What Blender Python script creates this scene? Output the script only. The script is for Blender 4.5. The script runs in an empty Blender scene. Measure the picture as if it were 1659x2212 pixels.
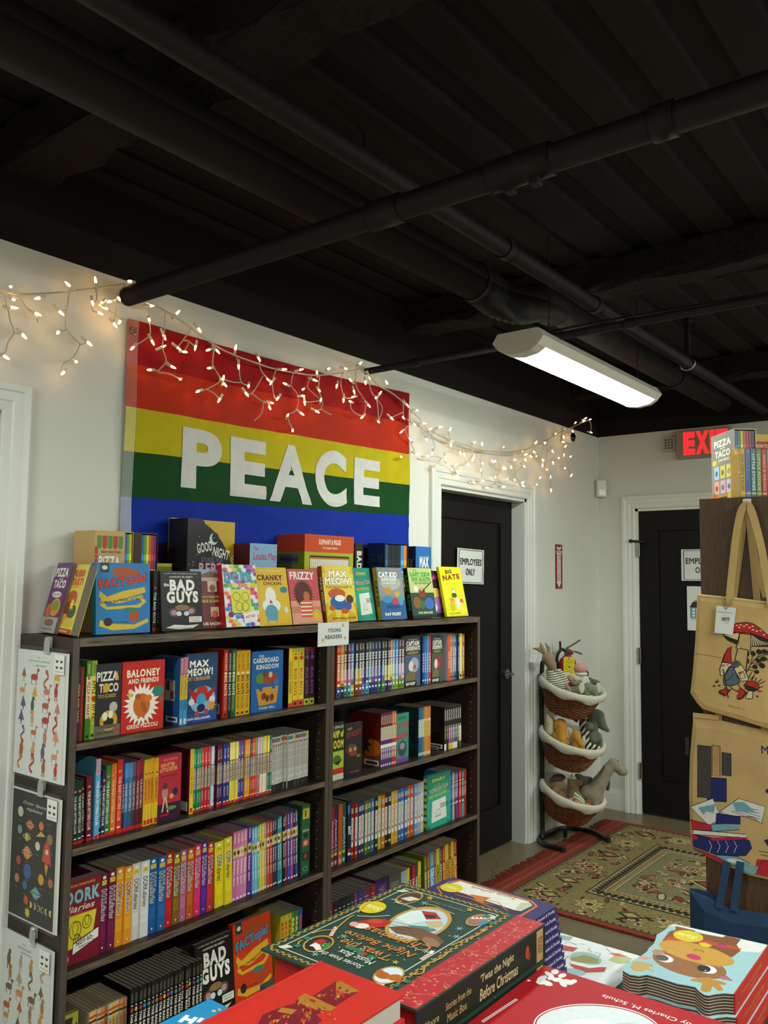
import bpy, bmesh, math, random, re
import numpy as np
from mathutils import Vector, Matrix
random.seed(7); rng = np.random.default_rng(5)
PI = math.pi
C = bpy.context.scene.collection
scene = bpy.context.scene

# ------------------------------------------------------------------ camera
W_, H_ = 1659, 2212
FPX = 1822.83; YAW = 0.9071; PITCH = 0.0791; ROLL = 0.0113
CAM = np.array([0.0, -2.40564, 1.50494])
FW = np.array([math.sin(YAW)*math.cos(PITCH), math.cos(YAW)*math.cos(PITCH), math.sin(PITCH)])
R0 = np.array([math.cos(YAW), -math.sin(YAW), 0.0]); U0 = np.cross(R0, FW)
RT = math.cos(ROLL)*R0 + math.sin(ROLL)*U0
UP = -math.sin(ROLL)*R0 + math.cos(ROLL)*U0
cd = bpy.data.cameras.new('camera'); co = bpy.data.objects.new('camera', cd); C.objects.link(co)
cd.sensor_fit = 'VERTICAL'; cd.sensor_height = 36.0; cd.lens = FPX/H_*36.0
cd.clip_start = 0.02; cd.clip_end = 60
co.matrix_world = Matrix(((RT[0], UP[0], -FW[0], CAM[0]), (RT[1], UP[1], -FW[1], CAM[1]),
                          (RT[2], UP[2], -FW[2], CAM[2]), (0, 0, 0, 1)))
scene.camera = co

# ------------------------------------------------------------------ world, exposure
w = bpy.data.worlds.new('room'); scene.world = w; w.use_nodes = True
w.node_tree.nodes['Background'].inputs[0].default_value = (0.75, 0.85, 0.9, 1)
w.node_tree.nodes['Background'].inputs[1].default_value = 0.05
vs = scene.view_settings
vs.view_transform = 'Standard'; vs.look = 'None'; vs.gamma = 1.0; vs.exposure = 0.12
try: vs.use_curve_mapping = False
except Exception: pass
FIXTURE_POWER = 40.0      # radiance of the wraparound fluorescent diffusers
OTHER_POWER = 70.0
BACK_POWER = 118.0         # the two lamps over the middle of the shop
BULB_POWER = 11.0

# ------------------------------------------------------------------ helpers
def un(px, py, ax, v):
    """point of the real plane axis=v seen at a photograph pixel (used to measure real positions)"""
    d = FW + RT*(px-W_/2)/FPX + UP*(H_/2-py)/FPX
    t = (v-CAM[ax])/d[ax]
    return CAM + d*t
def pj(P):
    d = np.asarray(P, float)-CAM; z = d@FW
    return W_/2+FPX*(d@RT)/z, H_/2-FPX*(d@UP)/z
def x_on(px, y, z):
    """x of the point on the line (x, y, z) that lies in image column px"""
    a, b = np.array([0, y, z])-CAM, np.array([1.0, 0, 0])
    k = (px-W_/2)/FPX
    return (k*(a@FW)-a@RT)/(b@RT-k*(b@FW))
def lin(h):
    if not isinstance(h, str): return tuple(h)
    h = h.lstrip('#')
    if len(h) == 3: h = ''.join(c*2 for c in h)
    r = []
    for i in (0, 2, 4):
        c = int(h[i:i+2], 16)/255
        r.append(c/12.92 if c <= .04045 else ((c+.055)/1.055)**2.4)
    return tuple(r)

MATS = {}
def mat(name, color=None, rough=.5, metal=0, emit=0, bump=0, bscale=200, var=0, vscale=8, attr=False, spec=.5,
        trans=0, stretch=None, emit_col=None, coat=0, sheen=0):
    if name in MATS: return MATS[name]
    m = bpy.data.materials.new(name); m.use_nodes = True; nt = m.node_tree
    b = nt.nodes['Principled BSDF']; L = nt.links
    b.inputs['Roughness'].default_value = rough; b.inputs['Metallic'].default_value = metal
    b.inputs['Specular IOR Level'].default_value = spec
    b.inputs['Transmission Weight'].default_value = trans
    b.inputs['Coat Weight'].default_value = coat
    b.inputs['Sheen Weight'].default_value = sheen
    tc = nt.nodes.new('ShaderNodeTexCoord'); src = tc.outputs['Object']
    if stretch:
        mp = nt.nodes.new('ShaderNodeMapping'); mp.inputs['Scale'].default_value = stretch
        L.new(src, mp.inputs['Vector']); src = mp.outputs['Vector']
    base = None
    if attr:
        a = nt.nodes.new('ShaderNodeAttribute'); a.attribute_name = 'Col'; base = a.outputs['Color']
    c = lin(color) if color else (.8, .8, .8)
    if var:
        n = nt.nodes.new('ShaderNodeTexNoise'); n.inputs['Scale'].default_value = vscale
        n.inputs['Detail'].default_value = 6; L.new(src, n.inputs['Vector'])
        mr = nt.nodes.new('ShaderNodeMapRange'); mr.inputs['From Min'].default_value = .3; mr.inputs['From Max'].default_value = .7
        mr.inputs['To Min'].default_value = 1-var; mr.inputs['To Max'].default_value = 1+var
        L.new(n.outputs['Fac'], mr.inputs['Value'])
        mx = nt.nodes.new('ShaderNodeMix'); mx.data_type = 'RGBA'; mx.blend_type = 'MULTIPLY'
        mx.inputs['Factor'].default_value = 1
        if base: L.new(base, mx.inputs['A'])
        else: mx.inputs['A'].default_value = (*c, 1)
        L.new(mr.outputs['Result'], mx.inputs['B']); base = mx.outputs['Result']
    if base: L.new(base, b.inputs['Base Color'])
    else: b.inputs['Base Color'].default_value = (*c, 1)
    if bump:
        n = nt.nodes.new('ShaderNodeTexNoise'); n.inputs['Scale'].default_value = bscale; n.inputs['Detail'].default_value = 4
        L.new(src, n.inputs['Vector'])
        bp = nt.nodes.new('ShaderNodeBump'); bp.inputs['Strength'].default_value = bump; bp.inputs['Distance'].default_value = .01
        L.new(n.outputs['Fac'], bp.inputs['Height']); L.new(bp.outputs['Normal'], b.inputs['Normal'])
    if emit:
        b.inputs['Emission Color'].default_value = (*lin(emit_col or color), 1)
        b.inputs['Emission Strength'].default_value = emit
    MATS[name] = m
    return m

M_PRINT = mat('gloss_print', attr=True, rough=.36, spec=.33, var=.05, vscale=120)
M_SATIN = mat('satin_print', attr=True, rough=.55, spec=.22, var=.05, vscale=120)
M_MATTE = mat('matte_print', attr=True, rough=.75, var=.05, vscale=160)
M_CLOTHP = mat('cloth_print', attr=True, rough=.9, var=.08, vscale=60, bump=.15, bscale=900)
M_WALL = mat('wall_paint', '#d6d5cb', rough=.7, bump=.06, bscale=260, var=.02, vscale=3)
M_TRIM = mat('trim_paint', '#dcdcd4', rough=.35, var=.02, vscale=5)
M_BLACK = mat('black_ceiling_paint', '#1d1814', rough=.9, spec=.2, bump=.25, bscale=60, var=.15, vscale=5)
M_BLACKROUGH = mat('black_sprayed_foam', '#201a16', rough=.95, spec=.2, bump=1.0, bscale=55, var=.3, vscale=40)
M_PIPE = mat('black_pipe_paint', '#1d1815', rough=.62, spec=.22, bump=.08, bscale=90, var=.12, vscale=12)
M_DOOR = mat('black_door_paint', '#120f0d', rough=.55, spec=.2, bump=.05, bscale=150)
M_WOOD = mat('dark_walnut_laminate', '#241c16', spec=.3, rough=.42, var=.3, vscale=9, stretch=(2, 30, 30), bump=.05, bscale=40)
M_WOODV = mat('dark_walnut_laminate_upright', '#33291f', spec=.25, rough=.45, var=.3, vscale=9, stretch=(30, 30, 1.6), bump=.05, bscale=40)
M_EDGE = mat('walnut_edge_band', '#5a4b3a', rough=.45, var=.75, vscale=8, stretch=(1.4, 26, 26))
M_EDGEV = mat('walnut_edge_band_upright', '#4a3f34', rough=.5, var=.4, vscale=8, stretch=(90, 90, 2))
M_METAL = mat('brushed_metal', '#9a968e', rough=.3, metal=1, var=.05)
M_DARKMETAL = mat('black_metal', '#1b1917', rough=.35, var=.1)
def clear_mat(name, tr):
    m = bpy.data.materials.new(name); m.use_nodes = True; nt = m.node_tree; nt.nodes.clear(); L = nt.links
    o = nt.nodes.new('ShaderNodeOutputMaterial'); mx = nt.nodes.new('ShaderNodeMixShader'); t = nt.nodes.new('ShaderNodeBsdfTransparent'); g = nt.nodes.new('ShaderNodeBsdfGlossy'); f = nt.nodes.new('ShaderNodeFresnel')
    t.inputs[0].default_value = (tr, tr, tr, 1); g.inputs['Roughness'].default_value = .05; f.inputs['IOR'].default_value = 1.42; ge = nt.nodes.new('ShaderNodeNewGeometry'); ml = nt.nodes.new('ShaderNodeMath'); ml.operation = 'MULTIPLY_ADD'; ml.inputs[1].default_value = -1; ml.inputs[2].default_value = 1; m2 = nt.nodes.new('ShaderNodeMath'); m2.operation = 'MULTIPLY'; L.new(ge.outputs['Backfacing'], ml.inputs[0]); L.new(ml.outputs[0], m2.inputs[0]); L.new(f.outputs[0], m2.inputs[1])
    L.new(m2.outputs[0], mx.inputs[0]); L.new(t.outputs[0], mx.inputs[1]); L.new(g.outputs[0], mx.inputs[2]); L.new(mx.outputs[0], o.inputs[0]); return m
M_GLASS = clear_mat('clear_acrylic', .97)
M_PLASTIC = mat('white_plastic', '#d9d8ce', rough=.4, var=.02)
M_PAPER = mat('paper', '#dedfd8', rough=.8, var=.03)
def pages_mat():
    m = mat('page_block', '#c3bba6', rough=.9)
    nt = m.node_tree; b = nt.nodes['Principled BSDF']
    tc = nt.nodes.new('ShaderNodeTexCoord'); wv = nt.nodes.new('ShaderNodeTexWave'); wv.bands_direction = 'X'
    wv.inputs['Scale'].default_value = 240; wv.inputs['Distortion'].default_value = 1.5
    nt.links.new(tc.outputs['Object'], wv.inputs['Vector'])
    cr = nt.nodes.new('ShaderNodeValToRGB')
    cr.color_ramp.elements[0].color = (*lin('#564e40'), 1); cr.color_ramp.elements[1].color = (*lin('#857b68'), 1)
    nt.links.new(wv.outputs['Fac'], cr.inputs['Fac']); nt.links.new(cr.outputs['Color'], b.inputs['Base Color'])
    return m
M_PAGES = pages_mat()

def obj(name, me, m=None, parent=None, loc=None, smooth=False):
    if isinstance(me, bmesh.types.BMesh):
        bm = me; me = bpy.data.meshes.new(name); bm.to_mesh(me); bm.free()
    o = bpy.data.objects.new(name, me); C.objects.link(o)
    if m:
        if len(me.materials) == 0: me.materials.append(m)
    if parent: o.parent = parent
    if loc is not None: o.location = loc
    if smooth: me.shade_smooth()
    return o
def thing(name, label, cat, loc=(0, 0, 0), rot=(0, 0, 0), group=None):
    o = bpy.data.objects.new(name, None); C.objects.link(o); o.empty_display_size = .02
    o.location = tuple(float(v) for v in loc); o.rotation_euler = rot; o['label'] = label; o['category'] = cat
    if group: o['group'] = group
    return o
def tag(o, label, cat, group=None):
    o['label'] = label; o['category'] = cat
    if group: o['group'] = group
    return o
def struct(name, me, m=None, parent=None):
    o = obj(name, me, m, parent)
    if parent is None: o['kind'] = 'structure'
    return o
def copy_tree(o, parent=None):
    c = o.copy(); C.objects.link(c)
    if parent: c.parent = parent
    for ch in list(o.children): copy_tree(ch, c)
    return c

def box(bm, a, b, bevel=0, seg=1):
    r = bmesh.ops.create_cube(bm, size=1)
    vsx = r['verts']
    for v in vsx:
        v.co = Vector([(a[i]+b[i])/2 + v.co[i]*(b[i]-a[i]) for i in range(3)])
    if bevel:
        es = {e for v in vsx for e in v.link_edges}
        bmesh.ops.bevel(bm, geom=list(es), offset=bevel, segments=seg, affect='EDGES', profile=.7)
    return bm
def BX(a, b, bevel=0, seg=1): return box(bmesh.new(), a, b, bevel, seg)
def frame_of(t):
    t = Vector(t).normalized(); a = Vector((0, 0, 1)) if abs(t.z) < .9 else Vector((1, 0, 0))
    u = t.cross(a).normalized(); return u, u.cross(t).normalized()
def tube(bm, pts, r, seg=8, cap=True, flat=1.0, radii=None, closed=False):
    pts = [Vector([float(c) for c in p]) for p in pts]; n = len(pts); rings = []
    u = None
    for i, p in enumerate(pts):
        t = (pts[(i+1) % n]-pts[i-1]) if closed else (pts[min(i+1, n-1)]-pts[max(i-1, 0)])
        if t.length < 1e-9: t = Vector((0, 0, 1))
        t.normalize()
        if u is None: u, v = frame_of(t)
        else:
            u = (u-t*u.dot(t))
            if u.length < 1e-6: u, v = frame_of(t)
            u.normalize()
        v = u.cross(t)
        rr = radii[i] if radii else r
        rings.append([bm.verts.new(p+u*math.cos(2*PI*k/seg)*rr+v*math.sin(2*PI*k/seg)*rr*flat) for k in range(seg)])
    for i in range(n if closed else n-1):
        A, B = rings[i], rings[(i+1) % n]
        for k in range(seg): bm.faces.new((A[k], A[(k+1) % seg], B[(k+1) % seg], B[k]))
    if cap and not closed:
        bm.faces.new(rings[0]); bm.faces.new(list(reversed(rings[-1])))
    return bm
def lathe(bm, prof, seg=24, M=None):
    rings = []
    for r, z in prof:
        rings.append([bm.verts.new((r*math.cos(2*PI*k/seg), r*math.sin(2*PI*k/seg), z)) for k in range(seg)])
    for A, B in zip(rings, rings[1:]):
        for k in range(seg): bm.faces.new((A[k], A[(k+1) % seg], B[(k+1) % seg], B[k]))
    bm.faces.new(list(reversed(rings[0]))); bm.faces.new(rings[-1])
    if M is not None:
        for R in rings:
            for v in R: v.co = M @ v.co
    return bm
def prism(bm, poly, n0, n1, basis=None):
    """polygon in (u, v), extruded from n0 to n1 along n; basis maps (u, v, n) to 3D"""
    f = basis or (lambda u, v, n: (u, v, n))
    A = [bm.verts.new(f(u, v, n0)) for u, v in poly]; B = [bm.verts.new(f(u, v, n1)) for u, v in poly]
    k = len(poly)
    bm.faces.new(list(reversed(A))); bm.faces.new(B)
    for i in range(k): bm.faces.new((A[i], A[(i+1) % k], B[(i+1) % k], B[i]))
    return bm
def smooth_path(pts, n=6):
    P = [Vector([float(c) for c in p]) for p in pts]; out = []
    for i in range(len(P)-1):
        p0, p1, p2, p3 = P[max(i-1, 0)], P[i], P[i+1], P[min(i+2, len(P)-1)]
        for k in range(n):
            t = k/n
            out.append(.5*((2*p1)+(p2-p0)*t+(2*p0-5*p1+4*p2-p3)*t*t+(3*p1-p0-3*p2+p3)*t**3))
    out.append(P[-1]); return out

# ------------------------------------------------------------------ flat print: real ink shapes laid on a surface
_TC = {}; _GC = {}
def _raw(s, off=0, res=3):
    cu = bpy.data.curves.new('t', 'FONT'); cu.body = s; cu.resolution_u = res; cu.offset = off; cu.fill_mode = 'FRONT'
    o = bpy.data.objects.new('t', cu); me = bpy.data.meshes.new_from_object(o)
    v = np.zeros(len(me.vertices)*3); me.vertices.foreach_get('co', v); f = [tuple(p.vertices) for p in me.polygons]
    bpy.data.objects.remove(o); bpy.data.curves.remove(cu); bpy.data.meshes.remove(me)
    return v.reshape(-1, 3)[:, :2], f
M_OUT = [(.709, .682), (.618, .682), (.391, .402), (.165, .682), (.073, .682), (.073, 0), (.171, 0), (.172, .531), (.383, .267), (.399, .267), (.610, .531), (.611, 0), (.709, 0)]
def glyph(c, off, res):
    k = (c, off, res)
    if k not in _GC:
        if ('adv', c) not in _GC: _GC[('adv', c)] = _raw('H'+c+'H')[0][:, 0].max()-_raw('HH')[0][:, 0].max()
        if c == 'M':                               # the font's M breaks when it is thickened, so thicken its outline here
            P = np.array(M_OUT); Q = []
            for q in range(len(P)):
                e0, e1 = P[q]-P[q-1], P[(q+1) % len(P)]-P[q]; n0 = np.array([e0[1], -e0[0]])/np.linalg.norm(e0); n1 = np.array([e1[1], -e1[0]])/np.linalg.norm(e1)
                b_ = n0+n1; d = max(b_@b_/2, .35); Q.append(P[q]+b_/d*off)
            _GC[k] = (np.array(Q), [tuple(range(len(Q)))])
        else: _GC[k] = _raw(c, off, res)
    return _GC[k]
def text_mesh(s, bold=0.0, shear=0.0, res=3):
    k = (s, bold, shear, res)
    if k in _TC: return _TC[k]
    x = 0; Vs = []; F = []; n = 0; off = bold*.55
    for c in s:
        v, f = glyph(c, off, res)
        if len(v):
            Vs.append(v+np.array([x, 0])); F += [tuple(i+n for i in q) for q in f]; n += len(v)
        x += _GC[('adv', c)]*(1+bold*1.6)
    if Vs:
        v = np.concatenate(Vs); v[:, 0] += shear*v[:, 1]; lo, hi = v.min(0), v.max(0); v = (v-lo)/np.maximum(hi-lo, 1e-6)-.5
    else: v = np.zeros((0, 2))
    _TC[k] = (v, F); return _TC[k]
def stroke_poly(pts, wd):
    P = [np.array(p, float) for p in pts]; L, R = [], []
    for i in range(len(P)):
        t = P[min(i+1, len(P)-1)]-P[max(i-1, 0)]; l = np.linalg.norm(t)
        n = np.array([-t[1], t[0]])/(l if l > 1e-9 else 1)*wd/2
        L.append(P[i]+n); R.append(P[i]-n)
    return L, R
def clip_poly(V, W, H):
    for ax, lim, sg in ((0, 0, 1), (0, W, -1), (1, 0, 1), (1, H, -1)):
        out = []
        for i in range(len(V)):
            p, q = V[i-1], V[i]; dp, dq = sg*(p[ax]-lim), sg*(q[ax]-lim)
            if (dp >= 0) != (dq >= 0):
                t = dp/(dp-dq); out.append((p[0]+(q[0]-p[0])*t, p[1]+(q[1]-p[1])*t))
            if dq >= 0: out.append(q)
        V = out
        if not V: return []
    return V
class Canvas:
    """coloured ink polygons on a W x H sheet; ops use 0..1 coordinates unless metric"""
    def __init__(s, W=1, H=1, step=8e-6):
        s.W, s.H = W, H; s.v = []; s.f = []; s.c = []; s.k = 0; s.step = step
    clip = True
    def _add(s, V, F, col):
        if s.clip and len(F) == 1 and any(x < 0 or y < 0 or x > s.W or y > s.H for x, y in V):
            V = clip_poly(V, s.W, s.H); F = [tuple(range(len(V)))]
            if len(V) < 3: return
        b = len(s.v); s.k += 1; z = s.step*s.k; c = (*lin(col), 1)
        for x, y in V: s.v.append((x, y, z)); s.c.append(c)
        for f in F: s.f.append(tuple(i+b for i in f))
    def rect(s, x0, y0, x1, y1, col):
        W, H = s.W, s.H
        s._add([(x0*W, y0*H), (x1*W, y0*H), (x1*W, y1*H), (x0*W, y1*H)], [(0, 1, 2, 3)], col)
    def poly(s, pts, col): s._add([(x*s.W, y*s.H) for x, y in pts], [tuple(range(len(pts)))], col)
    def ell(s, cx, cy, rx, ry, col, n=18, rot=0):
        a = math.radians(rot); V = []
        for i in range(n):
            x, y = rx*s.W*math.cos(2*PI*i/n), ry*s.H*math.sin(2*PI*i/n)
            V.append((cx*s.W+x*math.cos(a)-y*math.sin(a), cy*s.H+x*math.sin(a)+y*math.cos(a)))
        s._add(V, [tuple(range(n))], col)
    def ring(s, cx, cy, rx, ry, wd, col, n=28):
        V = []; F = []
        for i in range(n):
            c_, s_ = math.cos(2*PI*i/n), math.sin(2*PI*i/n)
            V += [((cx+rx*c_)*s.W, (cy+ry*s_)*s.H), ((cx+(rx-wd)*c_)*s.W, (cy+(ry-wd*s.W/s.H)*s_)*s.H)]
            j = (i+1) % n; F.append((2*i, 2*j, 2*j+1, 2*i+1))
        s._add(V, F, col)
    def burst(s, cx, cy, r0, r1, n, col, ph=0):
        V = []
        for i in range(2*n):
            r = r1 if i % 2 else r0; a = PI*i/n+ph
            V.append((cx*s.W+r*s.W*math.cos(a), cy*s.H+r*s.W*math.sin(a)))
        s._add(V, [tuple(range(2*n))], col)
    def text(s, t, cx, cy, w_, h_, col, rot=0, bold=0.02, shear=0):
        V, F = text_mesh(t, bold, shear)
        if not len(V): return
        if rot in (90, -90): lw, lh = w_*s.H, h_*s.W
        else: lw, lh = w_*s.W, h_*s.H
        a = math.radians(rot); X = V[:, 0]*lw; Y = V[:, 1]*lh
        P = np.stack([cx*s.W+X*math.cos(a)-Y*math.sin(a), cy*s.H+X*math.sin(a)+Y*math.cos(a)], 1)
        s._add(P.tolist(), F, col)
    def otext(s, t, cx, cy, w_, h_, col, out, rot=0, bold=0.04, ob=.1):
        s.text(t, cx, cy, w_*1.03, h_*1.08, out, rot, ob); s.text(t, cx, cy, w_, h_, col, rot, bold)
    def stroke(s, pts, wd, col):
        L, R = stroke_poly([(x*s.W, y*s.H) for x, y in pts], wd*s.W); n = len(L)
        s._add([tuple(p) for p in L]+[tuple(p) for p in R], [(i, i+1, n+i+1, n+i) for i in range(n-1)], col)
    def mesh(s, name, basis):
        V = [basis(x, y, z) for x, y, z in s.v]
        me = bpy.data.meshes.new(name); me.from_pydata(V, [], s.f)
        a = me.color_attributes.new('Col', 'FLOAT_COLOR', 'POINT')
        if s.c: a.data.foreach_set('color', np.array(s.c, dtype=np.float32).ravel())
        me.update(); return me
def paint(me, col):
    """one print colour for a whole mesh"""
    a = me.color_attributes.new('Col', 'FLOAT_COLOR', 'POINT')
    a.data.foreach_set('color', np.tile(np.array((*lin(col), 1), np.float32), len(me.vertices)))
    return me
def cobj(name, bm, col, m, parent=None, loc=None):
    o = obj(name, bm, m, parent, loc); paint(o.data, col); return o
# ------------------------------------------------------------------ the room
XC = 5.472; HW = 2.499; XB = -2.6; YF = -5.2; HC = 2.86
D1 = (3.530, 4.440, 1.985)            # door in the left wall: opening x0, x1, height
D3 = (0.300, 1.235, 1.985)
BD = (-0.262, -1.170, 1.992)          # door in the back wall: opening y0, y1, height
struct('floor', BX((XB, YF, -.05), (XC+.3, .3, 0)), mat('polished_concrete', '#6f624a', rough=.3, var=.15, vscale=3.2, bump=.04, bscale=30))
bm = bmesh.new(); T = .14
for x0, x1, z0 in ((XB, D3[0], 0), (D3[0], D3[1], D3[2]), (D3[1], D1[0], 0), (D1[0], D1[1], D1[2]), (D1[1], XC, 0)):
    box(bm, (x0, 0, z0), (x1, T, HW))
struct('wall_left', bm, M_WALL)
bm = bmesh.new()
for y0, y1, z0 in ((BD[0], T, 0), (BD[1], BD[0], BD[2]), (YF, BD[1], 0)): box(bm, (XC, y0, z0), (XC+T, y1, HW))
struct('wall_back', bm, M_WALL)
struct('wall_front', BX((XB, YF-.1, 0), (XC+T, YF, HW)), M_WALL)
struct('wall_right', BX((XB-.1, YF-.1, 0), (XB, T, HW)), M_WALL)
# the black band of open structure above the white walls
for nm, a, b in (('wall_left_upper', (XB, 0, HW), (XC, T, HC)), ('wall_back_upper', (XC, YF, HW), (XC+T, T, HC)),
                 ('wall_front_upper', (XB, YF-.1, HW), (XC+T, YF, HC)), ('wall_right_upper', (XB-.1, YF-.1, HW), (XB, T, HC))):
    struct(nm, BX(a, b), M_BLACK)
bm = bmesh.new(); box(bm, (XB-.1, YF-.1, HC), (XC+T, T, HC+.05))
for k in range(26):                    # ribs of the metal deck, running along the wall
    y = -.08-.2*k
    box(bm, (XB, y-.06, HC-.022), (XC, y+.06, HC+.01), .008)
struct('ceiling', bm, M_BLACK)
for i, x in enumerate((-.75, 1.28, 3.3, 5.15)):     # sprayed beams across the room
    bm = bmesh.new(); pts = [(x, YF, HC-.11), (x, 0, HC-.11)]
    box(bm, (x-.085, YF, HC-.15), (x+.085, 0, HC-.02), .02, 2)
    bmesh.ops.subdivide_edges(bm, edges=[e for e in bm.edges if e.calc_length() > 1], cuts=60)
    for v in bm.verts:
        v.co += Vector((rng.normal(0, .006), 0, rng.normal(0, .006)))
    struct('trim_%d' % (i+1), bm, M_BLACKROUGH)

def casing(name, along, o0, o1, ht, plane, wd=.09):
    """moulded door casing around an opening; along='x' on the left wall, 'y' on the back wall"""
    prof = [(0, 0), (0, .012), (.006, .016), (.03, .014), (.034, .018), (.06, .019), (.064, .024), (.082, .026), (wd, .02), (wd, 0)]
    bm = bmesh.new(); rings = []
    lo, hi = min(o0, o1), max(o0, o1)
    for (a, z, da, dz) in ((lo, 0, -1, 0), (lo, ht, -1, 1), (hi, ht, 1, 1), (hi, 0, 1, 0)):
        r = []
        for p, q in prof:
            A, Z = a+da*p, z+dz*p
            r.append(bm.verts.new((A, -q, Z) if along == 'x' else (plane-q, A, Z)))
        rings.append(r)
    for A, B in zip(rings, rings[1:]):
        for k in range(len(prof)-1): bm.faces.new((A[k], A[k+1], B[k+1], B[k]))
    bmesh.ops.recalc_face_normals(bm, faces=bm.faces)
    return bm
struct('trim_5', casing('c', 'x', D1[0], D1[1], D1[2], 0), M_TRIM)
struct('trim_6', casing('c', 'x', D3[0], D3[1], D3[2], 0), M_TRIM)
struct('trim_7', casing('c', 'y', BD[0], BD[1], BD[2], XC), M_TRIM)
def jamb(along, o0, o1, ht, p0, p1, t=.018):
    bm = bmesh.new(); lo, hi = min(o0, o1), max(o0, o1)
    for a0, a1, z0, z1 in ((lo-.001, lo+t, 0, ht), (hi-t, hi+.001, 0, ht), (lo, hi, ht-t, ht+.001)):
        if along == 'x': box(bm, (a0, p0, z0), (a1, p1, z1))
        else: box(bm, (p0, a0, z0), (p1, a1, z1))
    return bm
struct('trim_8', jamb('x', D1[0], D1[1], D1[2], -.001, T), M_TRIM)
struct('trim_9', jamb('x', D3[0], D3[1], D3[2], -.001, T), M_TRIM)
struct('trim_10', jamb('y', BD[0], BD[1], BD[2], XC-.001, XC+T), M_TRIM)

def door(name, along, o0, o1, ht, p, mt, hinge_side=1):
    lo, hi = min(o0, o1)+.02, max(o0, o1)-.02; ht -= .02
    def B(bm, a0, z0, a1, z1, d0, d1, bv=0):
        if along == 'x': box(bm, (a0, p+d0, z0), (a1, p+d1, z1), bv)
        else: box(bm, (p+d0, a0, z0), (p+d1, a1, z1), bv)
    bm = bmesh.new(); st = .13
    B(bm, lo, .01, lo+st, ht, 0, .04); B(bm, hi-st, .01, hi, ht, 0, .04)
    B(bm, lo+st, ht-st, hi-st, ht, 0, .04); B(bm, lo+st, .01, hi-st, .23, 0, .04)
    d = struct(name, bm, mt)
    pb = bmesh.new(); B(pb, lo+st-.004, .226, hi-st+.004, ht-st+.004, .012, .03, .006)
    obj('door_panel', pb, mt, d)
    return d, lo, hi
d1, lo, hi = door('door_1', 'x', D1[0], D1[1], D1[2], .085, M_DOOR)
# lever handle on the right side of door 1
hb = bmesh.new(); hx, hz = 4.345, .965
tube(hb, [(hx, .087, hz), (hx, .070, hz)], .028, 20)
tube(hb, [(hx, .072, hz), (hx, .035, hz)], .009, 10)
obj('door_handle', hb, M_METAL, d1)
hb = bmesh.new(); tube(hb, smooth_path([(hx, .036, hz), (hx-.04, .032, hz+.002), (hx-.1, .035, hz-.004)]), .009, 10)
obj('lever', hb, M_METAL, bpy.data.objects['door_handle'])
d2, _, _ = door('door_2', 'y', BD[0], BD[1], BD[2], XC+.01, M_DOOR)
for z in (1.72, 1.02, .28):            # hinges on its left edge
    b = bmesh.new(); box(b, (XC-.012, BD[0]-.03, z-.05), (XC+.004, BD[0]-.012, z+.05), .002)
    tube(b, [(XC-.014, BD[0]-.016, z-.052), (XC-.014, BD[0]-.016, z+.052)], .006, 8)
    obj('hinge', b, M_METAL, d2)
b = bmesh.new(); tube(b, [(XC-.02, BD[0]+.03, 1.775), (XC-.02, BD[0]-.07, 1.77)], .008, 8)
tube(b, [(XC-.02, BD[0]+.035, 1.775), (XC-.02, BD[0]+.02, 1.775)], .012, 8)
obj('door_stop', b, M_DARKMETAL, d2)
d3, _, _ = door('door_3', 'x', D3[0], D3[1], D3[2], .07, M_TRIM)
def baseboard(name, segs, along, p):
    bm = bmesh.new()
    for a0, a1 in segs:
        for h, t in ((.105, .014), (.122, .010), (.13, .006)):
            if along == 'x': box(bm, (a0, p-t, 0), (a1, p, h))
            else: box(bm, (p-t, a0, 0), (p, a1, h))
    struct(name, bm, M_TRIM)
baseboard('baseboard_left', [(XB, D3[0]-.09), (D3[1]+.09, D1[0]-.09), (D1[1]+.09, XC)], 'x', 0)
baseboard('baseboard_back', [(BD[0]+.09, 0), (YF, BD[1]-.09)], 'y', XC)

# ------------------------------------------------------------------ pipes and ducts under the ceiling
def coupling(bm, p, ax, r, l):
    a = Vector(p); d = Vector(ax); tube(bm, [a-d*l/2, a+d*l/2], r, 20)
def ptube(a, b, r, seg=20): return tube(bmesh.new(), [a, b], r, seg)
t = thing('sprinkler_pipe', 'thick black pipe running from left wall across the foreground ceiling', 'pipe', (1.655, 0, 2.445))
obj('pipe_run', ptube((0, .01, 0), (0, YF, 0), .032), M_PIPE, t, smooth=False).data.shade_smooth()
for y, l in ((-1.5, .16), (-1.11, .1), (-1.83, .05)):
    b = bmesh.new(); coupling(b, (0, y, 0), (0, 1, 0), .038, l); obj('coupling', b, M_PIPE, t).data.shade_smooth()
for y in (-1.47, -1.535):
    b = bmesh.new(); box(b, (-.014, y-.012, -.052), (.014, y+.012, -.034), .003); obj('bolt_lug', b, M_PIPE, t)
b = bmesh.new(); box(b, (-.008, -2.62, 0), (.008, -2.6, HC-2.445)); tube(b, [(0, -2.61+.02*math.cos(a), 0) for a in (0, .1)], .04, 16); obj('hanger', b, M_PIPE, t)
t = thing('thin_pipe', 'thin black pipe crossing the ceiling above the lit lamp', 'pipe', (2.93, 0, 2.447))
obj('pipe_run', ptube((0, .01, 0), (0, YF, 0), .015, 14), M_PIPE, t).data.shade_smooth()
for y in (-.28, -1.25): b = bmesh.new(); coupling(b, (0, y, 0), (0, 1, 0), .019, .04); obj('coupling', b, M_PIPE, t)
b = bmesh.new(); tube(b, smooth_path([(.01, -.75, .017), (.01, -1.0, .03), (.015, -1.3, .03), (0, -1.7, .018), (0, -2.6, .016)]), .004, 6); obj('cable', b, M_PIPE, t)
t = thing('duct', 'wide round black duct running along the ceiling beside the left wall', 'duct', (XB, -.747, 2.63))
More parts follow.
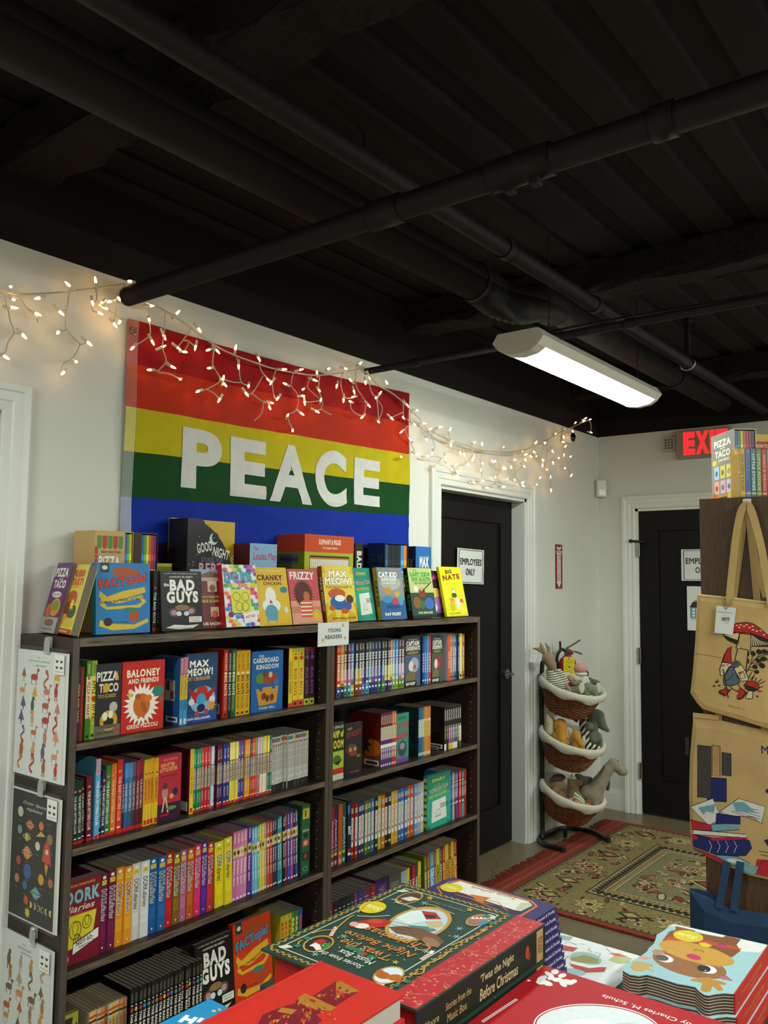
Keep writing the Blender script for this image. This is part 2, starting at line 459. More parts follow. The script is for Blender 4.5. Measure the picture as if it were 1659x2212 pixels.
obj('duct_run', ptube((0, 0, 0), (2.72-XB, 0, 0), .07, 28), M_PIPE, t).data.shade_smooth()
b = bmesh.new(); pts = smooth_path([(2.70-XB, 0, 0), (2.82-XB, -.005, -.02), (2.92-XB, -.05, -.03), (3.02-XB, -.085, 0), (3.14-XB, -.085, .01)], 8)
tube(b, pts, .07, 24, radii=[.07+.008*(i % 2) for i in range(len(pts))]); obj('flexible_elbow', b, M_PIPE, t).data.shade_smooth()
obj('duct_run', ptube((3.1-XB, -.085, .01), (XC-XB, -.085, .01), .06, 28), M_PIPE, t).data.shade_smooth()
for x in (2.66, 3.16, 4.6): b = bmesh.new(); coupling(b, (x-XB, 0 if x < 3 else -.085, 0 if x < 3 else .01), (1, 0, 0), .076 if x < 3 else .066, .03); obj('duct_band', b, M_PIPE, t).data.shade_smooth()
t = thing('long_pipe', 'black pipe parallel to the duct held by a hanger ring', 'pipe', (XB, -1.082, 2.565))
obj('pipe_run', ptube((0, 0, 0), (XC-XB, 0, 0), .0285), M_PIPE, t).data.shade_smooth()
for x in (2.32, 3.0): b = bmesh.new(); coupling(b, (x-XB, 0, 0), (1, 0, 0), .033, .05); obj('coupling', b, M_PIPE, t).data.shade_smooth()
hx = x_on(1485, -1.082, 2.56)
b = bmesh.new(); tube(b, [(hx-XB+.0, .034*math.cos(a), .034*math.sin(a)) for a in np.linspace(0, 2*PI, 20)[:-1]], .006, 8, closed=True)
obj('hanger_ring', b, M_METAL, t)
b = bmesh.new(); box(b, (hx-XB-.012, -.012, .034), (hx-XB+.012, .012, HC-2.565)); box(b, (hx-XB-.02, -.02, .2), (hx-XB+.02, .02, .24), .004)
obj('hanger_rod', b, M_PIPE, t)
b = bmesh.new(); tube(b, smooth_path([(1.62-XB, .02, .03), (1.64-XB, .05, .12), (1.6-XB, .12, .2)]), .006, 6); obj('cable_tie', b, M_PIPE, t)

# ------------------------------------------------------------------ wraparound fluorescent fixtures
M_DIFF = mat('lit_diffuser', '#f4faf6', rough=.5, emit=FIXTURE_POWER, emit_col='#eefaf4')
M_DIFF2 = mat('lit_diffuser_far', '#f4faf6', rough=.5, emit=OTHER_POWER, emit_col='#f2faf4')
M_DIFF3 = mat('lit_diffuser_shop', '#f4faf6', rough=.5, emit=BACK_POWER, emit_col='#f2faf4')
M_LAMP = mat('lamp_enamel', '#cfcabc', rough=.4, var=.02)
def fixture(loc, rz, label, dm):
    t = thing('ceiling_lamp', label, 'lamp', loc, (0, 0, rz))
    L = .61
    arc = [(-.082, .024), (-.06, .01), (-.03, .002), (0, 0), (.03, .002), (.06, .01), (.082, .024)]
    bm = bmesh.new(); A = [bm.verts.new((-L+.06, y, z)) for y, z in arc]; B = [bm.verts.new((L-.05, y, z)) for y, z in arc]
    for i in range(len(arc)-1): bm.faces.new((A[i], B[i], B[i+1], A[i+1]))
    obj('diffuser', bm, dm, t).data.shade_smooth()
    cap = [(-.084, .022), (-.055, .004), (0, -.004), (.055, .004), (.084, .022), (.108, .052), (.085, .085), (-.085, .085), (-.108, .052)]
    for s in (-1, 1):
        bm = prism(bmesh.new(), cap, s*L-s*(.064 if s < 0 else .034), s*L, lambda u, v, n: (n, u, v))
        bmesh.ops.recalc_face_normals(bm, faces=bm.faces)
        obj('end_cap', bm, M_LAMP, t)
    for s in (-1, 1):
        bm = prism(bmesh.new(), [(s*.0822, .0235), (s*.106, .052), (s*.083, .084), (s*.079, .084), (s*.1, .052), (s*.078, .0265)], -L+.065, L-.035, lambda u, v, n: (n, u, v)); bmesh.ops.recalc_face_normals(bm, faces=bm.faces)
        obj('side_rail', bm, M_LAMP, t)
    obj('housing', BX((-L+.03, -.076, .066), (L-.03, .076, .083), .004), M_LAMP, t)
    for s in (-1, 1):
        bm = bmesh.new(); tube(bm, [(s*.45, -.05, .08), (s*.45, -.05, HC-loc[2])], .003, 6); obj('suspension_wire', bm, M_DARKMETAL, t)
    return t
fixture((3.352, -.885, 2.352), 0, 'lit fluorescent wraparound lamp under the black ceiling', M_DIFF)
for i, (x, y) in enumerate(((-.35, -.95), (-.2, -3.1), (2.2, -3.3), (4.4, -3.3))):
    fixture((x, y, 2.36), 0, ('lit wraparound lamp left of the photo', 'lit wraparound lamp behind the camera', 'lit wraparound lamp right of the tall bookcase', 'lit wraparound lamp far behind the tall bookcase')[i], M_DIFF2 if i < 2 else M_DIFF3)
# ------------------------------------------------------------------ the two bookcases
SF = .302; ST = 1.332
LZ = [1.045, .764, .444, .105]; RZ = [1.051, .746, .428, .100]
PT = .021; ET = .018
def bookcase(x0, x1, zs, label, name='bookcase'):
    t = thing(name, label, 'bookcase', (x0, -.012, 0), group='walnut bookcases under the flag'); w_ = x1-x0
    def part(nm, a, b, m, par=t, bv=.0012): return obj(nm, BX(a, b, bv), m, par)
    D = SF-.012
    for a in (0, w_-PT):
        p = part('side_panel', (a, -D+.002, 0), (a+PT, 0, ST), M_WOODV)
        part('edge_band', (a+.0006, -D, 0), (a+PT-.0006, -D+.002, ST-.0006), M_EDGEV, p, 0)
    p = part('top_panel', (PT, -D+.002, ST-ET-.006), (w_-PT, 0, ST-.0005), M_WOOD)
    part('edge_band', (PT, -D, ST-ET-.006), (w_-PT, -D+.002, ST-.0005), M_EDGE, p, 0)
    for z in zs:
        p = part('shelf_board', (PT+.001, -D+.002, z-ET), (w_-PT-.001, -.008, z), M_WOOD)
        part('edge_band', (PT+.001, -D, z-ET), (w_-PT-.001, -D+.002, z), M_EDGE, p, 0)
    part('back_panel', (PT, -.008, .01), (w_-PT, -.001, ST-.02), M_WOOD)
    part('kick_board', (PT, -D+.02, 0), (w_-PT, -D+.035, .085), M_WOOD)
    bm = bmesh.new()
    for z in np.arange(.2, 1.28, .032):
        for y in (-.04, -D+.035):
            for x, s in ((PT, 1), (w_-PT, -1)):
                vs_ = [bm.verts.new((x+s*.0004, y+.0024*math.cos(2*PI*k/8), z+.0024*math.sin(2*PI*k/8))) for k in range(8)]
                bm.faces.new(vs_)
    o = obj('peg_holes', bm, mat('peg_hole', '#a79e8a', rough=.6), t); o['kind'] = 'stuff'
    return t
XL0, XL1, XR0, XR1 = 1.316, 2.379, 2.380, 3.434
bookcase(XL0, XL1, LZ, 'left dark walnut bookcase with art prints hanging on its side')
bookcase(XR0, XR1, RZ, 'right dark walnut bookcase next to the black door')

# ------------------------------------------------------------------ books
LABELS = set()
def uniq(s):
    k = s; 
    if k in LABELS: print('DUPLICATE LABEL', s)
    LABELS.add(k); return s
def cover_mesh(t, h, d, col, hard=False, spine_col=None, back_col=None):
    c = .0028 if hard else .0011; bm = bmesh.new(); faces = []
    y0 = 0
    # rounded spine, then boards
    n = 5 if t > .008 else 3
    sp = [(t*.5-t*.5*math.cos(PI*i/(n-1)) if False else t*i/(n-1), -min(.0009, t*.06)*math.sin(PI*i/(n-1))) for i in range(n)]
    outer = [(0, d)]+[(x, y+ .0012) for x, y in sp]+[(t, d)]
    inner = [(c, d), (c, c+.0015), (t-c, c+.0015), (t-c, d)]
    O0 = [bm.verts.new((x, y, 0)) for x, y in outer]; O1 = [bm.verts.new((x, y, h)) for x, y in outer]
    I0 = [bm.verts.new((x, y, 0)) for x, y in inner]; I1 = [bm.verts.new((x, y, h)) for x, y in inner]
    def strip(a, b):
        for i in range(len(a)-1): bm.faces.new((a[i], a[i+1], b[i+1], b[i]))
    strip(O0, O1); strip(list(reversed(I0)), list(reversed(I1)))
    for P, Q in ((O0, I0), (O1, I1)):
        k = len(P)
        bm.faces.new((P[0], P[1], Q[1], Q[0])); bm.faces.new((P[k-1], P[k-2], Q[2], Q[3]))
        bm.faces.new([P[i] for i in range(1, k-1)]+[Q[2], Q[1]])
    bm.faces.new((O0[0], O1[0], I1[0], I0[0])); bm.faces.new((O0[-1], O1[-1], I1[-1], I0[-1]))
    bmesh.ops.recalc_face_normals(bm, faces=bm.faces)
    return bm
def book(name, label, t, h, d, col, loc, rot=(0, 0, 0), hard=False, spine=None, front=None, back=None, group=None, cat='book', m=None, pages=True):
    """local frame: spine on y=0 facing -y, back cover x=0, front cover x=t, standing on z=0"""
    r = thing(name, uniq(label) if group is None else label, cat, loc, rot, group); m = m or M_PRINT
    o = obj('cover', cover_mesh(t, h, d, col, hard), m, r); paint(o.data, col)
    if pages:
        c = .003 if hard else .0012; e = .003 if hard else .0006
        obj('pages', BX((c, c+.002, e), (t-c, d-e*1.3, h-e)), M_PAGES, r)
    if spine:
        cv = Canvas(t, h); cv.rect(.01, .001, .99, .999, col); spine(cv); bul = min(.0009, t*.06)
        def bs(x, y, z): return (x, .0012-bul-z-.0001, y)
        obj('spine_print', cv.mesh('spine_print', bs), m, r)
    if front:
        cv = Canvas(d, h); front(cv)
        obj('cover_print', cv.mesh('cover_print', lambda x, y, z: (t+z+.0001, x, y)), m, r)
    if back:
        cv = Canvas(d, h); back(cv)
        obj('back_print', cv.mesh('back_print', lambda x, y, z: (-z-.0001, d-x, y)), m, r)
    return r
def tint(h, k):
    c = [max(0, min(255, int(int(h.lstrip('#')[i:i+2], 16)*k))) for i in (0, 2, 4)]
    return '#%02x%02x%02x' % tuple(c)
def hx(h):
    h = h.lstrip('#'); return '#'+(''.join(c*2 for c in h) if len(h) == 3 else h)

# spine designs: each returns a function drawing on the spine sheet
def sp(title, tcol='#f4f1e8', bands=(), vc=.5, ln=.6, ht=.55, dots=(), extra=(), bold=.03, shear=0):
    def f(c):
        for v0, v1, col in bands: c.rect(.02, v0, .98, v1, col)
        if title: c.text(title, .5, vc, ln, ht, tcol, -90, bold, shear)
        for v, r, col in dots: c.ell(.5, v, r, r*c.W/c.H, col, 10)
        for tx, v, l, hh, col in extra: c.text(tx, .5, v, l, hh, col, -90, .02)
    return f
ORD = ['first', 'second', 'third', 'fourth', 'fifth', 'sixth', 'seventh', 'eighth', 'ninth', 'tenth', 'eleventh', 'twelfth', 'thirteenth',
       'fourteenth', 'fifteenth', 'sixteenth', 'seventeenth', 'eighteenth', 'nineteenth', 'twentieth', 'twenty-first', 'twenty-second',
       'twenty-third', 'twenty-fourth', 'twenty-fifth', 'twenty-sixth', 'twenty-seventh', 'twenty-eighth', 'twenty-ninth', 'thirtieth']
YS = -.268            # spine plane on the shelves
class Row:
    def __init__(s, ox, oy, sc, z, where, y=YS): s.ox, s.oy, s.sc, s.z, s.where, s.y = ox, oy, sc, z, where, y
    def x(s, cx): return x_on(s.ox+cx/s.sc, s.y, s.z)
    def spines(s, edges, cols, names, h, what, design, d=.14, lean=0, hv=.0, group='paperbacks on the bookcase shelves', hard=False, yj=.003):
        """a run of upright books between crop-column edges; label = colour + what + ordinal + place"""
        n = len(edges)-1
        for i in range(n):
            x0, x1 = s.x(edges[i]), s.x(edges[i+1]); col = hx(cols[i % len(cols)])
            hh = h[i] if isinstance(h, (list, tuple)) else h+rng.uniform(-hv, hv)
            lab = '%s %s%s, %s' % (names[i % len(names)], what, (', '+ORD[i]+' in run') if n > 1 else '', s.where)
            ln = lean[i] if isinstance(lean, (list, tuple)) else lean
            r = book('paperback' if not hard else 'hardback', lab, max(x1-x0-.0006, .004), hh, d, col, (x0, s.y+abs(rng.normal(0, yj)), s.z), (0, ln, 0), hard=hard, spine=design(i, col))
            r['group'] = group
    def face(s, c0, c1, h, col, label, front, t=.014, tilt=0, spine=None, y=None, d=None, hard=False, col_side=None):
        """a book shown face out, front cover towards the room"""
        y = s.y if y is None else y
        x0 = x_on(s.ox+c0/s.sc, y, s.z); x1 = x_on(s.ox+c1/s.sc, y, s.z)
        R = Matrix.Rotation(-tilt, 3, 'X') @ Matrix.Rotation(-PI/2, 3, 'Z')
        # local x (front normal) -> -y ; local y (width) -> +x
        off = R @ Vector((t, 0, 0))
        e = R.to_euler()
        return book('hardback' if hard else 'paperback', label, t, h, x1-x0, hx(col), (x0-off.x, y-off.y, s.z-min(0, off.z)+ (0 if off.z >= 0 else 0)), tuple(e), hard=hard, spine=spine, front=front)
# ------------------------------------------------------------------ left bookcase, top shelf
G = 'paperbacks on the bookcase shelves'
LX0, LX1 = XL0+PT, XL1-PT
r = Row(140, 1380, 2.86, LZ[0], 'left bookcase top shelf')
def at(x0, x1, row, col, label, h, t=None, title='', d=.15, **k):
    a, b = row.x(x0), row.x(x1)
    o = book('paperback', label, b-a-.0006, h, d, col, (a, row.y, row.z), spine=k.get('spine') or sp(title, **{q: v for q, v in k.items() if q != 'spine'}))
    o['group'] = G; return o
def sq(c):                                           # little publisher squares
    c.rect(.2, .03, .8, .065, '#1c1a18')
at(68, 86, r, '#4a1238', 'purple paperback in far left corner of left top shelf', .208, title='PIZZA AND TACO', tcol='#e8c060', ln=.5)
at(86, 107, r, '#8e1a1c', 'dark red paperback, second in the left corner of top shelf', .204, title='WHO IS THE BEST', tcol='#b04038', ln=.5)
def s_pizza(c):
    c.rect(0, 0, 1, .27, '#3f7a1e'); c.rect(0, .27, 1, .8, '#efe2b8'); c.text('PIZZA MY HEART', .5, .5, .46, .62, '#b3291e', -90, .05)
    c.text('RHIANNON', .5, .9, .12, .4, '#cfe0b0', -90); c.rect(.25, .025, .75, .06, '#1c2a12'); c.burst(.5, .78, .4, .22, 6, '#c8402a')
at(120, 152, r, '#4c8a28', 'green paperback with red pizza title on cream spine', .219, spine=s_pizza)
def s_apple(c):
    c.rect(0, .25, 1, .8, '#e9d84a'); c.text('APPLE OF MY PIE', .5, .5, .5, .62, '#231f12', -90, .05); c.ell(.5, .52, .4, .03, '#b8341e')
    c.text('RICHMOND', .5, .9, .12, .4, '#38501a', -90); c.rect(.2, .03, .8, .065, '#22301a'); c.burst(.5, .2, .35, .15, 7, '#d8b23a')
at(152, 187, r, '#8fae2a', 'lime and yellow paperback with black apple title on spine', .219, spine=s_apple)
def f_scared(c):
    c.rect(.0, .0, 1, .16, '#6e6a58'); c.text('PIZZA', .45, .83, .8, .13, '#e9e2d0', 0, .06); c.poly([(.74, .77), (.9, .77), (.82, .9)], '#d9a03c')
    c.text('TACO', .52, .67, .74, .12, '#e9e2d0', 0, .06); c.ell(.42, .67, .13, .065, '#d59a2c'); c.text('TOO SCARED!', .45, .56, .7, .05, '#b9a23a', 0, .04)
    c.ell(.55, .22, .34, .14, '#c79a2a'); c.ell(.55, .2, .2, .07, '#2a221c'); c.ell(.72, .4, .16, .07, '#b8b2a0'); c.ell(.4, .28, .1, .06, '#e8dfc0'); c.ell(.62, .3, .09, .055, '#e8dfc0')
    c.ell(.5, .14, .4, .03, '#5a5648'); c.text('STEPHEN SHASKAN', .4, .06, .66, .04, '#2b261e', 0, .03); c.burst(.86, .08, .1, .05, 7, '#b5432a')
r.face(176, 338, .207, '#2e2b30', 'dark grey cover with frightened yellow food shape on top shelf', f_scared, t=.012)
def f_baloney(c):
    c.text('BALONEY', .5, .83, .78, .11, '#f0e6cc', 0, .07); c.text('AND FRIENDS', .5, .72, .72, .07, '#f0e6cc', 0, .06)
    c.burst(.47, .38, .43, .3, 22, '#ece8dc'); c.ell(.47, .37, .2, .17, '#c56a22'); c.ell(.38, .5, .07, .04, '#a9541a'); c.ell(.62, .46, .09, .05, '#d9772c'); c.ell(.52, .34, .05, .09, '#a9541a', rot=25)
    c.rect(.38, .18, .43, .24, '#c56a22'); c.rect(.5, .18, .55, .24, '#c56a22'); c.ell(.85, .55, .13, .08, '#2f7d74'); c.poly([(.88, .5), (.98, .3), (.93, .5)], '#2f7d74')
    c.ell(.2, .53, .07, .03, '#c8b44a'); c.ell(.2, .58, .05, .035, '#ded6b4'); c.text('GREG PIZZOLI', .5, .08, .72, .06, '#f0e6cc', 0, .05)
r.face(342, 606, .207, '#c22a20', 'bright red cover with white starburst and brown animal shape', f_baloney, t=.016, hard=True, d=.15)
def s_cat(c):
    c.rect(0, 0, 1, .38, '#3d8fb8'); c.rect(0, .38, 1, .74, '#d9b52c'); c.rect(0, .74, 1, 1, '#c07a84'); c.text('THE UNFRIENDLY FRIEND', .5, .5, .55, .5, '#2a3550', -90, .03); c.rect(.2, .02, .8, .1, '#bcd8e4')
def b_blue(c):
    c.rect(.55, .35, .85, .66, '#c9b498'); c.rect(.58, .5, .7, .64, '#5a4a40'); c.rect(.72, .38, .83, .5, '#7a5a48'); c.rect(.1, .84, .5, .87, '#b8702c')
    for i in range(5): c.rect(.12, .76-.03*i, .8, .77-.03*i, '#4d6f9c')
    c.rect(.62, .04, .95, .12, '#d8d8d2'); c.rect(.66, .06, .9, .1, '#3a3a3a')
a_, b_ = r.x(690), r.x(712)
o = book('paperback', 'blue backed paperback with pink and yellow spine, left of pair', b_-a_-.0006, .207, .17, '#23528e', (a_, r.y-.012, r.z), spine=s_cat, back=b_blue); o['group'] = G
a_, b_ = r.x(712.5), r.x(737)
o = book('paperback', 'blue backed paperback with pink and yellow spine, right of pair', b_-a_-.0006, .209, .17, '#23528e', (a_, r.y-.012, r.z), spine=s_cat); o['group'] = G
def f_maxblue(c):
    c.rect(.0, .0, 1, .12, '#274f9a'); c.otext('MAX', .42, .85, .6, .1, '#f3efe2', '#1a1a22', 0, .09, .16); c.otext('MEOW!', .45, .73, .8, .11, '#f3efe2', '#1a1a22', 0, .09, .16)
    c.text('CAT CRUSADER', .4, .635, .74, .055, '#d8a02c', 0, .06); c.ell(.55, .32, .4, .2, '#86aecb'); c.poly([(.1, .5), (.4, .42), (.7, .42), (.98, .5), (.75, .3), (.3, .28)], '#b5281f')
    c.ell(.52, .45, .18, .07, '#b53a24'); c.ell(.5, .33, .15, .08, '#3f9acb'); c.ell(.5, .2, .13, .06, '#1d2a52'); c.ell(.2, .3, .09, .05, '#d9dde0'); c.ell(.84, .31, .09, .05, '#d9dde0'); c.ell(.38, .12, .07, .04, '#b8402c'); c.ell(.66, .14, .07, .04, '#b8402c')
    c.burst(.83, .22, .15, .08, 9, '#d59a2e'); c.text('JOHN GALLAGHER', .42, .05, .76, .045, '#f0ede0', 0, .05)
r.face(737, 936, .216, '#28486e', 'blue cover with red caped hero shape and white title', f_maxblue, t=.016, hard=True)
def s_nat(tc='#f4efe0', body=None):
    def f(c):
        if body: c.rect(0, .0, 1, .62, body)
        c.text('BIG NATE', .5, .47, .3, .6, tc, -90, .05); c.text('LINCOLN PEIRCE', .5, .82, .26, .45, tc, -90, .02); c.ell(.5, .65, .35, .02, '#e0d0a8'); c.text('STAYS CLASSY', .5, .2, .2, .5, tint(tc, .7), -90, .03); c.rect(.25, .025, .75, .055, '#2a2220')
    return f
def b_red(c):
    c.rect(.1, .72, .6, .82, '#a88a3a'); c.ell(.5, .6, .3, .04, '#8a7a6a'); c.rect(.55, .05, .9, .2, '#cfd6da'); c.rect(.6, .08, .85, .16, '#4a78b0')
    for i in range(4): c.rect(.15, .45-.03*i, .8, .46-.03*i, '#c25a42')
a_, b_ = r.x(975), r.x(1003)
o = book('paperback', 'red comic paperback whose back cover shows, on top shelf', b_-a_-.0006, .221, .16, '#b82a1c', (a_, r.y, r.z), spine=s_nat('#f2d8b0'), back=b_red); o['group'] = G
at(1003.5, 1026, r, '#20242e', 'black comic spine between red and green ones on top shelf', .219, spine=s_nat('#d9d9d2'))
at(1026.5, 1051, r, '#2a6a2e', 'green comic spine left of three yellow ones', .219, spine=s_nat('#dfe6c2'))
for i, (a, b) in enumerate(((1053, 1081), (1081, 1110), (1110, 1140))):
    at(a, b, r, '#d9a31e', ['leftmost', 'middle', 'rightmost'][i]+' of three yellow comic spines on top shelf', .214, spine=s_nat('#2a2016'))
def s_card(c): c.text('THE CARDBOARD KINGDOM', .5, .4, .6, .5, '#9ab8d0', -90, .02)
def f_card(c):
    c.text('THE', .3, .92, .16, .035, '#d8d4c4', 0, .05); c.text('CARDBOARD', .45, .85, .8, .085, '#d8d4c4', 0, .07); c.text('KINGDOM', .5, .74, .7, .08, '#d8d4c4', 0, .07)
    c.poly([(.15, .38), (.25, .38), (.25, .34), (.35, .34), (.35, .4), (.65, .4), (.65, .36), (.75, .36), (.75, .4), (.86, .4), (.8, .12), (.25, .1)], '#c68f2a')
    c.ell(.3, .55, .16, .09, '#5f8a2e'); c.ell(.5, .52, .13, .08, '#9a4a28'); c.ell(.7, .54, .12, .08, '#a83a2a'); c.ell(.42, .62, .07, .05, '#6a4428'); c.ell(.6, .6, .06, .05, '#d9b078'); c.ell(.78, .47, .08, .06, '#4a6a9c')
    c.ell(.4, .25, .08, .06, '#7a3a24'); c.ell(.65, .22, .07, .06, '#8a2f24'); c.rect(.46, .16, .56, .26, '#5a3c20'); c.text('CHAD SELL', .5, .06, .5, .04, '#e8cf7a', 0, .05)
r.face(1147, 1343, .206, '#2160a4', 'blue cover with yellow box castle and silver title', f_card, t=.02, spine=s_card)
def b_dark(c):
    c.ell(.6, .5, .28, .12, '#8a3a1c'); c.ell(.5, .3, .2, .08, '#5c2a18'); c.rect(.15, .75, .8, .8, '#a8642c')
a_, b_ = r.x(1379), r.x(1404)
o = book('paperback', 'yellow spine with black back cover right of the castle cover', b_-a_-.0006, .208, .17, '#e0bf2a', (a_, r.y, r.z), spine=sp('HOUNDSLEY SUMMER', '#4a3416', bands=[(0, .07, '#c0432a')], ln=.55), back=lambda c: (c.rect(0, 0, 1, 1, '#191613'), b_dark(c))); o['group'] = G
def s_bug(tc, top, bot):
    def f(c):
        c.rect(0, .93, 1, 1, top); c.rect(0, 0, 1, .11, bot); c.text('BUG BOYS', .5, .42, .46, .55, tc, -90, .05); c.ell(.5, .83, .34, .035, tc); c.ell(.5, .9, .2, .02, tc); c.rect(.3, .03, .7, .07, '#231f1a')
    return f
for i, (a, b, col, tc, top, bot, l) in enumerate(((1405, 1440, '#d6c42a', '#c23a24', '#a8b02a', '#c8482a', 'lime yellow spine with red lettering, left of two'),
        (1441, 1475, '#d6c42a', '#c23a24', '#a8b02a', '#c8482a', 'lime yellow spine with red lettering, right of two'),
        (1476, 1509, '#30121f', '#7a4a8a', '#7a1c28', '#a8a83a', 'dark maroon spine with purple lettering, left of two'),
        (1510, 1540, '#30121f', '#7a4a8a', '#7a1c28', '#a8a83a', 'dark maroon spine with purple lettering, right of two'))):
    at(a, b, r, col, l, .207, spine=s_bug(tc, top, bot))

# ------------------------------------------------------------------ left bookcase, second shelf
r = Row(130, 1560, 2.812, LZ[1], 'left bookcase second shelf')
def s_sit(tc='#e9e4d4'):
    def mk(i, col):
        def f(c):
            c.text('THE BABY-SITTERS CLUB', .5, .47, .6, .52, tc, -90, .03); c.rect(.05, .0, .95, .045, '#c8241c'); c.ell(.5, .085, .34, .012, '#e8e4d6'); c.ell(.5, .84, .3, .018, '#d8823a')
        return f
    return mk
r.spines([52, 77, 104, 134, 160, 194], ['#12302a', '#0f2b24', '#10332a', '#16211f', '#6c1226'], ['dark green', 'deep green', 'bottle green', 'black green', 'maroon'], [.166, .17, .17, .172, .178], 'series paperback', s_sit(), lean=-.03)
def s_lb(c):
    c.rect(0, .8, 1, 1, '#c9a0b4'); c.text('THE BABY-SITTERS CLUB', .5, .45, .55, .5, '#e8f0f4', -90, .03); c.rect(.1, .0, .9, .05, '#c8241c'); c.ell(.5, .84, .3, .018, '#d8823a')
at(203, 233, r, '#5aa5cc', 'pale blue paperback standing taller among dark green spines', .222, spine=s_lb)
r.spines([234, 246, 272, 302], ['#171b24', '#2b1f4e', '#2f8034'], ['black', 'navy purple', 'mid green'], [.17, .188, .198], 'paperback after the tall pale blue', s_sit())
r.spines([303, 328, 336, 370], ['#d8662a', '#e3bd2e', '#c92a1e'], ['orange', 'thin yellow', 'red'], [.2, .2, .209], 'paperback before the navy ones', s_sit('#e8c8a0'))
r.spines([371, 386, 410, 434, 456, 477, 501], ['#1d2c5a', '#2f74b0', '#456a86', '#51425a', '#7a2038', '#6c1a30'], ['navy', 'blue', 'steel blue', 'grey violet', 'wine red', 'dark wine red'], [.195, .194, .194, .195, .196, .2], 'paperback before four yellow spines',
         lambda i, col: (lambda c: (c.rect(0, .78, 1, 1, tint(col, 1.25)), c.text('THE BABY-SITTERS CLUB', .5, .45, .5, .5, '#d6cfc4', -90, .03), c.rect(0, .0, 1, .05, '#c8241c'), c.rect(0, .05, 1, .28, tint(col, .8)))))
def s_y4(i, col): return lambda c: (c.rect(0, .72, 1, 1, '#d8a023'), c.rect(0, .32, 1, .72, '#d88a1e'), c.text('KAREN\'S WITCH', .5, .54, .3, .5, '#5a2a14', -90, .03), c.text('LITTLE SISTER', .5, .2, .2, .45, '#9a6a1a', -90, .02), c.rect(.1, .015, .9, .09, '#c2301e'), c.ell(.5, .78, .28, .012, '#8a3a1c'))
r.spines([503, 524.5, 546, 568, 591], ['#e8c62c'], ['yellow'], .194, 'spine of four alike with orange middle', s_y4)
def f_mar(c):
    c.rect(0, .0, 1, .26, '#3b1a38'); c.text('ANN M. MARTIN', .5, .93, .6, .035, '#e08a6a', 0, .03); c.text('BABY-SITTERS', .4, .85, .6, .06, '#e9a468', 0, .07); c.text('LITTLE SISTER', .45, .78, .75, .06, '#e9a468', 0, .07)
    c.text('KAREN\'S ROLLER SKATES', .45, .68, .7, .03, '#5a1a24', 0, .02); c.ell(.3, .42, .13, .1, '#b08a6a'); c.ell(.3, .53, .1, .05, '#5a3424'); c.stroke([(.3, .36), (.2, .14)], .06, '#d8b090'); c.stroke([(.34, .36), (.45, .12)], .06, '#d8b090'); c.ell(.6, .36, .1, .04, '#d8a23a'); c.ell(.75, .42, .12, .06, '#2a2a4a'); c.ell(.6, .18, .22, .03, '#5a8a4a'); c.rect(.1, .08, .5, .1, '#c8241c')
r.face(588, 728, .196, '#b32c3c', 'crimson cover with two running children shapes on second shelf', f_mar, t=.02)
def b_mar(c):
    for i in range(9): c.rect(.15, .9-.045*i, .85, .912-.045*i, '#7a2438')
    c.text('20', .5, .33, .4, .08, '#a06a28', 0, .05); c.rect(.3, .04, .95, .18, '#cfcac0'); c.rect(.4, .06, .6, .14, '#2a2a2a')
a_, b_ = r.x(781), r.x(806)
o = book('paperback', 'yellow spine with maroon back cover in middle of second shelf', b_-a_-.0006, .2, .17, '#5a1426', (a_, r.y, r.z), spine=lambda c: (c.rect(0, 0, 1, 1, '#e0b62a'), c.rect(.0, .0, 1, .25, '#e8c62c'), c.text('LITTLE SISTER', .5, .5, .4, .45, '#8a5a18', -90, .02), c.rect(.2, .02, .8, .09, '#c2301e')), back=b_mar); o['group'] = G
def s_bsc(bot, tc='#e8e0cc', top=None):
    def mk(i, col):
        def f(c):
            c.rect(0, .72, 1, 1, top or tint(col, 1.15)); c.rect(0, .68, 1, .71, tint(col, .5)); c.rect(0, .36, 1, .66, '#8c7a6c' if top is None else tint(col, .8)); c.text('BABY-SITTERS', .5, .5, .4, .5, tc, -90, .02); c.text('CLUB', .5, .84, .16, .4, tc, -90, .02)
            c.rect(0, .045, 1, .36, bot); c.text('PRINT', .5, .22, .16, .4, tint(tc, .9), -90, .02); c.rect(.05, 0, .95, .045, '#c8241c'); c.ell(.5, .055, .3, .012, '#ece6da')
        return f
    return mk
run2 = [([806, 824, 842, 859], ['#1f8a62'], 'sea green', '#137a50'), ([860, 878, 896, 912], ['#cf3a3c'], 'scarlet', '#cc2430'), ([912.5, 930], ['#a8c4d4'], 'ice blue', '#b8d4e0'),
        ([931, 950, 968, 986], ['#5a2438'], 'plum', '#4a2a5a'), ([986.5, 1008, 1028], ['#2c3c86'], 'indigo', '#33307a'), ([1028.5, 1046, 1062, 1079], ['#e0cc62'], 'lemon', '#e8d02a'),
        ([1079.5, 1098, 1118], ['#5a4a9a'], 'violet', '#3a3aa0'), ([1118.5, 1136, 1152], ['#d88a22'], 'amber', '#e09a20'), ([1152.5, 1164, 1184], ['#4a4468', '#cc4a30'], None, '#d03a2c'),
        ([1184.5, 1196, 1210], ['#8a9a3a', '#c8a4b8'], None, '#d85a3a'), ([1210.5, 1226, 1240, 1256], ['#c9a2b8', '#b8c44a', '#d8c24a'], None, '#e8e0c8'), ([1256.5, 1270, 1284], ['#dcc83a', '#1d6a6a'], None, '#2a7a74')]
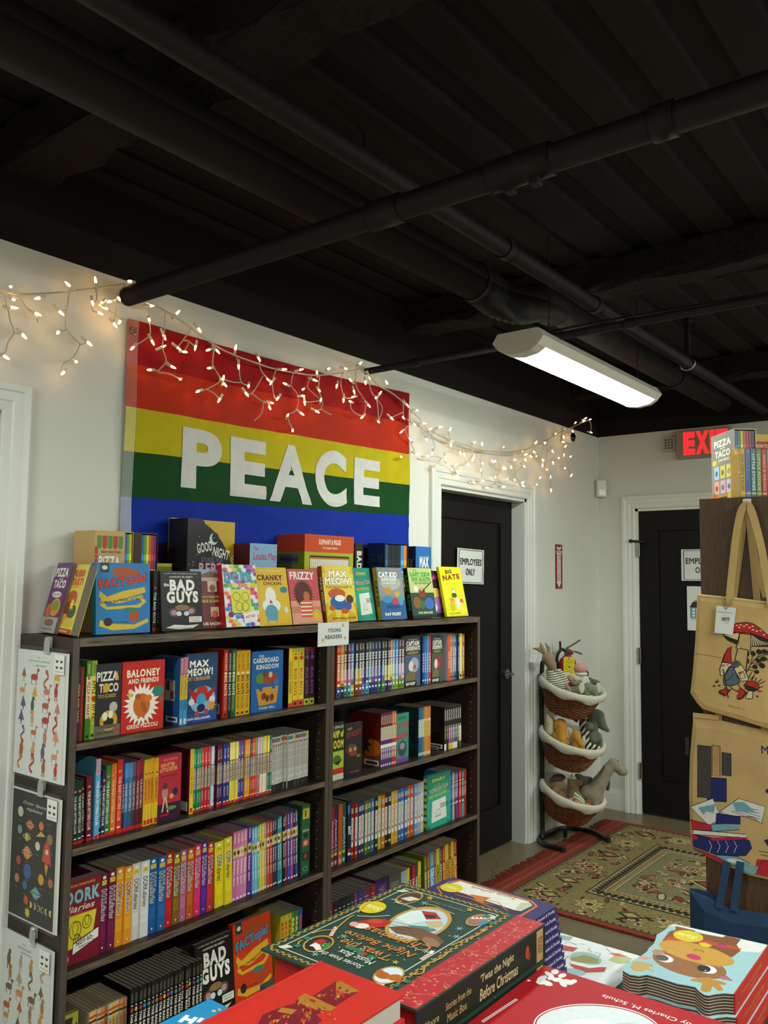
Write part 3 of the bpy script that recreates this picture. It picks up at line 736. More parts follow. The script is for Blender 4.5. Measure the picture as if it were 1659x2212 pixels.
for edges, cols, nm, bot in run2:
    names = [nm] if nm else {8: ['slate violet', 'vermilion'], 9: ['olive green', 'dusty pink'], 10: ['pale mauve', 'lime', 'straw yellow'], 11: ['light yellow', 'teal']}[[q[0][0] for q in run2].index(edges[0])]
    r.spines(edges, cols, names, .196, 'paperback after the crimson cover', s_bsc(bot))
def s_sil(i, col):
    k = ['#c23a2a', '#2a7a9a', '#2f8a4a', '#d8a22a', '#7a3a8a'][i % 5]
    return lambda c: (c.rect(0, .9, 1, .97, k), c.rect(0, .0, 1, .13, '#2a2622'), c.text('THE TREE HOUSE', .5, .6, .45, .5, '#6a665e', -90, .02), c.rect(.1, .14, .9, .34, '#cfccc2'), c.text('No. %d' % (i+1), .5, .24, .16, .5, '#4a4640', -90, .03), c.ell(.5, .84, .3, .02, '#8a3a2a'))
r.spines(list(np.linspace(1285, 1508, 15)), ['#b9b6ac'], ['silver white'], .186, 'spine', s_sil)

# ------------------------------------------------------------------ left bookcase, third shelf
r = Row(120, 1720, 2.765, LZ[2], 'left bookcase third shelf')
def f_dork(c):
    c.text('RACHEL RENEE RUSSELL', .5, .94, .7, .03, '#d8a048', 0, .03); c.otext('DORK', .52, .8, .92, .17, '#7fb2b6', '#1d2a30', 0, .09, .15); c.text('diaries', .45, .66, .8, .08, '#d8c8b4', 0, .03, .3)
    c.poly([(.05, .18), (.8, .22), (.9, .58), (.1, .6)], '#d8c426'); c.poly([(.1, .58), (.5, .63), (.5, .6), (.85, .58)], '#a83a54')
    for x, y, rx in ((.35, .4, .16), (.65, .46, .12), (.4, .28, .1)): c.ring(x, y, rx, rx*.7, .018, '#2c2818'); c.ring(x, y+.02, rx*.5, rx*.5, .014, '#2c2818')
    c.poly([(.28, .1), (.98, .22), (.98, .36), (.3, .25)], '#221a1c'); c.poly([(.3, .115), (.97, .23), (.97, .345), (.31, .235)], '#e8e2d6')
    V, F = text_mesh('NOT-SO-', .06, 0)
    c.text('NOT-SO-', .62, .245, .46, .05, '#1f1a1c', 9, .06); c.text('Tales from a', .58, .29, .34, .03, '#1f1a1c', 9, .03); c.text('Fabulous Life', .68, .2, .44, .03, '#1f1a1c', 9, .03); c.ring(.1, .08, .1, .06, .02, '#e0b8b8')
a_ = x_on(120+40/2.765, r.y, r.z)
r.face(28, 256, .222, '#7a1628', 'maroon diary cover with yellow drawing at left of third shelf', f_dork, t=.03)
DK = [(259, 304, '#68143c', 'plum purple'), (304, 351, '#661640', 'plum purple'), (351, 401, '#d8861e', 'orange'), (401, 451, '#dc8a20', 'orange'), (451, 500, '#c6c6c0', 'white'), (500, 551, '#cfcfc8', 'white'),
      (551, 603, '#1a5390', 'royal blue'), (603, 651, '#1d5a96', 'royal blue'), (653, 696, '#b31f24', 'crimson'), (698, 741, '#7a5a14', 'golden brown'), (741, 779, '#a65c86', 'mauve'), (781, 824, '#b5531e', 'rust orange'),
      (825, 866, '#d22a5c', 'hot pink'), (867, 903, '#4c2a8e', 'violet'), (904, 942, '#c02830', 'red'), (955, 1009, '#dcc61e', 'bright yellow'), (1010, 1056, '#dcc61e', 'bright yellow')]
def s_dork(col, dark=False):
    def f(c):
        W = '#16151c' if True else 0; halo = '#efece4' if hx(col) not in ('#c6c6c0', '#cfcfc8') else '#e4e2dc'
        c.ell(.5, .95, .22, .022, '#e8e2d0'); c.rect(.18, .855, .82, .915, '#d0bd3a'); c.stroke([(.3, .87), (.5, .905), (.7, .87)], .05, '#3a321c')
        c.text('DORK', .52, .7, .2, .74, halo, -90, .1); c.text('DORK', .52, .7, .19, .6, '#1d3038', -90, .03)
        c.text('diaries', .5, .5, .21, .62, halo, -90, .09, .3) if col not in ('#dcc61e', '#c6c6c0', '#cfcfc8') else None
        c.text('diaries', .5, .5, .2, .5, W, -90, .02, .3)
        for q in range(3): c.text('Tales from a Not-So', .28+.22*q, .27, .16, .12, tint(col, 1.7), -90, .02)
        c.poly([(.5, .04), (.38, .07), (.62, .07)], '#e4dcc8')
    return f
cnt = {}
for a, b, col, nm in DK:
    cnt[nm] = cnt.get(nm, 0)+1
    tot = sum(1 for q in DK if q[3] == nm)
    hh = .221 if a < 950 else .215
    x0, x1 = r.x(a), r.x(b)
    lab = ('%s diary hardback on third shelf%s' % (nm, '' if tot == 1 else ', '+('left' if cnt[nm] == 1 else 'right')+' of the pair'))
    o = book('hardback', lab, x1-x0-.0008, hh-.004*abs(rng.normal()), .15, col, (x0, r.y+.003*(cnt[nm] % 2), r.z), (0, -.035 if a > 950 else 0, 0), spine=s_dork(col), group=None); o['group'] = 'diary hardbacks on the third shelf'
def s_thin(bot=None, tc='#f0ece2', face=True):
    def mk(i, col):
        def f(c):
            c.rect(0, .62, 1, .76, ['#b8c46a', '#d8b48a', '#e0d0b8', '#c89a6a'][i % 4]); c.ell(.5, .69, .34, .03, ['#6a3a24', '#2a2220', '#c8a04a'][i % 3]) if face else None
            c.text(['MAMA', 'OWL DIARIES', 'CUPCAKE', 'STELLA', 'LOLA'][i % 5], .5, .9, .14, .45, tc, -90, .03); c.text(['Princess Posey', 'Katie Woo', 'Amber Brown', 'Ivy and Bean', 'Judy Moody'][i % 5] if False else 'Sticker Girl', .5, .4, .36, .45, tc, -90, .03); c.rect(.2, .02, .8, .045, '#ece8de')
        return f
    return mk
r.spines([1056, 1078, 1100, 1122, 1145], ['#c26a9c', '#cc74a6', '#c87aa4', '#cf80a8'], ['pink'], .222, 'thin paperback with green portrait', s_thin())
r.spines([1146, 1168], ['#6a2f92'], ['deep purple'], .226, 'thin paperback right of the pinks', s_thin())
nm2 = ['sky blue', 'light blue', 'aqua green', 'yellow', 'golden yellow', 'taupe', 'coral red', 'brick red', 'dark slate', 'navy', 'teal', 'turquoise', 'black', 'raspberry', 'cobalt', 'orchid', 'inky purple', 'steel violet']
cl2 = ['#6aa8d0', '#78b4d4', '#5ab08a', '#e0cc3a', '#dcc02e', '#a8937e', '#cc4434', '#b83a2c', '#3a2e36', '#25346a', '#2a7f86', '#3a9ca4', '#1e1a22', '#a82a56', '#3056a0', '#9a4a94', '#33204a', '#4a4a86']
r.spines([1176]+list(np.linspace(1190, 1450, 18)), cl2, nm2, [.218+.001*i for i in range(18)], 'thin paperback after the deep purple', s_thin(), lean=-.03)
def s_green(c):
    c.rect(.1, .8, .9, .95, '#c9b030'); c.rect(.35, .83, .5, .92, '#3a3020'); c.text('GREETINGS', .5, .63, .8, .035, '#c8c4b0', 0, .03); c.ell(.5, .56, .25, .04, '#20382c'); c.rect(.12, .4, .88, .5, '#b04a3a'); c.ell(.5, .45, .25, .035, '#d8a07a'); c.rect(.12, .2, .88, .32, '#2e2a24'); c.ell(.5, .26, .2, .04, '#8a4a3a'); c.ring(.5, .08, .3, .035, .05, '#8ab06a')
at(1466, 1516, r, '#2d5c3e', 'wide dark green hardback at right end of third shelf', .243, spine=s_green)

# ------------------------------------------------------------------ left bookcase, bottom shelf
r = Row(120, 1920, 2.765, LZ[3], 'left bookcase bottom shelf')
XB_ = lambda px: x_on(120+px/2.765, YS, .29)       # columns read at the height of the spine tops
def runx(xs, cols, names, h, what, design, d=.14):
    n = len(xs)-1
    for i in range(n):
        lab = '%s %s, %s in run, bottom shelf of left bookcase' % (names[i % len(names)], what, ORD[i])
        o = book('paperback', lab, xs[i+1]-xs[i]-.0006, h if not isinstance(h, list) else h[i], d, hx(cols[i % len(cols)]), (xs[i], YS+abs(rng.normal(0, .002)), LZ[3]), spine=design(i, hx(cols[i % len(cols)]))); o['group'] = G
xa, xb = XB_(60), XB_(195)
def f_ean(c):
    c.poly([(0, .6), (.6, .6), (.75, .95), (0, .95)], '#2a2c1c'); c.text('BEAN', .5, .8, .9, .13, '#1d2014', 0, .09); c.rect(.0, .0, 1, .5, '#b8b02a'); c.ell(.5, .3, .3, .15, '#5a8a3a')
r.face(-12, 118, .21, '#9aa428', 'lime cover with black lettering in bottom left corner', f_ean, t=.014)
X0 = XB_(205)
runx(list(np.linspace(X0, X0+.122, 11)), ['#c8b08a', '#d0a84a', '#b8a890', '#c4883a', '#8a6a5a'], ['beige', 'ochre', 'stone', 'orange tan', 'mushroom'], .188, 'striped spine',
     lambda i, col: (lambda c: (c.rect(0, .9, 1, .94, '#c2502a'), c.rect(0, .84, 1, .87, '#2a2420'), c.rect(.1, .5, .9, .8, tint(col, .8)), c.text('Magic Tree', .5, .5, .5, .5, '#4a3426', -90, .03))))
X1 = XB_(455); X2 = XB_(885)
def s_bad(i, col):
    k = ['#c2402a', '#6a5a9a', '#3a8ac0', '#d8b82a', '#c86a2a', '#4a9a5a', '#a83a5a'][(i*3) % 7]
    return lambda c: (c.text('THE BAD GUYS', .5, .4, .5, .6, '#e4dfd2', -90, .08), c.ell(.5, .7, .35, .03, k), c.rect(.2, .8, .8, .93, '#4a443c'), c.ell(.5, .76, .2, .012, '#d8d2c2'))
runx(list(np.linspace(X1, X2, 20)), ['#191714'], ['black'], .2, 'spine with white slanted lettering', s_bad)
def f_bad(extra=True):
    def f(c):
        c.text('#1 NEW YORK TIMES BESTSELLING SERIES', .5, .955, .8, .022, '#cfc8b8', 0, .02); c.text('-AARON BLABEY-', .5, .9, .6, .03, '#d8d2c4', 0, .04)
        c.text('the', .14, .77, .12, .06, '#ece8dc', 0, .06); c.text('BAD', .52, .76, .6, .19, '#f0ede2', 0, .1); c.text('GUYS', .52, .56, .76, .2, '#f0ede2', 0, .1)
        c.ell(.3, .3, .12, .075, '#5a4038'); c.ell(.72, .32, .12, .075, '#5a4038'); c.ell(.3, .3, .07, .045, '#b08a94'); c.ell(.72, .32, .07, .045, '#b08a94'); c.ell(.5, .38, .17, .05, '#8a6a44'); c.ell(.42, .28, .065, .04, '#d0d8da'); c.ell(.6, .28, .065, .04, '#bcd4e0')
        c.rect(.66, .13, .97, .225, '#e6e2d4'); c.text('BOOK WITH', .81, .195, .24, .025, '#26221e', 0, .04); c.text('A BONUS', .81, .158, .22, .025, '#26221e', 0, .04)
        c.poly([(.1, .05), (.4, .02), (.75, .03), (.9, .09), (.6, .08), (.3, .1)], '#d8d2c6')
    return f
r.face(850, 1075, .235, '#171513', 'black cover with big white lettering on bottom shelf', f_bad(), t=.02, tilt=.12)
def f_facto(base2):
    def f(c):
        snake = [(.12, .7), (.3, .82), (.6, .84), (.85, .8), (.9, .74)]
        c.ell(.5, .87, .22, .07, base2['blob']); c.ell(.72, .86, .1, .05, base2['blob'])
        c.poly([(.08, .6), (.2, .52), (.5, .6), (.9, .66), (.92, .58), (.55, .5), (.2, .44), (.06, .52)], base2['rib'])
        c.poly([(.1, .5), (.4, .46), (.85, .54), (.93, .44), (.8, .36), (.2, .34), (.08, .4)], base2['rib']); c.poly([(.14, .46), (.4, .425), (.8, .49), (.85, .44), (.75, .4), (.2, .38)], base2['bg'])
        c.poly([(.08, .2), (.3, .14), (.7, .12), (.95, .2), (.97, .15), (.7, .06), (.3, .05), (.06, .12)], base2['rib']); c.ell(.7, .25, .1, .1, base2['blob']); c.ell(.22, .17, .08, .06, '#2a2624')
        c.otext('FACTopia!', .5, .73, .88, .16, base2['title'], '#5a1612', 8, .1, .17); c.text('Follow the TRAIL of FACTS', .5, .47, .8, .035, '#2a2a22', 5, .04); c.text('BY JULIE BEER', .45, .16, .3, .025, '#2a2a22', -3, .03)
        c.rect(.08, .86, .24, 1, '#1d4030'); c.ell(.16, .93, .05, .03, '#d0d6d0'); c.ell(.62, .33, .16, .035, '#2f7a74')
    return f
r.face(1075, 1300, .25, '#c83a1a', 'orange cover with blue lettering and yellow ribbon on bottom shelf', f_facto(dict(blob='#a84a22', rib='#d8a628', bg='#c83a1a', title='#3a94c0')), t=.022, tilt=.1)
X3 = XB_(1345)
runx(list(np.linspace(X3, X3+.11, 7)), ['#b8a828', '#c2b02c', '#b0a42a', '#4a7a34', '#3a6a3a', '#2a4f8a'], ['dull yellow', 'mustard', 'olive yellow', 'leaf green', 'deep leaf green', 'blue'], .225, 'spine after the orange cover',
     lambda i, col: (lambda c: (c.text('BRILLIANT', .5, .6, .6, .6, ['#b03a28', '#c2402a', '#8a2a22', '#d8d060', '#c8c84a', '#c23a5a'][i % 6], -90, .1))), d=.19)
# ------------------------------------------------------------------ right bookcase, top shelf
r = Row(690, 1340, 4.608, RZ[0], 'right bookcase top shelf')
DM = [('#c2421f', '#2a4fa8', 'orange and blue'), ('#c2762a', '#26262c', 'amber and black'), ('#4a2430', '#2a8a94', 'maroon and teal'), ('#4a2430', '#2f96a0', 'maroon and aqua'), ('#1f62b0', '#d8bc2a', 'blue and yellow'), ('#26222a', '#8a3a2a', 'black and rust'),
      ('#26222a', '#94402c', 'black and brick'), ('#24242e', '#4a8ac0', 'black and light blue'), ('#2c2636', '#4a96c8', 'black and sky'), ('#1f6a62', '#2a2a30', 'teal and black'), ('#2a2a4a', '#3a2f7a', 'navy and indigo'), ('#2a2a4a', '#40348a', 'navy and violet'),
      ('#2a3a5a', '#2f7a44', 'slate and green'), ('#2a2c34', '#388a4a', 'charcoal and green'), ('#24242a', '#4a2456', 'black and purple'), ('#24242a', '#54286a', 'black and plum'), ('#d8761f', '#3a6a9a', 'bright orange'), ('#3a8ac4', '#9ab02a', 'sky and lime'),
      ('#3a8ac4', '#a2b62e', 'azure and lime'), ('#5a3450', '#5a8a2a', 'plum and green'), ('#5a3450', '#649432', 'mauve and green')]
def s_dog(i, col):
    bot = DM[i][1]
    mid = ['#c83a24', '#d8a22a', '#b87aa0', '#b06a98', '#3a86b8', '#c8a030', '#b89428', '#3038a0', '#38389a', '#3fa89a', '#5a4aa0', '#6a52a8', '#3a58b0', '#4a6ab8', '#c8c22a', '#ccc634', '#e0c42a', '#8abcd8', '#8ac0dc', '#c89ac8', '#cc9cc4'][i]
    def f(c):
        c.rect(0, .2, 1, .5, mid); c.rect(0, 0, 1, .2, bot); c.text('PILKEY', .5, .91, .12, .4, '#d8d2c2', -90, .03)
        c.text('DOG MAN', .5, .64, .3, .62, '#f2eee2', -90, .1); c.text('UNLEASHED', .5, .4, .18, .6, '#efe9da', -90, .08); c.ell(.5, .23, .36, .025, ['#e8e2d2', '#b83a2a', '#e8d8a0'][i % 3]); c.ell(.5, .12, .3, .02, '#ece8de'); c.rect(.3, .03, .7, .07, '#1c1a1c')
    return f
edg = [172, 211, 248, 283, 318, 355, 391, 425, 460, 496, 527, 557, 588, 620, 650, 678, 705, 735, 764, 790, 818, 845]
r.spines(edg, [q[0] for q in DM], [q[2] for q in DM], .203, 'comic spine with white lettering', s_dog, group='comic paperbacks on the right top shelf')
def f_capt(bg, blob1, blob2):
    def f(c):
        c.rect(0, 0, 1, .62, blob1); c.text('The Adventures of', .5, .93, .6, .03, '#d8d2c4', 0, .02); c.otext('CAPTAIN', .5, .85, .82, .1, '#dcd6c6', '#1c1a18', 0, .1, .18); c.otext('UNDERPANTS', .52, .75, .9, .09, '#dcd6c6', '#1c1a18', 0, .1, .18); c.ell(.5, .66, .4, .03, '#8a7a2a')
        c.ell(.6, .42, .3, .15, blob2); c.ell(.4, .4, .16, .1, '#d8d4c8'); c.ell(.62, .38, .1, .05, '#b85a2a'); c.poly([(.1, .14), (.6, .1), (.7, .24), (.3, .3), (.08, .22)], '#7a6a3a'); c.rect(.0, .0, .75, .11, '#171512'); c.otext('DAV PILKEY', .38, .055, .6, .06, '#eeeade', '#171512', 0, .1, .16)
    return f
r.face(848, 1003, .213, '#2a2834', 'dark comic cover with white lettering, left of two on top shelf', f_capt('#2a2834', '#4a5a7a', '#9aa4b4'), t=.016, spine=sp('', bands=[(.3, 1, '#8a8a2a')]))
r.spines([1030, 1050, 1070, 1090, 1113], ['#17407e', '#2a72b4', '#3a96b8', '#b82a5c'], ['dark blue', 'bright blue', 'cyan', 'magenta'], .207, 'comic spine between two dark covers', lambda i, col: sp('CAPTAIN', '#e4e6e4', vc=.45, ln=.4, bold=.06, dots=[(.08, .3, '#ece8de')]), d=.16)
r.face(1116, 1222, .207, '#24342c', 'dark comic cover with red shape, right of two on top shelf', f_capt('#24342c', '#4a5248', '#8a3a30'), t=.014)
def b_wht(c):
    c.rect(.1, .3, .5, .45, '#5a4a34'); c.rect(.5, .18, .8, .3, '#2a2622')
    for i in range(8): c.rect(.15, .9-.05*i, .85, .915-.05*i, '#8a86a0')
a_, b_ = r.x(1278), r.x(1303)
o = book('paperback', 'orange comic spine whose pale back cover shows on top shelf', b_-a_-.0006, .208, .16, '#c2bac4', (a_, r.y, r.z), spine=lambda c: (c.rect(0, 0, 1, 1, '#d8541c'), c.text('DOG MAN', .5, .45, .35, .5, '#f0d8b0', -90, .05)), back=b_wht); o['group'] = G
r.spines([1304, 1328, 1353, 1381, 1394, 1424, 1446], ['#c86a34', '#6a7a86', '#2a5aa4', '#26304a', '#e0c42a', '#a8542a'], ['burnt orange', 'blue grey', 'cobalt blue', 'midnight', 'yellow', 'brown orange'], [.207, .205, .205, .205, .206, .203], 'comic spine right of orange one', lambda i, col: sp('CAPTAIN UNDERPANTS', '#ecE8dc'.lower(), vc=.45, ln=.55, bold=.05, dots=[(.07, .3, '#1c1a18')], extra=[('PILKEY', .88, .12, .4, '#d8d0b8')]))

# ------------------------------------------------------------------ right bookcase, second shelf
r = Row(690, 1340, 4.608, RZ[1], 'right bookcase second shelf')
def f_doom(c):
    c.rect(0, 0, 1, .22, '#c8c8b8'); c.rect(0, .1, 1, .2, '#b8301e'); c.rect(0, .2, 1, .5, '#a4b83a'); c.text('IN SPACE', .5, .92, .9, .05, '#c8c4b0', 0, .05); c.text('CAMP of', .5, .8, .95, .13, '#d0c82a', 0, .1); c.text('DOOM', .5, .62, .95, .15, '#d0c82a', 0, .1); c.ell(.5, .35, .3, .08, '#4a6a2a'); c.poly([(.3, .3), (.6, .25), (.9, .35), (.6, .32)], '#1d2416')
r.face(100, 238, .213, '#262a1a', 'lime and black cover at left end of second right shelf', f_doom, t=.014)
def f_owl(c):
    c.text('epic!', .3, .9, .24, .07, '#9a9a9a', 0, .05); c.text('STICKY', .55, .8, .85, .1, '#8a2a24', 6, .09); c.ell(.45, .5, .3, .1, '#6a2a22'); c.ell(.4, .56, .2, .05, '#4a4438'); c.burst(.35, .5, .1, .06, 8, '#c88a3a'); c.burst(.6, .5, .1, .06, 8, '#c88a3a'); c.ell(.5, .42, .22, .05, '#7a3a2a'); c.ell(.8, .36, .12, .03, '#6a6a2a'); c.text('TROY WILSON', .6, .07, .5, .03, '#8a7a4a', 0, .03)
r.face(242, 420, .2, '#231c1c', 'very dark cover with red lettering and orange eyes', f_owl, t=.014)
def b_fire(c):
    c.rect(0, 0, 1, .5, '#7a3a16'); c.ell(.7, .35, .35, .16, '#b8641c'); c.burst(.45, .4, .3, .16, 9, '#3a241a'); c.rect(.5, .03, .95, .13, '#c8c2b0'); c.rect(.55, .05, .9, .1, '#3a362e')
    for i in range(4): c.rect(.2, .88-.05*i, .8, .9-.05*i, '#5a1a16')
XE = [600, 622, 641, 660, 679, 698, 713, 735, 756]
for i in range(8):
    a_, b_ = r.x(XE[i]), r.x(XE[i+1]); red = i >= 6
    def s_fire(c, red=red):
        c.rect(0, 0, 1, .5, '#c22a1e' if red else '#4a2a6a'); c.rect(0, .5, 1, .74, '#d0c4a4'); c.rect(0, .74, 1, 1, '#c86a2a' if red else '#6a1e26'); c.text('BAKUGAN', .5, .62, .2, .5, '#5a4a3a', -90, .04); c.text('WINGS', .5, .87, .16, .5, '#e4d8c0', -90, .05); c.text('ALIEN NEXT', .5, .27, .24, .6, '#ece8e0', -90, .1); c.rect(.25, .02, .75, .06, '#f0ece0')
        c.rect(.0, .36, 1, .42, '#e8e4da')
    o = book('paperback', ['purple footed spine with cream band, %s from left' % ORD[i], 'red footed spine with cream band, %s of two' % ('left' if i == 6 else 'right')][red], b_-a_-.0006, .216, .17, '#5c1a18', (a_, r.y-.004, r.z), spine=s_fire, back=b_fire if i == 0 else None); o['group'] = G
def f_cat(c):
    c.text('BARK', .5, .91, .6, .06, '#1f5a4a', 0, .06); c.text('CAT ON', .5, .75, .95, .13, '#c22a40', 4, .12); c.text('RUN', .5, .54, .9, .13, '#c22a40', 4, .12); c.ell(.5, .28, .34, .16, '#3a4250'); c.ell(.5, .33, .2, .07, '#8a8f98'); c.rect(0, 0, 1, .1, '#6a4a9a'); c.ell(.3, .06, .2, .02, '#b03050')
r.face(758, 886, .2, '#2f8a72', 'teal cover with crimson lettering on second right shelf', f_cat, t=.014)
def b_teal(c):
    for i in range(9): c.rect(.15, .92-.035*i, .85, .93-.035*i, '#4a5e5c')
    c.rect(.1, .5, .35, .57, '#8a3a24'); c.ell(.6, .2, .3, .12, '#1c3a50')
XE = [985, 1003, 1021, 1040, 1057, 1073, 1089, 1106]
for i in range(7):
    a_, b_ = r.x(XE[i]), r.x(XE[i+1]); col = ['#1d4f8a', '#22609a', '#2a7a7a', '#c87a24', '#cc8428', '#c87c22', '#c2721e'][i]
    o = book('paperback', ['blue spine left of aqua and orange ones', 'blue spine just left of the aqua one', 'aqua spine between blue and orange ones', 'orange spine touching the aqua one', 'orange spine second after the aqua one', 'orange spine third after the aqua one', 'orange spine ending the aqua and blue group'][i], b_-a_-.0006, .208, .17, '#16302e' if i == 0 else col, (a_, r.y, r.z),
             spine=lambda c, col=col, i=i: (c.rect(0, 0, 1, 1, col), c.rect(0, .4, 1, .72, ['#c8d0cc', '#c8d0cc', '#d0d8c0', '#d8b04a', '#d8b04a', '#d8b04a', '#d8b04a'][i]), c.text('MINECRAFT', .5, .55, .3, .5, '#2a4a5a' if i < 3 else '#7a4a14', -90, .04), c.ell(.5, .74, .34, .02, '#ece8de'), c.rect(.2, .03, .8, .09, '#dcd8cc')), back=b_teal if i == 0 else None); o['group'] = G
def f_photo(c):
    c.rect(.05, .05, .95, .95, '#bcb8ae'); c.ell(.5, .45, .3, .2, '#4a4640'); c.ell(.6, .35, .2, .1, '#2a2826')
tt = book('paperback', 'grey photo book lying flat in front of black spined books', .012, .2, .13, '#8a867c', (r.x(1225), r.y+.16, r.z+.001), (0, -PI/2, PI), spine=None, front=f_photo)
XE = [1243, 1264, 1285, 1306, 1327, 1350, 1372, 1392, 1412]
def b_blk(c):
    for i in range(14): c.rect(.15, .93-.04*i, .85, .938-.04*i, '#4a443c')
    c.rect(.55, .03, .95, .13, '#cfcabc'); c.rect(.6, .05, .9, .1, '#3a362e')
for i in range(8):
    a_, b_ = r.x(XE[i]), r.x(XE[i+1])
    o = book('paperback', 'black spine with coloured foot, %s from left on second right shelf' % ORD[i], b_-a_-.0006, .19, .19, '#15120f', (a_, r.y, r.z), spine=lambda c, i=i: (c.text('AMULET', .5, .8, .26, .55, '#d0c8b8', -90, .08), c.rect(0, .12, 1, .5, ['#17140f', '#1c1812', '#8a4a7a', '#a04a5a', '#2a6a8a', '#1f5a4a', '#a8543a', '#ccc4b0'][i]), c.rect(0, 0, 1, .14, ['#e0dccc', '#2a2622', '#c8b82a', '#c8c02a', '#d0d0d8', '#e0dccf', '#2a2622', '#3a5a3a'][i]), c.text('KIBUISHI', .5, .4, .3, .5, '#c8b84a' if i < 2 else '#ece6d8', -90, .05)), back=b_blk if i == 0 else None); o['group'] = G

# ------------------------------------------------------------------ right bookcase, third shelf
r = Row(690, 1620, 4.608, RZ[2], 'right bookcase third shelf')
r.spines([110, 149, 187, 228, 268], ['#8e1c22', '#38205a', '#b5541e', '#1d4a3e'], ['dark red', 'purple', 'burnt orange', 'dark green'], [.222, .223, .224, .225], 'spine with bright lettering',
         lambda i, col: sp('JurassiCAT', ['#e0a0a0', '#d0c0e0', '#c2301e', '#b8d8c0'][i], vc=.5, ln=.55, bold=.05, shear=.2, dots=[(.2, .35, '#c8a83a'), (.24, .3, '#3a7a3a')], extra=[('BEN', .06, .06, .5, '#ece8de')]))
r.spines([276, 318], ['#1b2038'], ['navy black'], .228, 'spine left of the white panelled ones', lambda i, col: (lambda c: (c.rect(.05, .78, .6, .92, '#3a6ab0'), c.text('EXIT', .5, .5, .14, .6, '#ece8de', -90, .1), c.rect(.2, .16, .8, .2, '#b82a4a'), c.ell(.5, .12, .36, .024, '#ece8de'))))
WK = [('#8e1d1a', 'dark red'), ('#98221c', 'red'), ('#1b2c5a', 'navy'), ('#1f3466', 'dark blue'), ('#4c6a20', 'moss green'), ('#3c5c22', 'green'), ('#2a62a8', 'blue'), ('#2a221c', 'black brown'), ('#a8a428', 'yellow green'), ('#c8641e', 'orange'),
      ('#241d18', 'black'), ('#2a221c', 'brown black'), ('#c8a01e', 'gold'), ('#c88a1c', 'amber'), ('#1f5a9a', 'mid blue'), ('#2a6ab0', 'bright blue'), ('#24508e', 'royal blue'), ('#c8541c', 'burnt orange'), ('#b8481a', 'rust'), ('#6a8ab8', 'pale blue'), ('#7a96c0', 'light blue'), ('#c2a878', 'tan')]
def s_wimpy(i, col):
    def f(c):
        c.rect(.14, .24, .86, .74, '#d6d2c8'); c.ell(.5, .74, .36, .02, '#d6d2c8'); c.ell(.5, .24, .36, .02, '#d6d2c8'); c.rect(.2, .84, .8, .93, '#c9c4b6'); c.text('KID', .5, .885, .07, .4, '#2a2622', -90, .05)
        c.text('DIARY OF A WIMPY KID', .5, .52, .42, .5, '#8a6a52', -90, .03); c.poly([(.5, .3), (.32, .35), (.68, .35)], '#1d1a18'); c.ell(.5, .1, .3, .025, ['#d8c02a', '#e0d2a0'][i % 2]); c.ell(.5, .1, .12, .01, '#2a2622')
    return f
r.spines(list(np.linspace(319, 1043, 23)), [q[0] for q in WK], [q[1] for q in WK], [.205+.0003*i for i in range(22)], 'hardback with white title panel', s_wimpy, group='white panelled hardbacks on the right third shelf', d=.15)
def f_diary(c):
    c.burst(.5, .35, .62, .5, 20, '#2aa080'); c.text('DIARY', .5, .89, .56, .06, '#c8b84a', 0, .06); c.text('of a', .5, .8, .2, .045, '#b84a3a', 0, .05); c.text('Wimpy Kid', .5, .71, .82, .09, '#d8c8b8', 5, .1); c.text('Wimpy Kid', .5, .71, .8, .075, '#b0402c', 5, .03); c.text('NO BRAINER', .48, .6, .76, .06, '#b8a82a', 3, .08)
    c.poly([(.2, .1), (.84, .13), (.8, .53), (.22, .5)], '#dcdcd2')
    for i in range(3): c.rect(.56, .34+.03*i, .92, .352+.03*i, '#1f1e26')
    c.stroke([(.34, .2), (.62, .2)], .012, '#26241f'); c.stroke([(.42, .2), (.42, .32), (.56, .32), (.56, .2)], .012, '#26241f')
r.face(1068, 1300, .226, '#1e7f62', 'green diary cover with white drawing panel on third right shelf', f_diary, t=.02, hard=True, spine=lambda c: [c.rect(.1, .05+.12*i, .9, .12+.12*i, ['#c8c02a', '#d8d4c4'][i % 2]) for i in range(8)])
r.spines([1302, 1317, 1330, 1350, 1369, 1391, 1414, 1440], ['#1f62a4', '#2a74b4', '#98a428', '#5a2a8e', '#6a2f96', '#b82230', '#1d5a44'], ['blue', 'sky blue', 'lime', 'violet', 'purple', 'red', 'deep green'], .208, 'spine right of the green diary cover', lambda i, col: sp('MY WEIRD', '#e8e4d8', vc=.6, ln=.3, bold=.04, dots=[(.35, .3, '#ece8de'), (.8, .25, '#e0d8a0')], bands=[(.0, .3, ['#2a8aa0', '#2a8aa0', '#c8b82a', '#4a2a7a', '#8a3aa0', '#c83a2a', '#2a9a90'][i])], extra=[('DAN', .9, .1, .4, '#e8e4d8')]))
r.spines([1441, 1464], ['#a81e2a'], ['crimson'], .208, 'spine ending the third right shelf', lambda i, col: sp('MY WEIRD', '#e8c8b8', vc=.6, ln=.3))

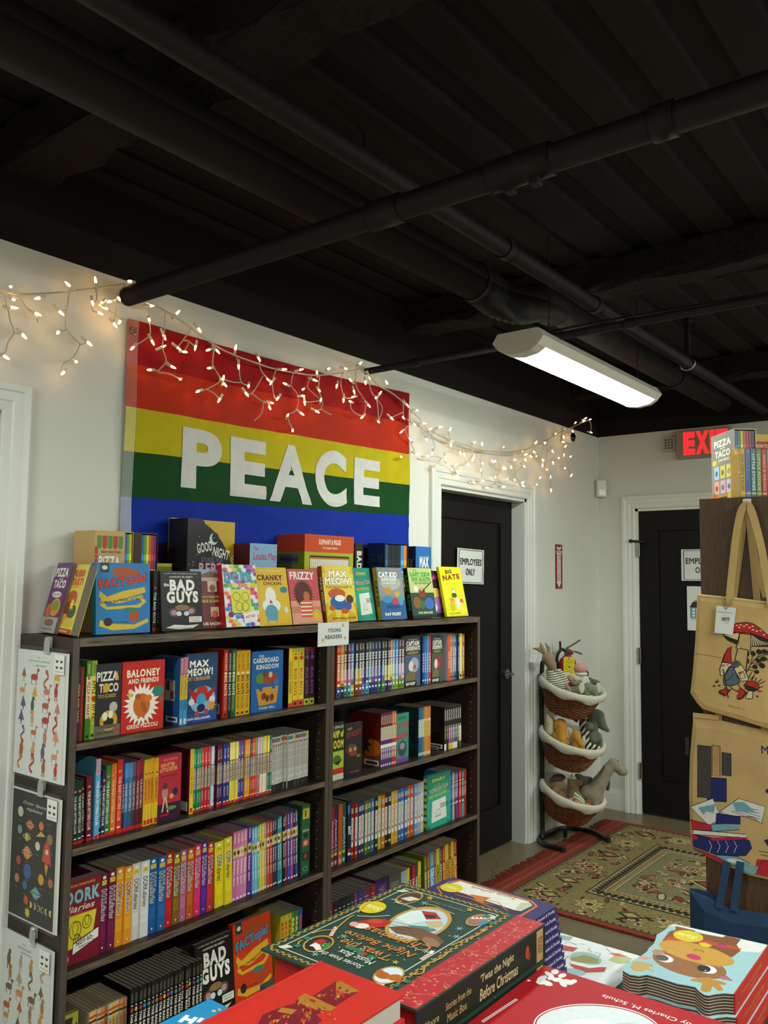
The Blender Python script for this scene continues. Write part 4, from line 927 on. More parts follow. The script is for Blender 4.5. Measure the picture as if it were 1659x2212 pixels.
# ------------------------------------------------------------------ right bookcase, bottom shelf (read at the height of the spine tops)
r = Row(690, 1620, 4.608, RZ[3], 'right bookcase bottom shelf')
def xs_at(cx, zz): return x_on(690+cx/4.608, YS, zz)
def runr(edges, cols, names, h, what, design, d=.14, lean=0):
    xs = [xs_at(c, RZ[3]+(h if not isinstance(h, list) else h[min(i, len(h)-1)])*.95) for i, c in enumerate(edges)]
    for i in range(len(xs)-1):
        lab = '%s %s, %s on bottom shelf of right bookcase' % (names[i % len(names)], what, ORD[i]+' from left')
        hh = h if not isinstance(h, list) else h[i]
        o = book('paperback', lab, xs[i+1]-xs[i]-.0006, hh, d, hx(cols[i % len(cols)]), (xs[i], YS+abs(rng.normal(0, .002)), RZ[3]), (0, lean, 0), spine=design(i, hx(cols[i % len(cols)]))); o['group'] = G
runr([100, 140, 188, 232, 272, 318, 352, 388, 436, 510, 560], ['#8e1c26', '#191a22', '#15171e', '#1c1b1e', '#17241f', '#16352e', '#7a2a5a', '#2a3a6a', '#5a2a4a'], ['dark red', 'ink black', 'jet black', 'soft black', 'green black', 'pine green', 'magenta', 'slate blue', 'plum'], .2, 'dim spine', lambda i, col: sp('I SURVIVED', '#b8b4a8', vc=.55, ln=.6, bold=.04), d=.15)
runr([562, 690], ['#3a1c4a'], ['wide purple'], .21, 'boxed spine', lambda i, col: (lambda c: (c.rect(.1, .1, .9, .9, '#4a2a5c'), c.text('WINGS', .5, .6, .5, .5, '#8a5a9a', -90, .06))), d=.15)
runr([694, 812], ['#4a4742'], ['wide charcoal'], .206, 'boxed spine', lambda i, col: (lambda c: (c.rect(.15, .6, .85, .85, '#6a665c'), c.rect(.2, .3, .7, .5, '#8a3a28'))), d=.15)
runr([815, 846, 878, 905, 925, 955, 985, 1015], ['#8a9a9e', '#96a4a6', '#c8b42a', '#2a1c1a', '#a81e24', '#3a3a5a', '#d0c02a'], ['grey', 'pale grey', 'yellow', 'black', 'scarlet', 'indigo', 'lemon'], [.2, .2, .203, .205, .206, .208, .21], 'spine in the middle', lambda i, col: sp('TIME WARP', '#f0ece0' if i not in (2, 6) else '#3a3018', vc=.5, ln=.5, bold=.04, dots=[(.25, .3, '#ece6d8')]))
runr([1060, 1086, 1108, 1160, 1176, 1215, 1236, 1262, 1300, 1322, 1350, 1385], ['#5a6a1c', '#a02a24', '#3a7aa8', '#8e1c1c', '#b0a82a', '#3a3a6a', '#a02420', '#b8a42a', '#8a2a20', '#c0a828', '#8a1f24'], ['olive', 'brick', 'wide blue', 'blood red', 'wide lime', 'dusk blue', 'ruby', 'mustard', 'russet', 'gold', 'cherry'], [.222]+[.226+.001*i for i in range(10)], 'tall spine',
     lambda i, col: sp('GERONIMO', ['#d8c88a', '#e8d07a', '#c8dce8', '#e0b84a', '#3a5a1c', '#d8c88a', '#e8c84a', '#a8281c', '#e0c84a', '#8a2a1c', '#e8c84a'][i], vc=.45, ln=.5, ht=.7, bold=.07, extra=[('ADVENTURE', .85, .2, .5, '#d8c04a')]), lean=-.04)
# ------------------------------------------------------------------ books displayed on top of the bookcases
GT = 'books displayed on top of the bookcases'
def stand(x, y, w_, h, tilt, label, group='clear acrylic book stands'):
    """bent clear acrylic easel: sloping back plate, base and front lip"""
    t = thing('book_stand', label, 'book stand', (x, y, ST), (0, 0, 0), group)
    T = .0018
    bm = bmesh.new(); dy, dz = math.sin(tilt)*h, math.cos(tilt)*h
    prism(bm, [(0, T), (T*1.2, T), (dy+T*1.2, dz), (dy, dz)], 0, w_, lambda u, v, n: (n, u, v)); bmesh.ops.recalc_face_normals(bm, faces=bm.faces)
    obj('back_plate', bm, M_GLASS, t)
    obj('base', BX((0, -.022, 0), (w_, .045, T)), M_GLASS, t)
    obj('lip', BX((0, -.0235, 0), (w_, -.022, .014)), M_GLASS, t)
    return t
def solve_h(x, y, z, tilt, topy):
    lo, hi = .03, .5
    for _ in range(40):
        m = (lo+hi)/2
        if pj((x, y+math.sin(tilt)*m, z+math.cos(tilt)*m))[1] > topy: lo = m
        else: hi = m
    return m
def top_face(bl, br, topy, col, label, front, t=.014, tilt=.2, y=-.262, spine=None, hard=False, std=True, z=None):
    z = ST+.0022 if z is None else z
    x0, x1 = x_on(bl, y, z), x_on(br, y, z); h = solve_h((x0+x1)/2, y, z, tilt, topy)
    R = Matrix.Rotation(-tilt, 3, 'X') @ Matrix.Rotation(-PI/2, 3, 'Z'); off = R @ Vector((t, 0, 0))
    # the front foot of the cover stands at (x0, y, z)
    o = book('hardback' if hard else 'paperback', label, t, h, x1-x0, hx(col), (x0-off.x, y-off.y, z-min(off.z, 0) if off.z < 0 else z), tuple(R.to_euler()), hard=hard, spine=spine, front=front)
    o['group'] = GT
    if std: stand(x0+.012, y+t/math.cos(tilt)+.001, (x1-x0)-.024, h*.62, tilt, 'clear acrylic stand behind the '+re.sub(r' on bookcase top$', '', label))
    return o
F1 = dict(blob='#a8502a', rib='#d6b42a', bg='#2178b4', title='#c23a24')
top_face(206, 324, 1217, '#2178b4', 'large blue cover with red lettering and yellow ribbon on bookcase top', f_facto(F1), t=.02, hard=True, tilt=.06, y=-.25)
# group of black books: two spines then the front cover
for i, (a, b) in enumerate(((328, 337), (338, 347))):
    x0, x1 = x_on(a, -.235, ST), x_on(b, -.235, ST)
    o = book('paperback', ['black spine with small white title, left of pair beside black cover', 'black spine with small white title, right of pair beside black cover'][i], x1-x0, .19, .13, '#171513', (x0, -.235, ST+.0005), (0, 0, 0), spine=sp('THE BAD GUYS', '#d8d2c6', vc=.4, ln=.5, bold=.06, dots=[(.72, .25, '#b84a5a'), (.05, .35, '#b82a2a')]))
    o['group'] = GT
top_face(349, 439, 1235, '#151312', 'black cover with large white two-word title on bookcase top', f_bad(), t=.02, tilt=.1, y=-.255)
def f_side(c):
    c.rect(0, .86, 1, 1, '#8aa0b8'); c.poly([(0, .84), (.6, .97), (1, .9), (1, .84)], '#7a4a3a'); c.rect(0, .8, 1, .86, '#b8a890'); c.rect(.5, .62, .78, .8, '#d0c0a0'); c.ell(.64, .68, .09, .06, '#8a4a3a'); c.rect(.05, .62, .25, .78, '#4a2a24'); c.text('SIDEWAYS STORIES FROM', .5, .53, .9, .04, '#c8c03a', 0, .05); c.text('WAYSIDE SCHOOL', .5, .46, .9, .05, '#c8c03a', 0, .06)
    c.rect(.55, .2, .8, .36, '#c8b490'); c.ell(.68, .24, .1, .06, '#c05a3a'); c.text('LOUIS SACHAR', .55, .08, .8, .05, '#ece6d8', 0, .06)
top_face(418, 489, 1231, '#6c1f1c', 'dark red cover of a school with lit windows on bookcase top', f_side, t=.012, tilt=.14, y=-.235)
def f_rain(c):
    cs = ['#d83a5a', '#e07a2a', '#d8c62a', '#4aa84a', '#2a8ac8', '#7a4aa8', '#d84a9a']
    for j in range(16):
        for k in range(7):
            c.ell(.08+.14*k+(.07 if j % 2 else 0), .03+.063*j, .075, .036, cs[(j+k) % 7] if (j+k) % 3 else '#e8e4e0', 8)
    c.otext('DORK', .48, .8, .84, .17, '#4aa0c8', '#1d2a3a', 0, .1, .16); c.text('diaries', .52, .67, .7, .07, '#d8c83a', 0, .04, .3); c.rect(.2, .22, .78, .6, '#d8d23a')
    for x, y in ((.36, .48), (.62, .48), (.42, .32), (.6, .32)): c.ring(x, y, .11, .075, .012, '#3a3a1a'); 
    c.ell(.17, .2, .08, .05, '#7a2a6a'); c.poly([(.54, .04), (.95, .1), (.92, .26), (.52, .2)], '#ece4e4'); c.text('NOT-SO-', .73, .16, .3, .045, '#c22a4a', 8, .08)
top_face(489, 562, 1223, '#d8dce0', 'rainbow hearts cover with blue lettering on bookcase top', f_rain, t=.03, tilt=.16, hard=True, spine=lambda c: c.rect(0, 0, 1, 1, '#b8242c'))
def f_crank(c):
    c.text('BY KATHERINE BATTERSBY', .5, .94, .7, .025, '#e8d08a', 0, .03); c.text('CRANKY', .46, .82, .78, .1, '#5a1a1a', 0, .09); c.text('CHICKEN', .52, .72, .56, .055, '#3a1a14', 0, .05); c.ell(.42, .5, .16, .16, '#e8e6dc'); c.ell(.42, .34, .28, .12, '#e8e6dc'); c.ell(.4, .22, .2, .14, '#5a9ab0'); c.poly([(.22, .12), (.26, .04), (.32, .14)], '#5a9ab0'); c.poly([(.46, .12), (.54, .04), (.56, .14)], '#5a9ab0'); c.ell(.85, .61, .12, .055, '#3a7a94'); c.poly([(.4, .45), (.36, .38), (.47, .38)], '#b8322a'); c.ell(.86, .26, .06, .06, '#d8d4c8')
top_face(562, 632, 1227, '#d8b12a', 'yellow cover with white and blue bird shape on bookcase top', f_crank, t=.012, tilt=.2)
def f_friz(c):
    c.rect(0, 0, 1, .42, '#d89a7a'); c.rect(0, .2, 1, .32, '#c87a6a'); c.burst(.45, .55, .34, .27, 26, '#5a2f1e'); c.ell(.45, .56, .25, .16, '#5a2f1e'); c.ell(.55, .5, .11, .09, '#b06a48'); c.poly([(.3, .12), (.7, .12), (.72, .4), (.6, .46), (.36, .42)], '#d8563a')
    for k in range(4): c.rect(.32, .16+.07*k, .69, .185+.07*k, '#e8d8c8')
    c.text('FRIZZY', .48, .88, .82, .14, '#efe6dc', 0, .05); c.ell(.82, .16, .14, .1, '#d8ba2a'); c.ring(.82, .16, .11, .08, .015, '#b8941e')
top_face(634, 698, 1231, '#c2505a', 'rose pink cover with big brown curls on bookcase top', f_friz, t=.012, tilt=.2)
def f_maxy(c):
    c.burst(.5, .6, .75, .5, 14, '#e0c84a'); c.otext('MAX', .5, .86, .6, .12, '#f2eee0', '#2a1f1a', 0, .1, .17); c.otext('MEOW!', .5, .73, .88, .13, '#f2eee0', '#2a1f1a', 0, .1, .17); c.text('PUGS FROM PLANET X', .5, .62, .82, .045, '#5a2a1a', 0, .05); c.ell(.4, .5, .28, .1, '#c25a24'); c.ell(.42, .34, .26, .13, '#2f62a8'); c.ell(.48, .42, .16, .06, '#ece8de'); c.ell(.8, .4, .12, .08, '#5a3424'); c.ell(.7, .28, .14, .08, '#3a5aa0'); c.ell(.2, .25, .09, .05, '#c25a24'); c.ell(.6, .19, .12, .05, '#c25a24'); c.text('JOHN GALLAGHER', .55, .06, .76, .05, '#3a2a14', 0, .06)
top_face(707, 774, 1225, '#d2a81c', 'golden cover with orange and blue figures and white title', f_maxy, t=.022, tilt=.17, hard=True, spine=sp('MAX MEOW', '#efe4c8', vc=.5, ln=.6, bold=.08, bands=[(0, 1, '#9a5a1c')]))
top_face(775, 813, 1228, '#1e8a72', 'teal diary cover with white drawing panel on bookcase top', f_diary, t=.012, tilt=.2, y=-.24, spine=None)
def f_catk(c):
    c.rect(0, .45, 1, .8, '#8a8e8c'); c.ell(.5, .7, .4, .14, '#a8aaa4'); c.otext('CAT KID', .42, .86, .74, .11, '#ecebe4', '#2a2a30', 0, .1, .16); c.text('COMIC CLUB', .42, .77, .6, .06, '#e4e2da', 0, .07); c.text('COLLABORATIONS', .42, .7, .5, .03, '#e4e2da', 0, .04); c.rect(0, 0, 1, .36, '#2f5f94'); c.ell(.35, .55, .13, .07, '#c88a2a'); c.ell(.7, .48, .1, .06, '#c8a040'); c.ell(.3, .38, .18, .07, '#3a8ab0'); c.ell(.6, .34, .13, .07, '#c23a5a'); c.ell(.82, .36, .1, .1, '#4a9ab0'); c.ell(.5, .24, .3, .04, '#204a7a'); c.otext('DAV PILKEY', .46, .1, .64, .06, '#ecebe4', '#1d2a44', 0, .1, .16)
top_face(826, 880, 1228, '#7e8486', 'grey and blue cover with white title left of bookend', f_catk, t=.022, tilt=.17, hard=True, spine=sp('CAT KID', '#2a2016', vc=.5, ln=.5, bold=.08, bands=[(0, 1, '#b8942a')]))
x0, x1 = x_on(872, -.215, ST), x_on(890, -.215, ST)
t = thing('bookend', 'black metal bookend standing between displayed covers', 'bookend', (x0, -.215, ST+.0004))
pl = [(0, 0), (x1-x0, 0), (x1-x0, .09), ((x1-x0)*.75, .125), ((x1-x0)*.25, .125), (0, .09)]
bm = prism(bmesh.new(), pl, 0, .0015, lambda u, v, n: (u, n, v)); bmesh.ops.recalc_face_normals(bm, faces=bm.faces); obj('upright_plate', bm, M_DARKMETAL, t)
obj('foot_plate', BX((0, 0, 0), (x1-x0, .1, .0015)), M_DARKMETAL, t)
def f_last(c):
    c.rect(0, 0, 1, .5, '#2f4a3a'); c.text('THE', .28, .95, .12, .03, '#1f3a1c', 0, .05); c.otext('LAST KIDS', .5, .87, .8, .085, '#4ab83a', '#14331a', 0, .1, .17); c.otext('ON EARTH', .52, .77, .76, .085, '#4ab83a', '#14331a', 0, .1, .17); c.text('AND THE MONSTER', .52, .69, .6, .04, '#2a5a1e', 0, .07)
    c.ell(.5, .5, .14, .1, '#8a3a2a'); c.ell(.5, .57, .07, .045, '#c89a78'); c.stroke([(.45, .5), (.95, .72)], .03, '#3a342c'); c.ell(.75, .28, .2, .12, '#3a6ab0'); c.ell(.25, .3, .16, .12, '#8a5a2c'); c.ell(.45, .26, .12, .08, '#4a6a2c'); c.ell(.25, .58, .08, .06, '#e0e0cc'); c.text('MAX BRALLIER', .55, .1, .6, .045, '#dcdccc', 0, .05); c.rect(0, 0, 1, .05, '#1c2420')
top_face(893, 944, 1229, '#b8c07a', 'pale green cover with green lettering on bookcase top', f_last, t=.024, tilt=.17, hard=True, spine=sp('LAST KIDS', '#3a9a3a', bands=[(0, 1, '#1c2420')], ln=.7, bold=.08))
def f_pink(c):
    c.text('ISLAND', .6, .86, .9, .1, '#d84aa0', 6, .1); c.rect(.0, 0, 1, .5, '#7a5a8a'); c.ell(.5, .5, .4, .12, '#d8b05a'); c.ell(.6, .3, .3, .14, '#a86aa8'); c.ell(.3, .2, .2, .1, '#d0c8d8'); c.rect(0, 0, 1, .08, '#2a2028')
top_face(930, 966, 1234, '#3a1a34', 'purple and pink cover half hidden beside the yellow end cover', f_pink, t=.012, tilt=.2, y=-.23, std=False)
def f_nate(c):
    c.text('BIG', .42, .9, .3, .08, '#2a2a3a', 4, .08); c.text('NATE', .5, .79, .8, .11, '#8a3a2a', 4, .1); c.text('AND FRIENDS', .5, .66, .7, .05, '#c2c23a', 0, .05); c.ell(.5, .5, .1, .06, '#e8d8a8'); c.ring(.5, .5, .1, .06, .012, '#3a3a2a'); c.ell(.5, .42, .12, .05, '#2a5a3a'); c.ell(.36, .32, .1, .06, '#d88a4a'); c.ell(.34, .2, .12, .1, '#c8b02a'); c.ell(.62, .25, .1, .12, '#d8d8c8'); c.ell(.8, .3, .08, .05, '#c85a4a'); c.ell(.78, .18, .1, .1, '#e8d04a'); c.text('BY LINCOLN PEIRCE', .4, .06, .5, .03, '#5a5a1a', 0, .03)
top_face(966, 1012, 1226, '#dcd21e', 'bright yellow cover at right end of bookcase top', f_nate, t=.014, tilt=.22)

# two books turned to the left at the far left end
def turned(p, topy, yaw_deg, w_, col, label, front, t):
    z = ST+.002; tilt = .24
    h = solve_h(p[0], p[1], z, 0, topy)*1.02
    R = Matrix.Rotation(math.radians(yaw_deg), 3, 'Z') @ Matrix.Rotation(-tilt, 3, 'X') @ Matrix.Rotation(-PI/2, 3, 'Z'); off = R @ Vector((t, 0, 0))
    o = book('paperback', label, t, h, w_, hx(col), (p[0]-off.x, p[1]-off.y, z-min(off.z, 0)), tuple(R.to_euler()), front=front); o['group'] = GT; return o
def f_piz(c):
    c.rect(0, 0, 1, .22, '#a8a49c'); c.otext('PIZZA', .45, .86, .8, .13, '#eceadf', '#3a1a3a', 0, .1, .16); c.text('and', .5, .77, .2, .03, '#eceadf', 0, .04); c.otext('TACO', .5, .69, .74, .12, '#eceadf', '#3a1a3a', 0, .1, .16); c.ell(.5, .54, .3, .045, '#e8e4dc'); c.text('WHO IS BEST?', .5, .54, .5, .03, '#2a2024', 0, .04); c.ell(.62, .36, .3, .13, '#c89a2a'); c.ell(.62, .38, .2, .07, '#7a9a2a'); c.ell(.26, .3, .2, .1, '#c8642a'); c.ell(.5, .14, .3, .05, '#8a5a6a'); c.text('STEPHEN SHASKAN', .5, .05, .6, .025, '#3a342c', 0, .03)
def f_catsk(c):
    c.otext('PRESS', .5, .87, .7, .1, '#d8582a', '#8a2a1a', 0, .1, .16); c.otext('START!', .5, .75, .76, .1, '#d8582a', '#8a2a1a', 0, .1, .16); c.rect(.3, .66, .7, .69, '#d89a4a'); c.ell(.5, .5, .3, .12, '#b85a2a'); c.ell(.4, .32, .34, .13, '#8a3a1c'); c.ell(.7, .32, .22, .1, '#3a5a2a'); c.ell(.3, .2, .25, .08, '#d89a2a'); c.ell(.65, .16, .28, .07, '#d8b84a'); c.burst(.6, .42, .14, .07, 8, '#e8d84a'); c.rect(0, 0, 1, .07, '#b8441e'); c.text('FLINTHAM', .5, .035, .5, .03, '#ece0c0', 0, .04)
turned((1.378, -.014), 1216, -103, .14, '#6a2a76', 'purple cover turned left at far left end of bookcase top', f_piz, .012)
turned((1.368, -.118), 1222, -105, .15, '#d8c84a', 'yellow and orange cover turned left with page edges showing', f_catsk, .024)

# boxed sets along the wall behind them
def boxset(name, label, x0, x1, y0, y1, h, col, front=None, side=None, openfrac=None, books=(), bookd=.0, rz=0, top=None, z=None, loc=None, m=None):
    """slipcase standing on the bookcase; front faces -y; books show through the open part of the front"""
    z = ST+.0005 if z is None else z; m = m or M_PRINT
    t = thing(name, uniq(label), 'boxed set', loc or (x0, y0, z), (0, 0, rz)); w_, d = x1-x0, y1-y0; c = .0025
    bm = bmesh.new()
    for a, b in (((0, 0, 0), (c, d, h)), ((w_-c, 0, 0), (w_, d, h)), ((c, d-c, 0), (w_-c, d, h)), ((c, 0, 0), (w_-c, d-c, c)), ((c, 0, h-c), (w_-c, d-c, h))): box(bm, a, b)
    f0, f1 = openfrac if openfrac else (1, 1)
    if f0 > .01: box(bm, (c, 0, c), (w_*f0, c, h-c))
    if f1 < .99: box(bm, (w_*f1, 0, c), (w_-c, c, h-c))
    o = obj('slipcase', bm, m, t); paint(o.data, col); o['kind'] = 'stuff' if False else ''
    del o['kind']
    if front:
        cv = Canvas(w_, h); front(cv); obj('front_print', cv.mesh('front_print', lambda x, y, q: (x, -q-.0001, y)), m, t)
    if side:
        cv = Canvas(d, h); side(cv); obj('side_print', cv.mesh('side_print', lambda x, y, q: (-q-.0001, d-x, y)), m, t)
    if books:
        b0, b1 = w_*f0+.002, w_*f1-.002; n = len(books); bw = (b1-b0)/n
        for i, bc in enumerate(books):
            col_, ttl = bc if isinstance(bc, tuple) else (bc, 'TALES')
            bo = obj('boxed_book', BX((b0+i*bw, .003, c+.0005), (b0+(i+1)*bw-.0004, d-c-.001, h-c-.004), .0006), m, t); paint(bo.data, col_)
            cv = Canvas(bw*.9, h*.9); cv.rect(.05, .75, .95, .82, tint(col_, 1.4)); cv.text(ttl, .5, .4, .5, .6, '#ece6d8', -90, .05)
            obj('spine_print', cv.mesh('spine_print', lambda x, y, q, i=i: (b0+i*bw+bw*.05+x, .0028-q, h*.04+y)), m, bo)
    return t
def hb(px, y, base_z, topy): return solve_h(x_on(px, y, base_z), y, base_z, 0, topy)
Y0 = -.135; z0 = ST+.0005
X = lambda px, y=Y0: x_on(px, y, z0)
RB = ['#2a6ab0', '#4a9a3a', '#d8bc2a', '#c8582a', '#a82a3a', '#6a2a6a', '#3a2a5a']
def f_pbox(c):
    c.rect(0, 0, .1, .86, '#b8402c'); c.rect(.0, .84, 1, .97, '#c8a468')
    for k in range(20): c.rect(0, .04*k, .1, .04*k+.004, '#d8b48a')
    for k in range(5):
        x = .06+.18*k; col = ['#5a8a3a', '#b8402c'][k % 2]; c.rect(x, .85, x+.16, .95, col); c.ell(x+.08, .85, .08, .03, col)
    c.text('READY MADE STORIES', .55, .79, .66, .025, '#5a3a1c', 0, .03); c.otext('PiZZA', .5, .69, .74, .13, '#efe8d6', '#5a2a1c', 0, .1, .16); c.poly([(.78, .63), (.92, .63), (.86, .77)], '#d8a03a'); c.otext('TACO', .5, .53, .7, .12, '#efe8d6', '#5a2a1c', 0, .1, .16)
h = hb(200, Y0, z0, 1145)
class Sub:
    """draws a design into a part of a sheet"""
    def __init__(s, c, x0, x1): s.c, s.x0, s.k = c, x0, x1-x0; s.W, s.H = c.W*s.k, c.H
    def X(s, x): return s.x0+x*s.k
    def rect(s, a, b, d, e, col): s.c.rect(s.X(a), b, s.X(d), e, col)
    def poly(s, p, col): s.c.poly([(s.X(x), y) for x, y in p], col)
    def ell(s, cx, cy, rx, ry, col, n=18, rot=0): s.c.ell(s.X(cx), cy, rx*s.k, ry, col, n, rot)
    def text(s, t, cx, cy, w_, h_, col, rot=0, bold=.02, shear=0): s.c.text(t, s.X(cx), cy, w_*s.k if rot not in (90, -90) else w_, h_ if rot not in (90, -90) else h_*s.k, col, rot, bold, shear)
    def otext(s, t, cx, cy, w_, h_, col, out, rot=0, bold=.04, ob=.1): s.text(t, cx, cy, w_*1.03, h_*1.08, out, rot, ob); s.text(t, cx, cy, w_, h_, col, rot, bold)
boxset('boxed_set', 'tan boxed set with striped awning print at left of flag', X(198), X(282), Y0, -.02, h, '#c8a468', front=lambda c: f_pbox(Sub(c, 0, .76)), openfrac=(.77, .985), books=[(RB[0], 'PIZZA'), (RB[1], 'TACO'), (RB[2], 'PARTY')])
boxset('boxed_set', 'open brown boxed set with rainbow spines beside the awning box', X(284), X(335), Y0, -.02, h, '#6a3f24', openfrac=(.3, .985), books=[(RB[k], 'PIZZA TACO') for k in (0, 1, 2, 3, 4, 5)], front=lambda c: c.rect(0, 0, .3, 1, '#3a2417'))
h2 = hb(350, -.12, z0, 1217)
boxset('boxed_set', 'small yellow box peeking between blue and black covers', X(334, -.12), X(368, -.12), -.12, -.03, h2, '#b8a42a', front=lambda c: (c.rect(.05, .75, .95, .95, '#6a6a1c'), c.text('BUG BOYS', .5, .85, .7, .08, '#d8c84a', 0, .05)), side=lambda c: c.rect(.2, .6, .8, .9, '#8a7a1c'))
# quarter-round black box with a yellow set behind it
t = thing('boxed_set', uniq('black quarter-round boxed set with moon and chalk lettering'), 'boxed set', (X(393), -.15, z0)); wq = X(500)-X(393); hq = hb(393, -.15, z0, 1118)
arc = [(0, 0), (wq, 0)]+[(wq*math.sin(a), hq*(.28+.72*math.cos(a))) for a in np.linspace(PI/2, .35, 10)]+[(wq*.3, hq), (0, hq)]
bm = prism(bmesh.new(), arc, 0, .1, lambda u, v, n: (u, n, v)); bmesh.ops.recalc_face_normals(bm, faces=bm.faces); o = obj('slipcase', bm, M_PRINT, t); paint(o.data, '#1d1b1a')
cv = Canvas(wq, hq); cv.ell(.52, .82, .085, .055, '#b8d8d0'); cv.ell(.55, .835, .07, .047, '#1d1b1a'); cv.text('GOOD', .34, .74, .3, .09, '#e4dfd4', 12, .04); cv.text('NIGHT', .68, .69, .34, .09, '#e4dfd4', -12, .04); cv.text('STORIES FOR', .5, .625, .44, .045, '#6a5a74', 0, .05); cv.text('REBEL', .52, .545, .56, .1, '#d0a0ac', 0, .05); cv.text('GIRLS', .5, .43, .5, .09, '#7a6aa0', 0, .05)
for k in range(26): cv.ell(rng.uniform(.05, .75), rng.uniform(.45, .85), .007, .005, '#d8d4c8', 6)
for k in range(8): a = k*.25-.9; cv.stroke([(.86+.03*math.cos(a), .56+.1*math.sin(a)), (.92+.03*math.cos(a), .56+.15*math.sin(a))], .006, '#d8d4c8')
obj('front_print', cv.mesh('front_print', lambda x, y, q: (x, -q-.0001, y)), M_PRINT, t)
hy = hb(450, -.1, z0, 1122)
obj('back_box', BX((.012, .101, 0), (X(503, -.05)-X(393), .118, hy), .001), mat('yellow_card', '#c8a51e', rough=.35, var=.08), t)
cv = Canvas(.1, .16); [cv.rect(.1, .95-.07*k, .9, .965-.07*k, '#7a6412') for k in range(7)]
obj('back_print', cv.mesh('back_print', lambda x, y, q: (wq*.4+x, .1009-q, hy-.17+y)), M_PRINT, t)
h3 = hb(535, Y0, z0, 1173)
def f_lou(c):
    c.rect(0, 0, 1, .3, '#8ab08a'); c.text('The', .2, .94, .2, .05, '#b04a6a', 0, .03); c.text('Louisa May', .55, .83, .84, .12, '#b0506a', 0, .05); c.text('Alcott', .6, .66, .56, .12, '#b0506a', 0, .05); c.text('HIDDEN GEMS', .66, .53, .5, .06, '#5a6a8a', 0, .04); c.text('COLLECTION', .66, .44, .5, .06, '#5a6a8a', 0, .04); c.ell(.28, .34, .2, .1, '#c88a3a'); c.ell(.74, .3, .1, .1, '#3a3438'); c.ell(.5, .24, .4, .08, '#d8b86a')
boxset('boxed_set', 'pale blue boxed set with pink lettering and maroon side', X(536), X(596), Y0, Y0+.09, h3, '#8ab0cc', front=f_lou, side=lambda c: (c.rect(0, 0, 1, 1, '#5c1230'), c.rect(.3, .3, .5, .7, '#7a2a44')))
h4 = hb(656, -.165, z0, 1153)
def f_ele(c):
    c.rect(0, .82, 1, 1, '#c8481c'); c.text('ELEPHANT & PIGGIE', .5, .925, .42, .05, '#efe2c8', 0, .05); c.text('The Complete Collection', .5, .87, .3, .03, '#efe2c8', 0, .03); c.rect(0, 0, 1, .82, '#b0b41e'); c.ell(.48, .25, .2, .3, '#8a8e90')
def s_ele(c):
    c.rect(0, .8, 1, 1, '#b03c18'); c.rect(0, 0, 1, .8, '#6a7a1c'); c.rect(.1, .66, .8, .78, '#5a5e60'); c.text('We are in a box!', .45, .72, .64, .06, '#1d1f20', 0, .05); c.ell(.4, .25, .22, .2, '#4a4c4c')
bx4 = boxset('boxed_set', 'orange and lime boxed set with a window of striped spines', X(655, -.165), X(762, -.165), -.165, -.01, h4, '#a8ac20', side=s_ele)
x4 = X(762, -.165)-X(655, -.165); cv = Canvas(x4, h4); cv.rect(0, .8, 1, 1, '#c8481c'); cv.text('ELEPHANT & PIGGIE', .5, .92, .44, .06, '#efe2c8', 0, .05); cv.text('The Complete Collection', .5, .85, .3, .035, '#efe2c8', 0, .03); cv.rect(.1, .05, .9, .76, '#2a241c')
for k in range(22):
    x = .11+.78*k/22; w2 = .78/22*.86; cv.rect(x, .06, x+w2, .74, ['#d8862a', '#c87a24'][k % 2]); cv.rect(x, .62, x+w2, .72, '#e4ddcc'); cv.rect(x, .28, x+w2, .46, '#e4ddcc'); cv.rect(x, .06, x+w2, .28, ['#c8c02a', '#4a8a3a', '#c84a3a', '#5a4a8a', '#3a8aa8', '#8a3a7a'][k % 6])
cv.ell(.5, .18, .2, .24, '#8f9294')
obj('window_print', cv.mesh('window_print', lambda x, y, q: (x, -q-.0001, y)), M_PRINT, bx4)
h5 = hb(770, Y0, z0, 1174)
boxset('boxed_set', 'narrow black boxed set right of orange and lime one', X(765), X(783), Y0, -.03, h5, '#191715', front=lambda c: c.text('BAD GUYS', .5, .6, .6, .6, '#d8d2c4', -90, .1))
h6 = hb(835, Y0, z0, 1173)
def f_dog(c): pass
boxset('boxed_set', 'navy boxed set with open row of black and blue comic spines', X(830), X(880), Y0, Y0+.1, h6, '#1c2f58', openfrac=(.02, .98), books=[('#1d4f6a', 'DOG MAN'), ('#1f1e24', 'DOG MAN'), ('#22222a', 'DOG MAN'), ('#1d1c22', 'DOG MAN'), ('#24222c', 'DOG MAN'), ('#2f82bc', 'DOG MAN'), ('#d8781e', 'DOG MAN')],
       side=lambda c: (c.text('DOG MAN', .5, .8, .76, .14, '#3a4a70', 0, .1), c.ell(.5, .3, .3, .25, '#8a5a1c'), c.text('EPIC', .5, .66, .5, .08, '#4a5a7a', 0, .07)))
h7 = hb(900, Y0, z0, 1180)
def f_mx(c):
    c.otext('MAX', .55, .78, .6, .16, '#f0ece0', '#1d1f2c', 0, .1, .16); c.otext('MEOW', .5, .58, .84, .16, '#f0ece0', '#1d1f2c', 0, .1, .16); c.text('BOXED SET', .5, .44, .6, .06, '#d8a02a', 0, .06); c.ell(.55, .24, .3, .16, '#d8b04a'); c.ell(.6, .12, .25, .1, '#c8582a')
boxset('boxed_set', 'bright blue boxed set at right end of the back row', X(897), X(930), Y0, Y0+.08, h7, '#2468ac', front=f_mx, side=lambda c: (c.rect(0, 0, 1, 1, '#1f2c44'), c.text('MAX', .5, .75, .6, .14, '#8a7a5a', 0, .1), c.text('MEOW', .5, .55, .7, .14, '#8a7a5a', 0, .1)))
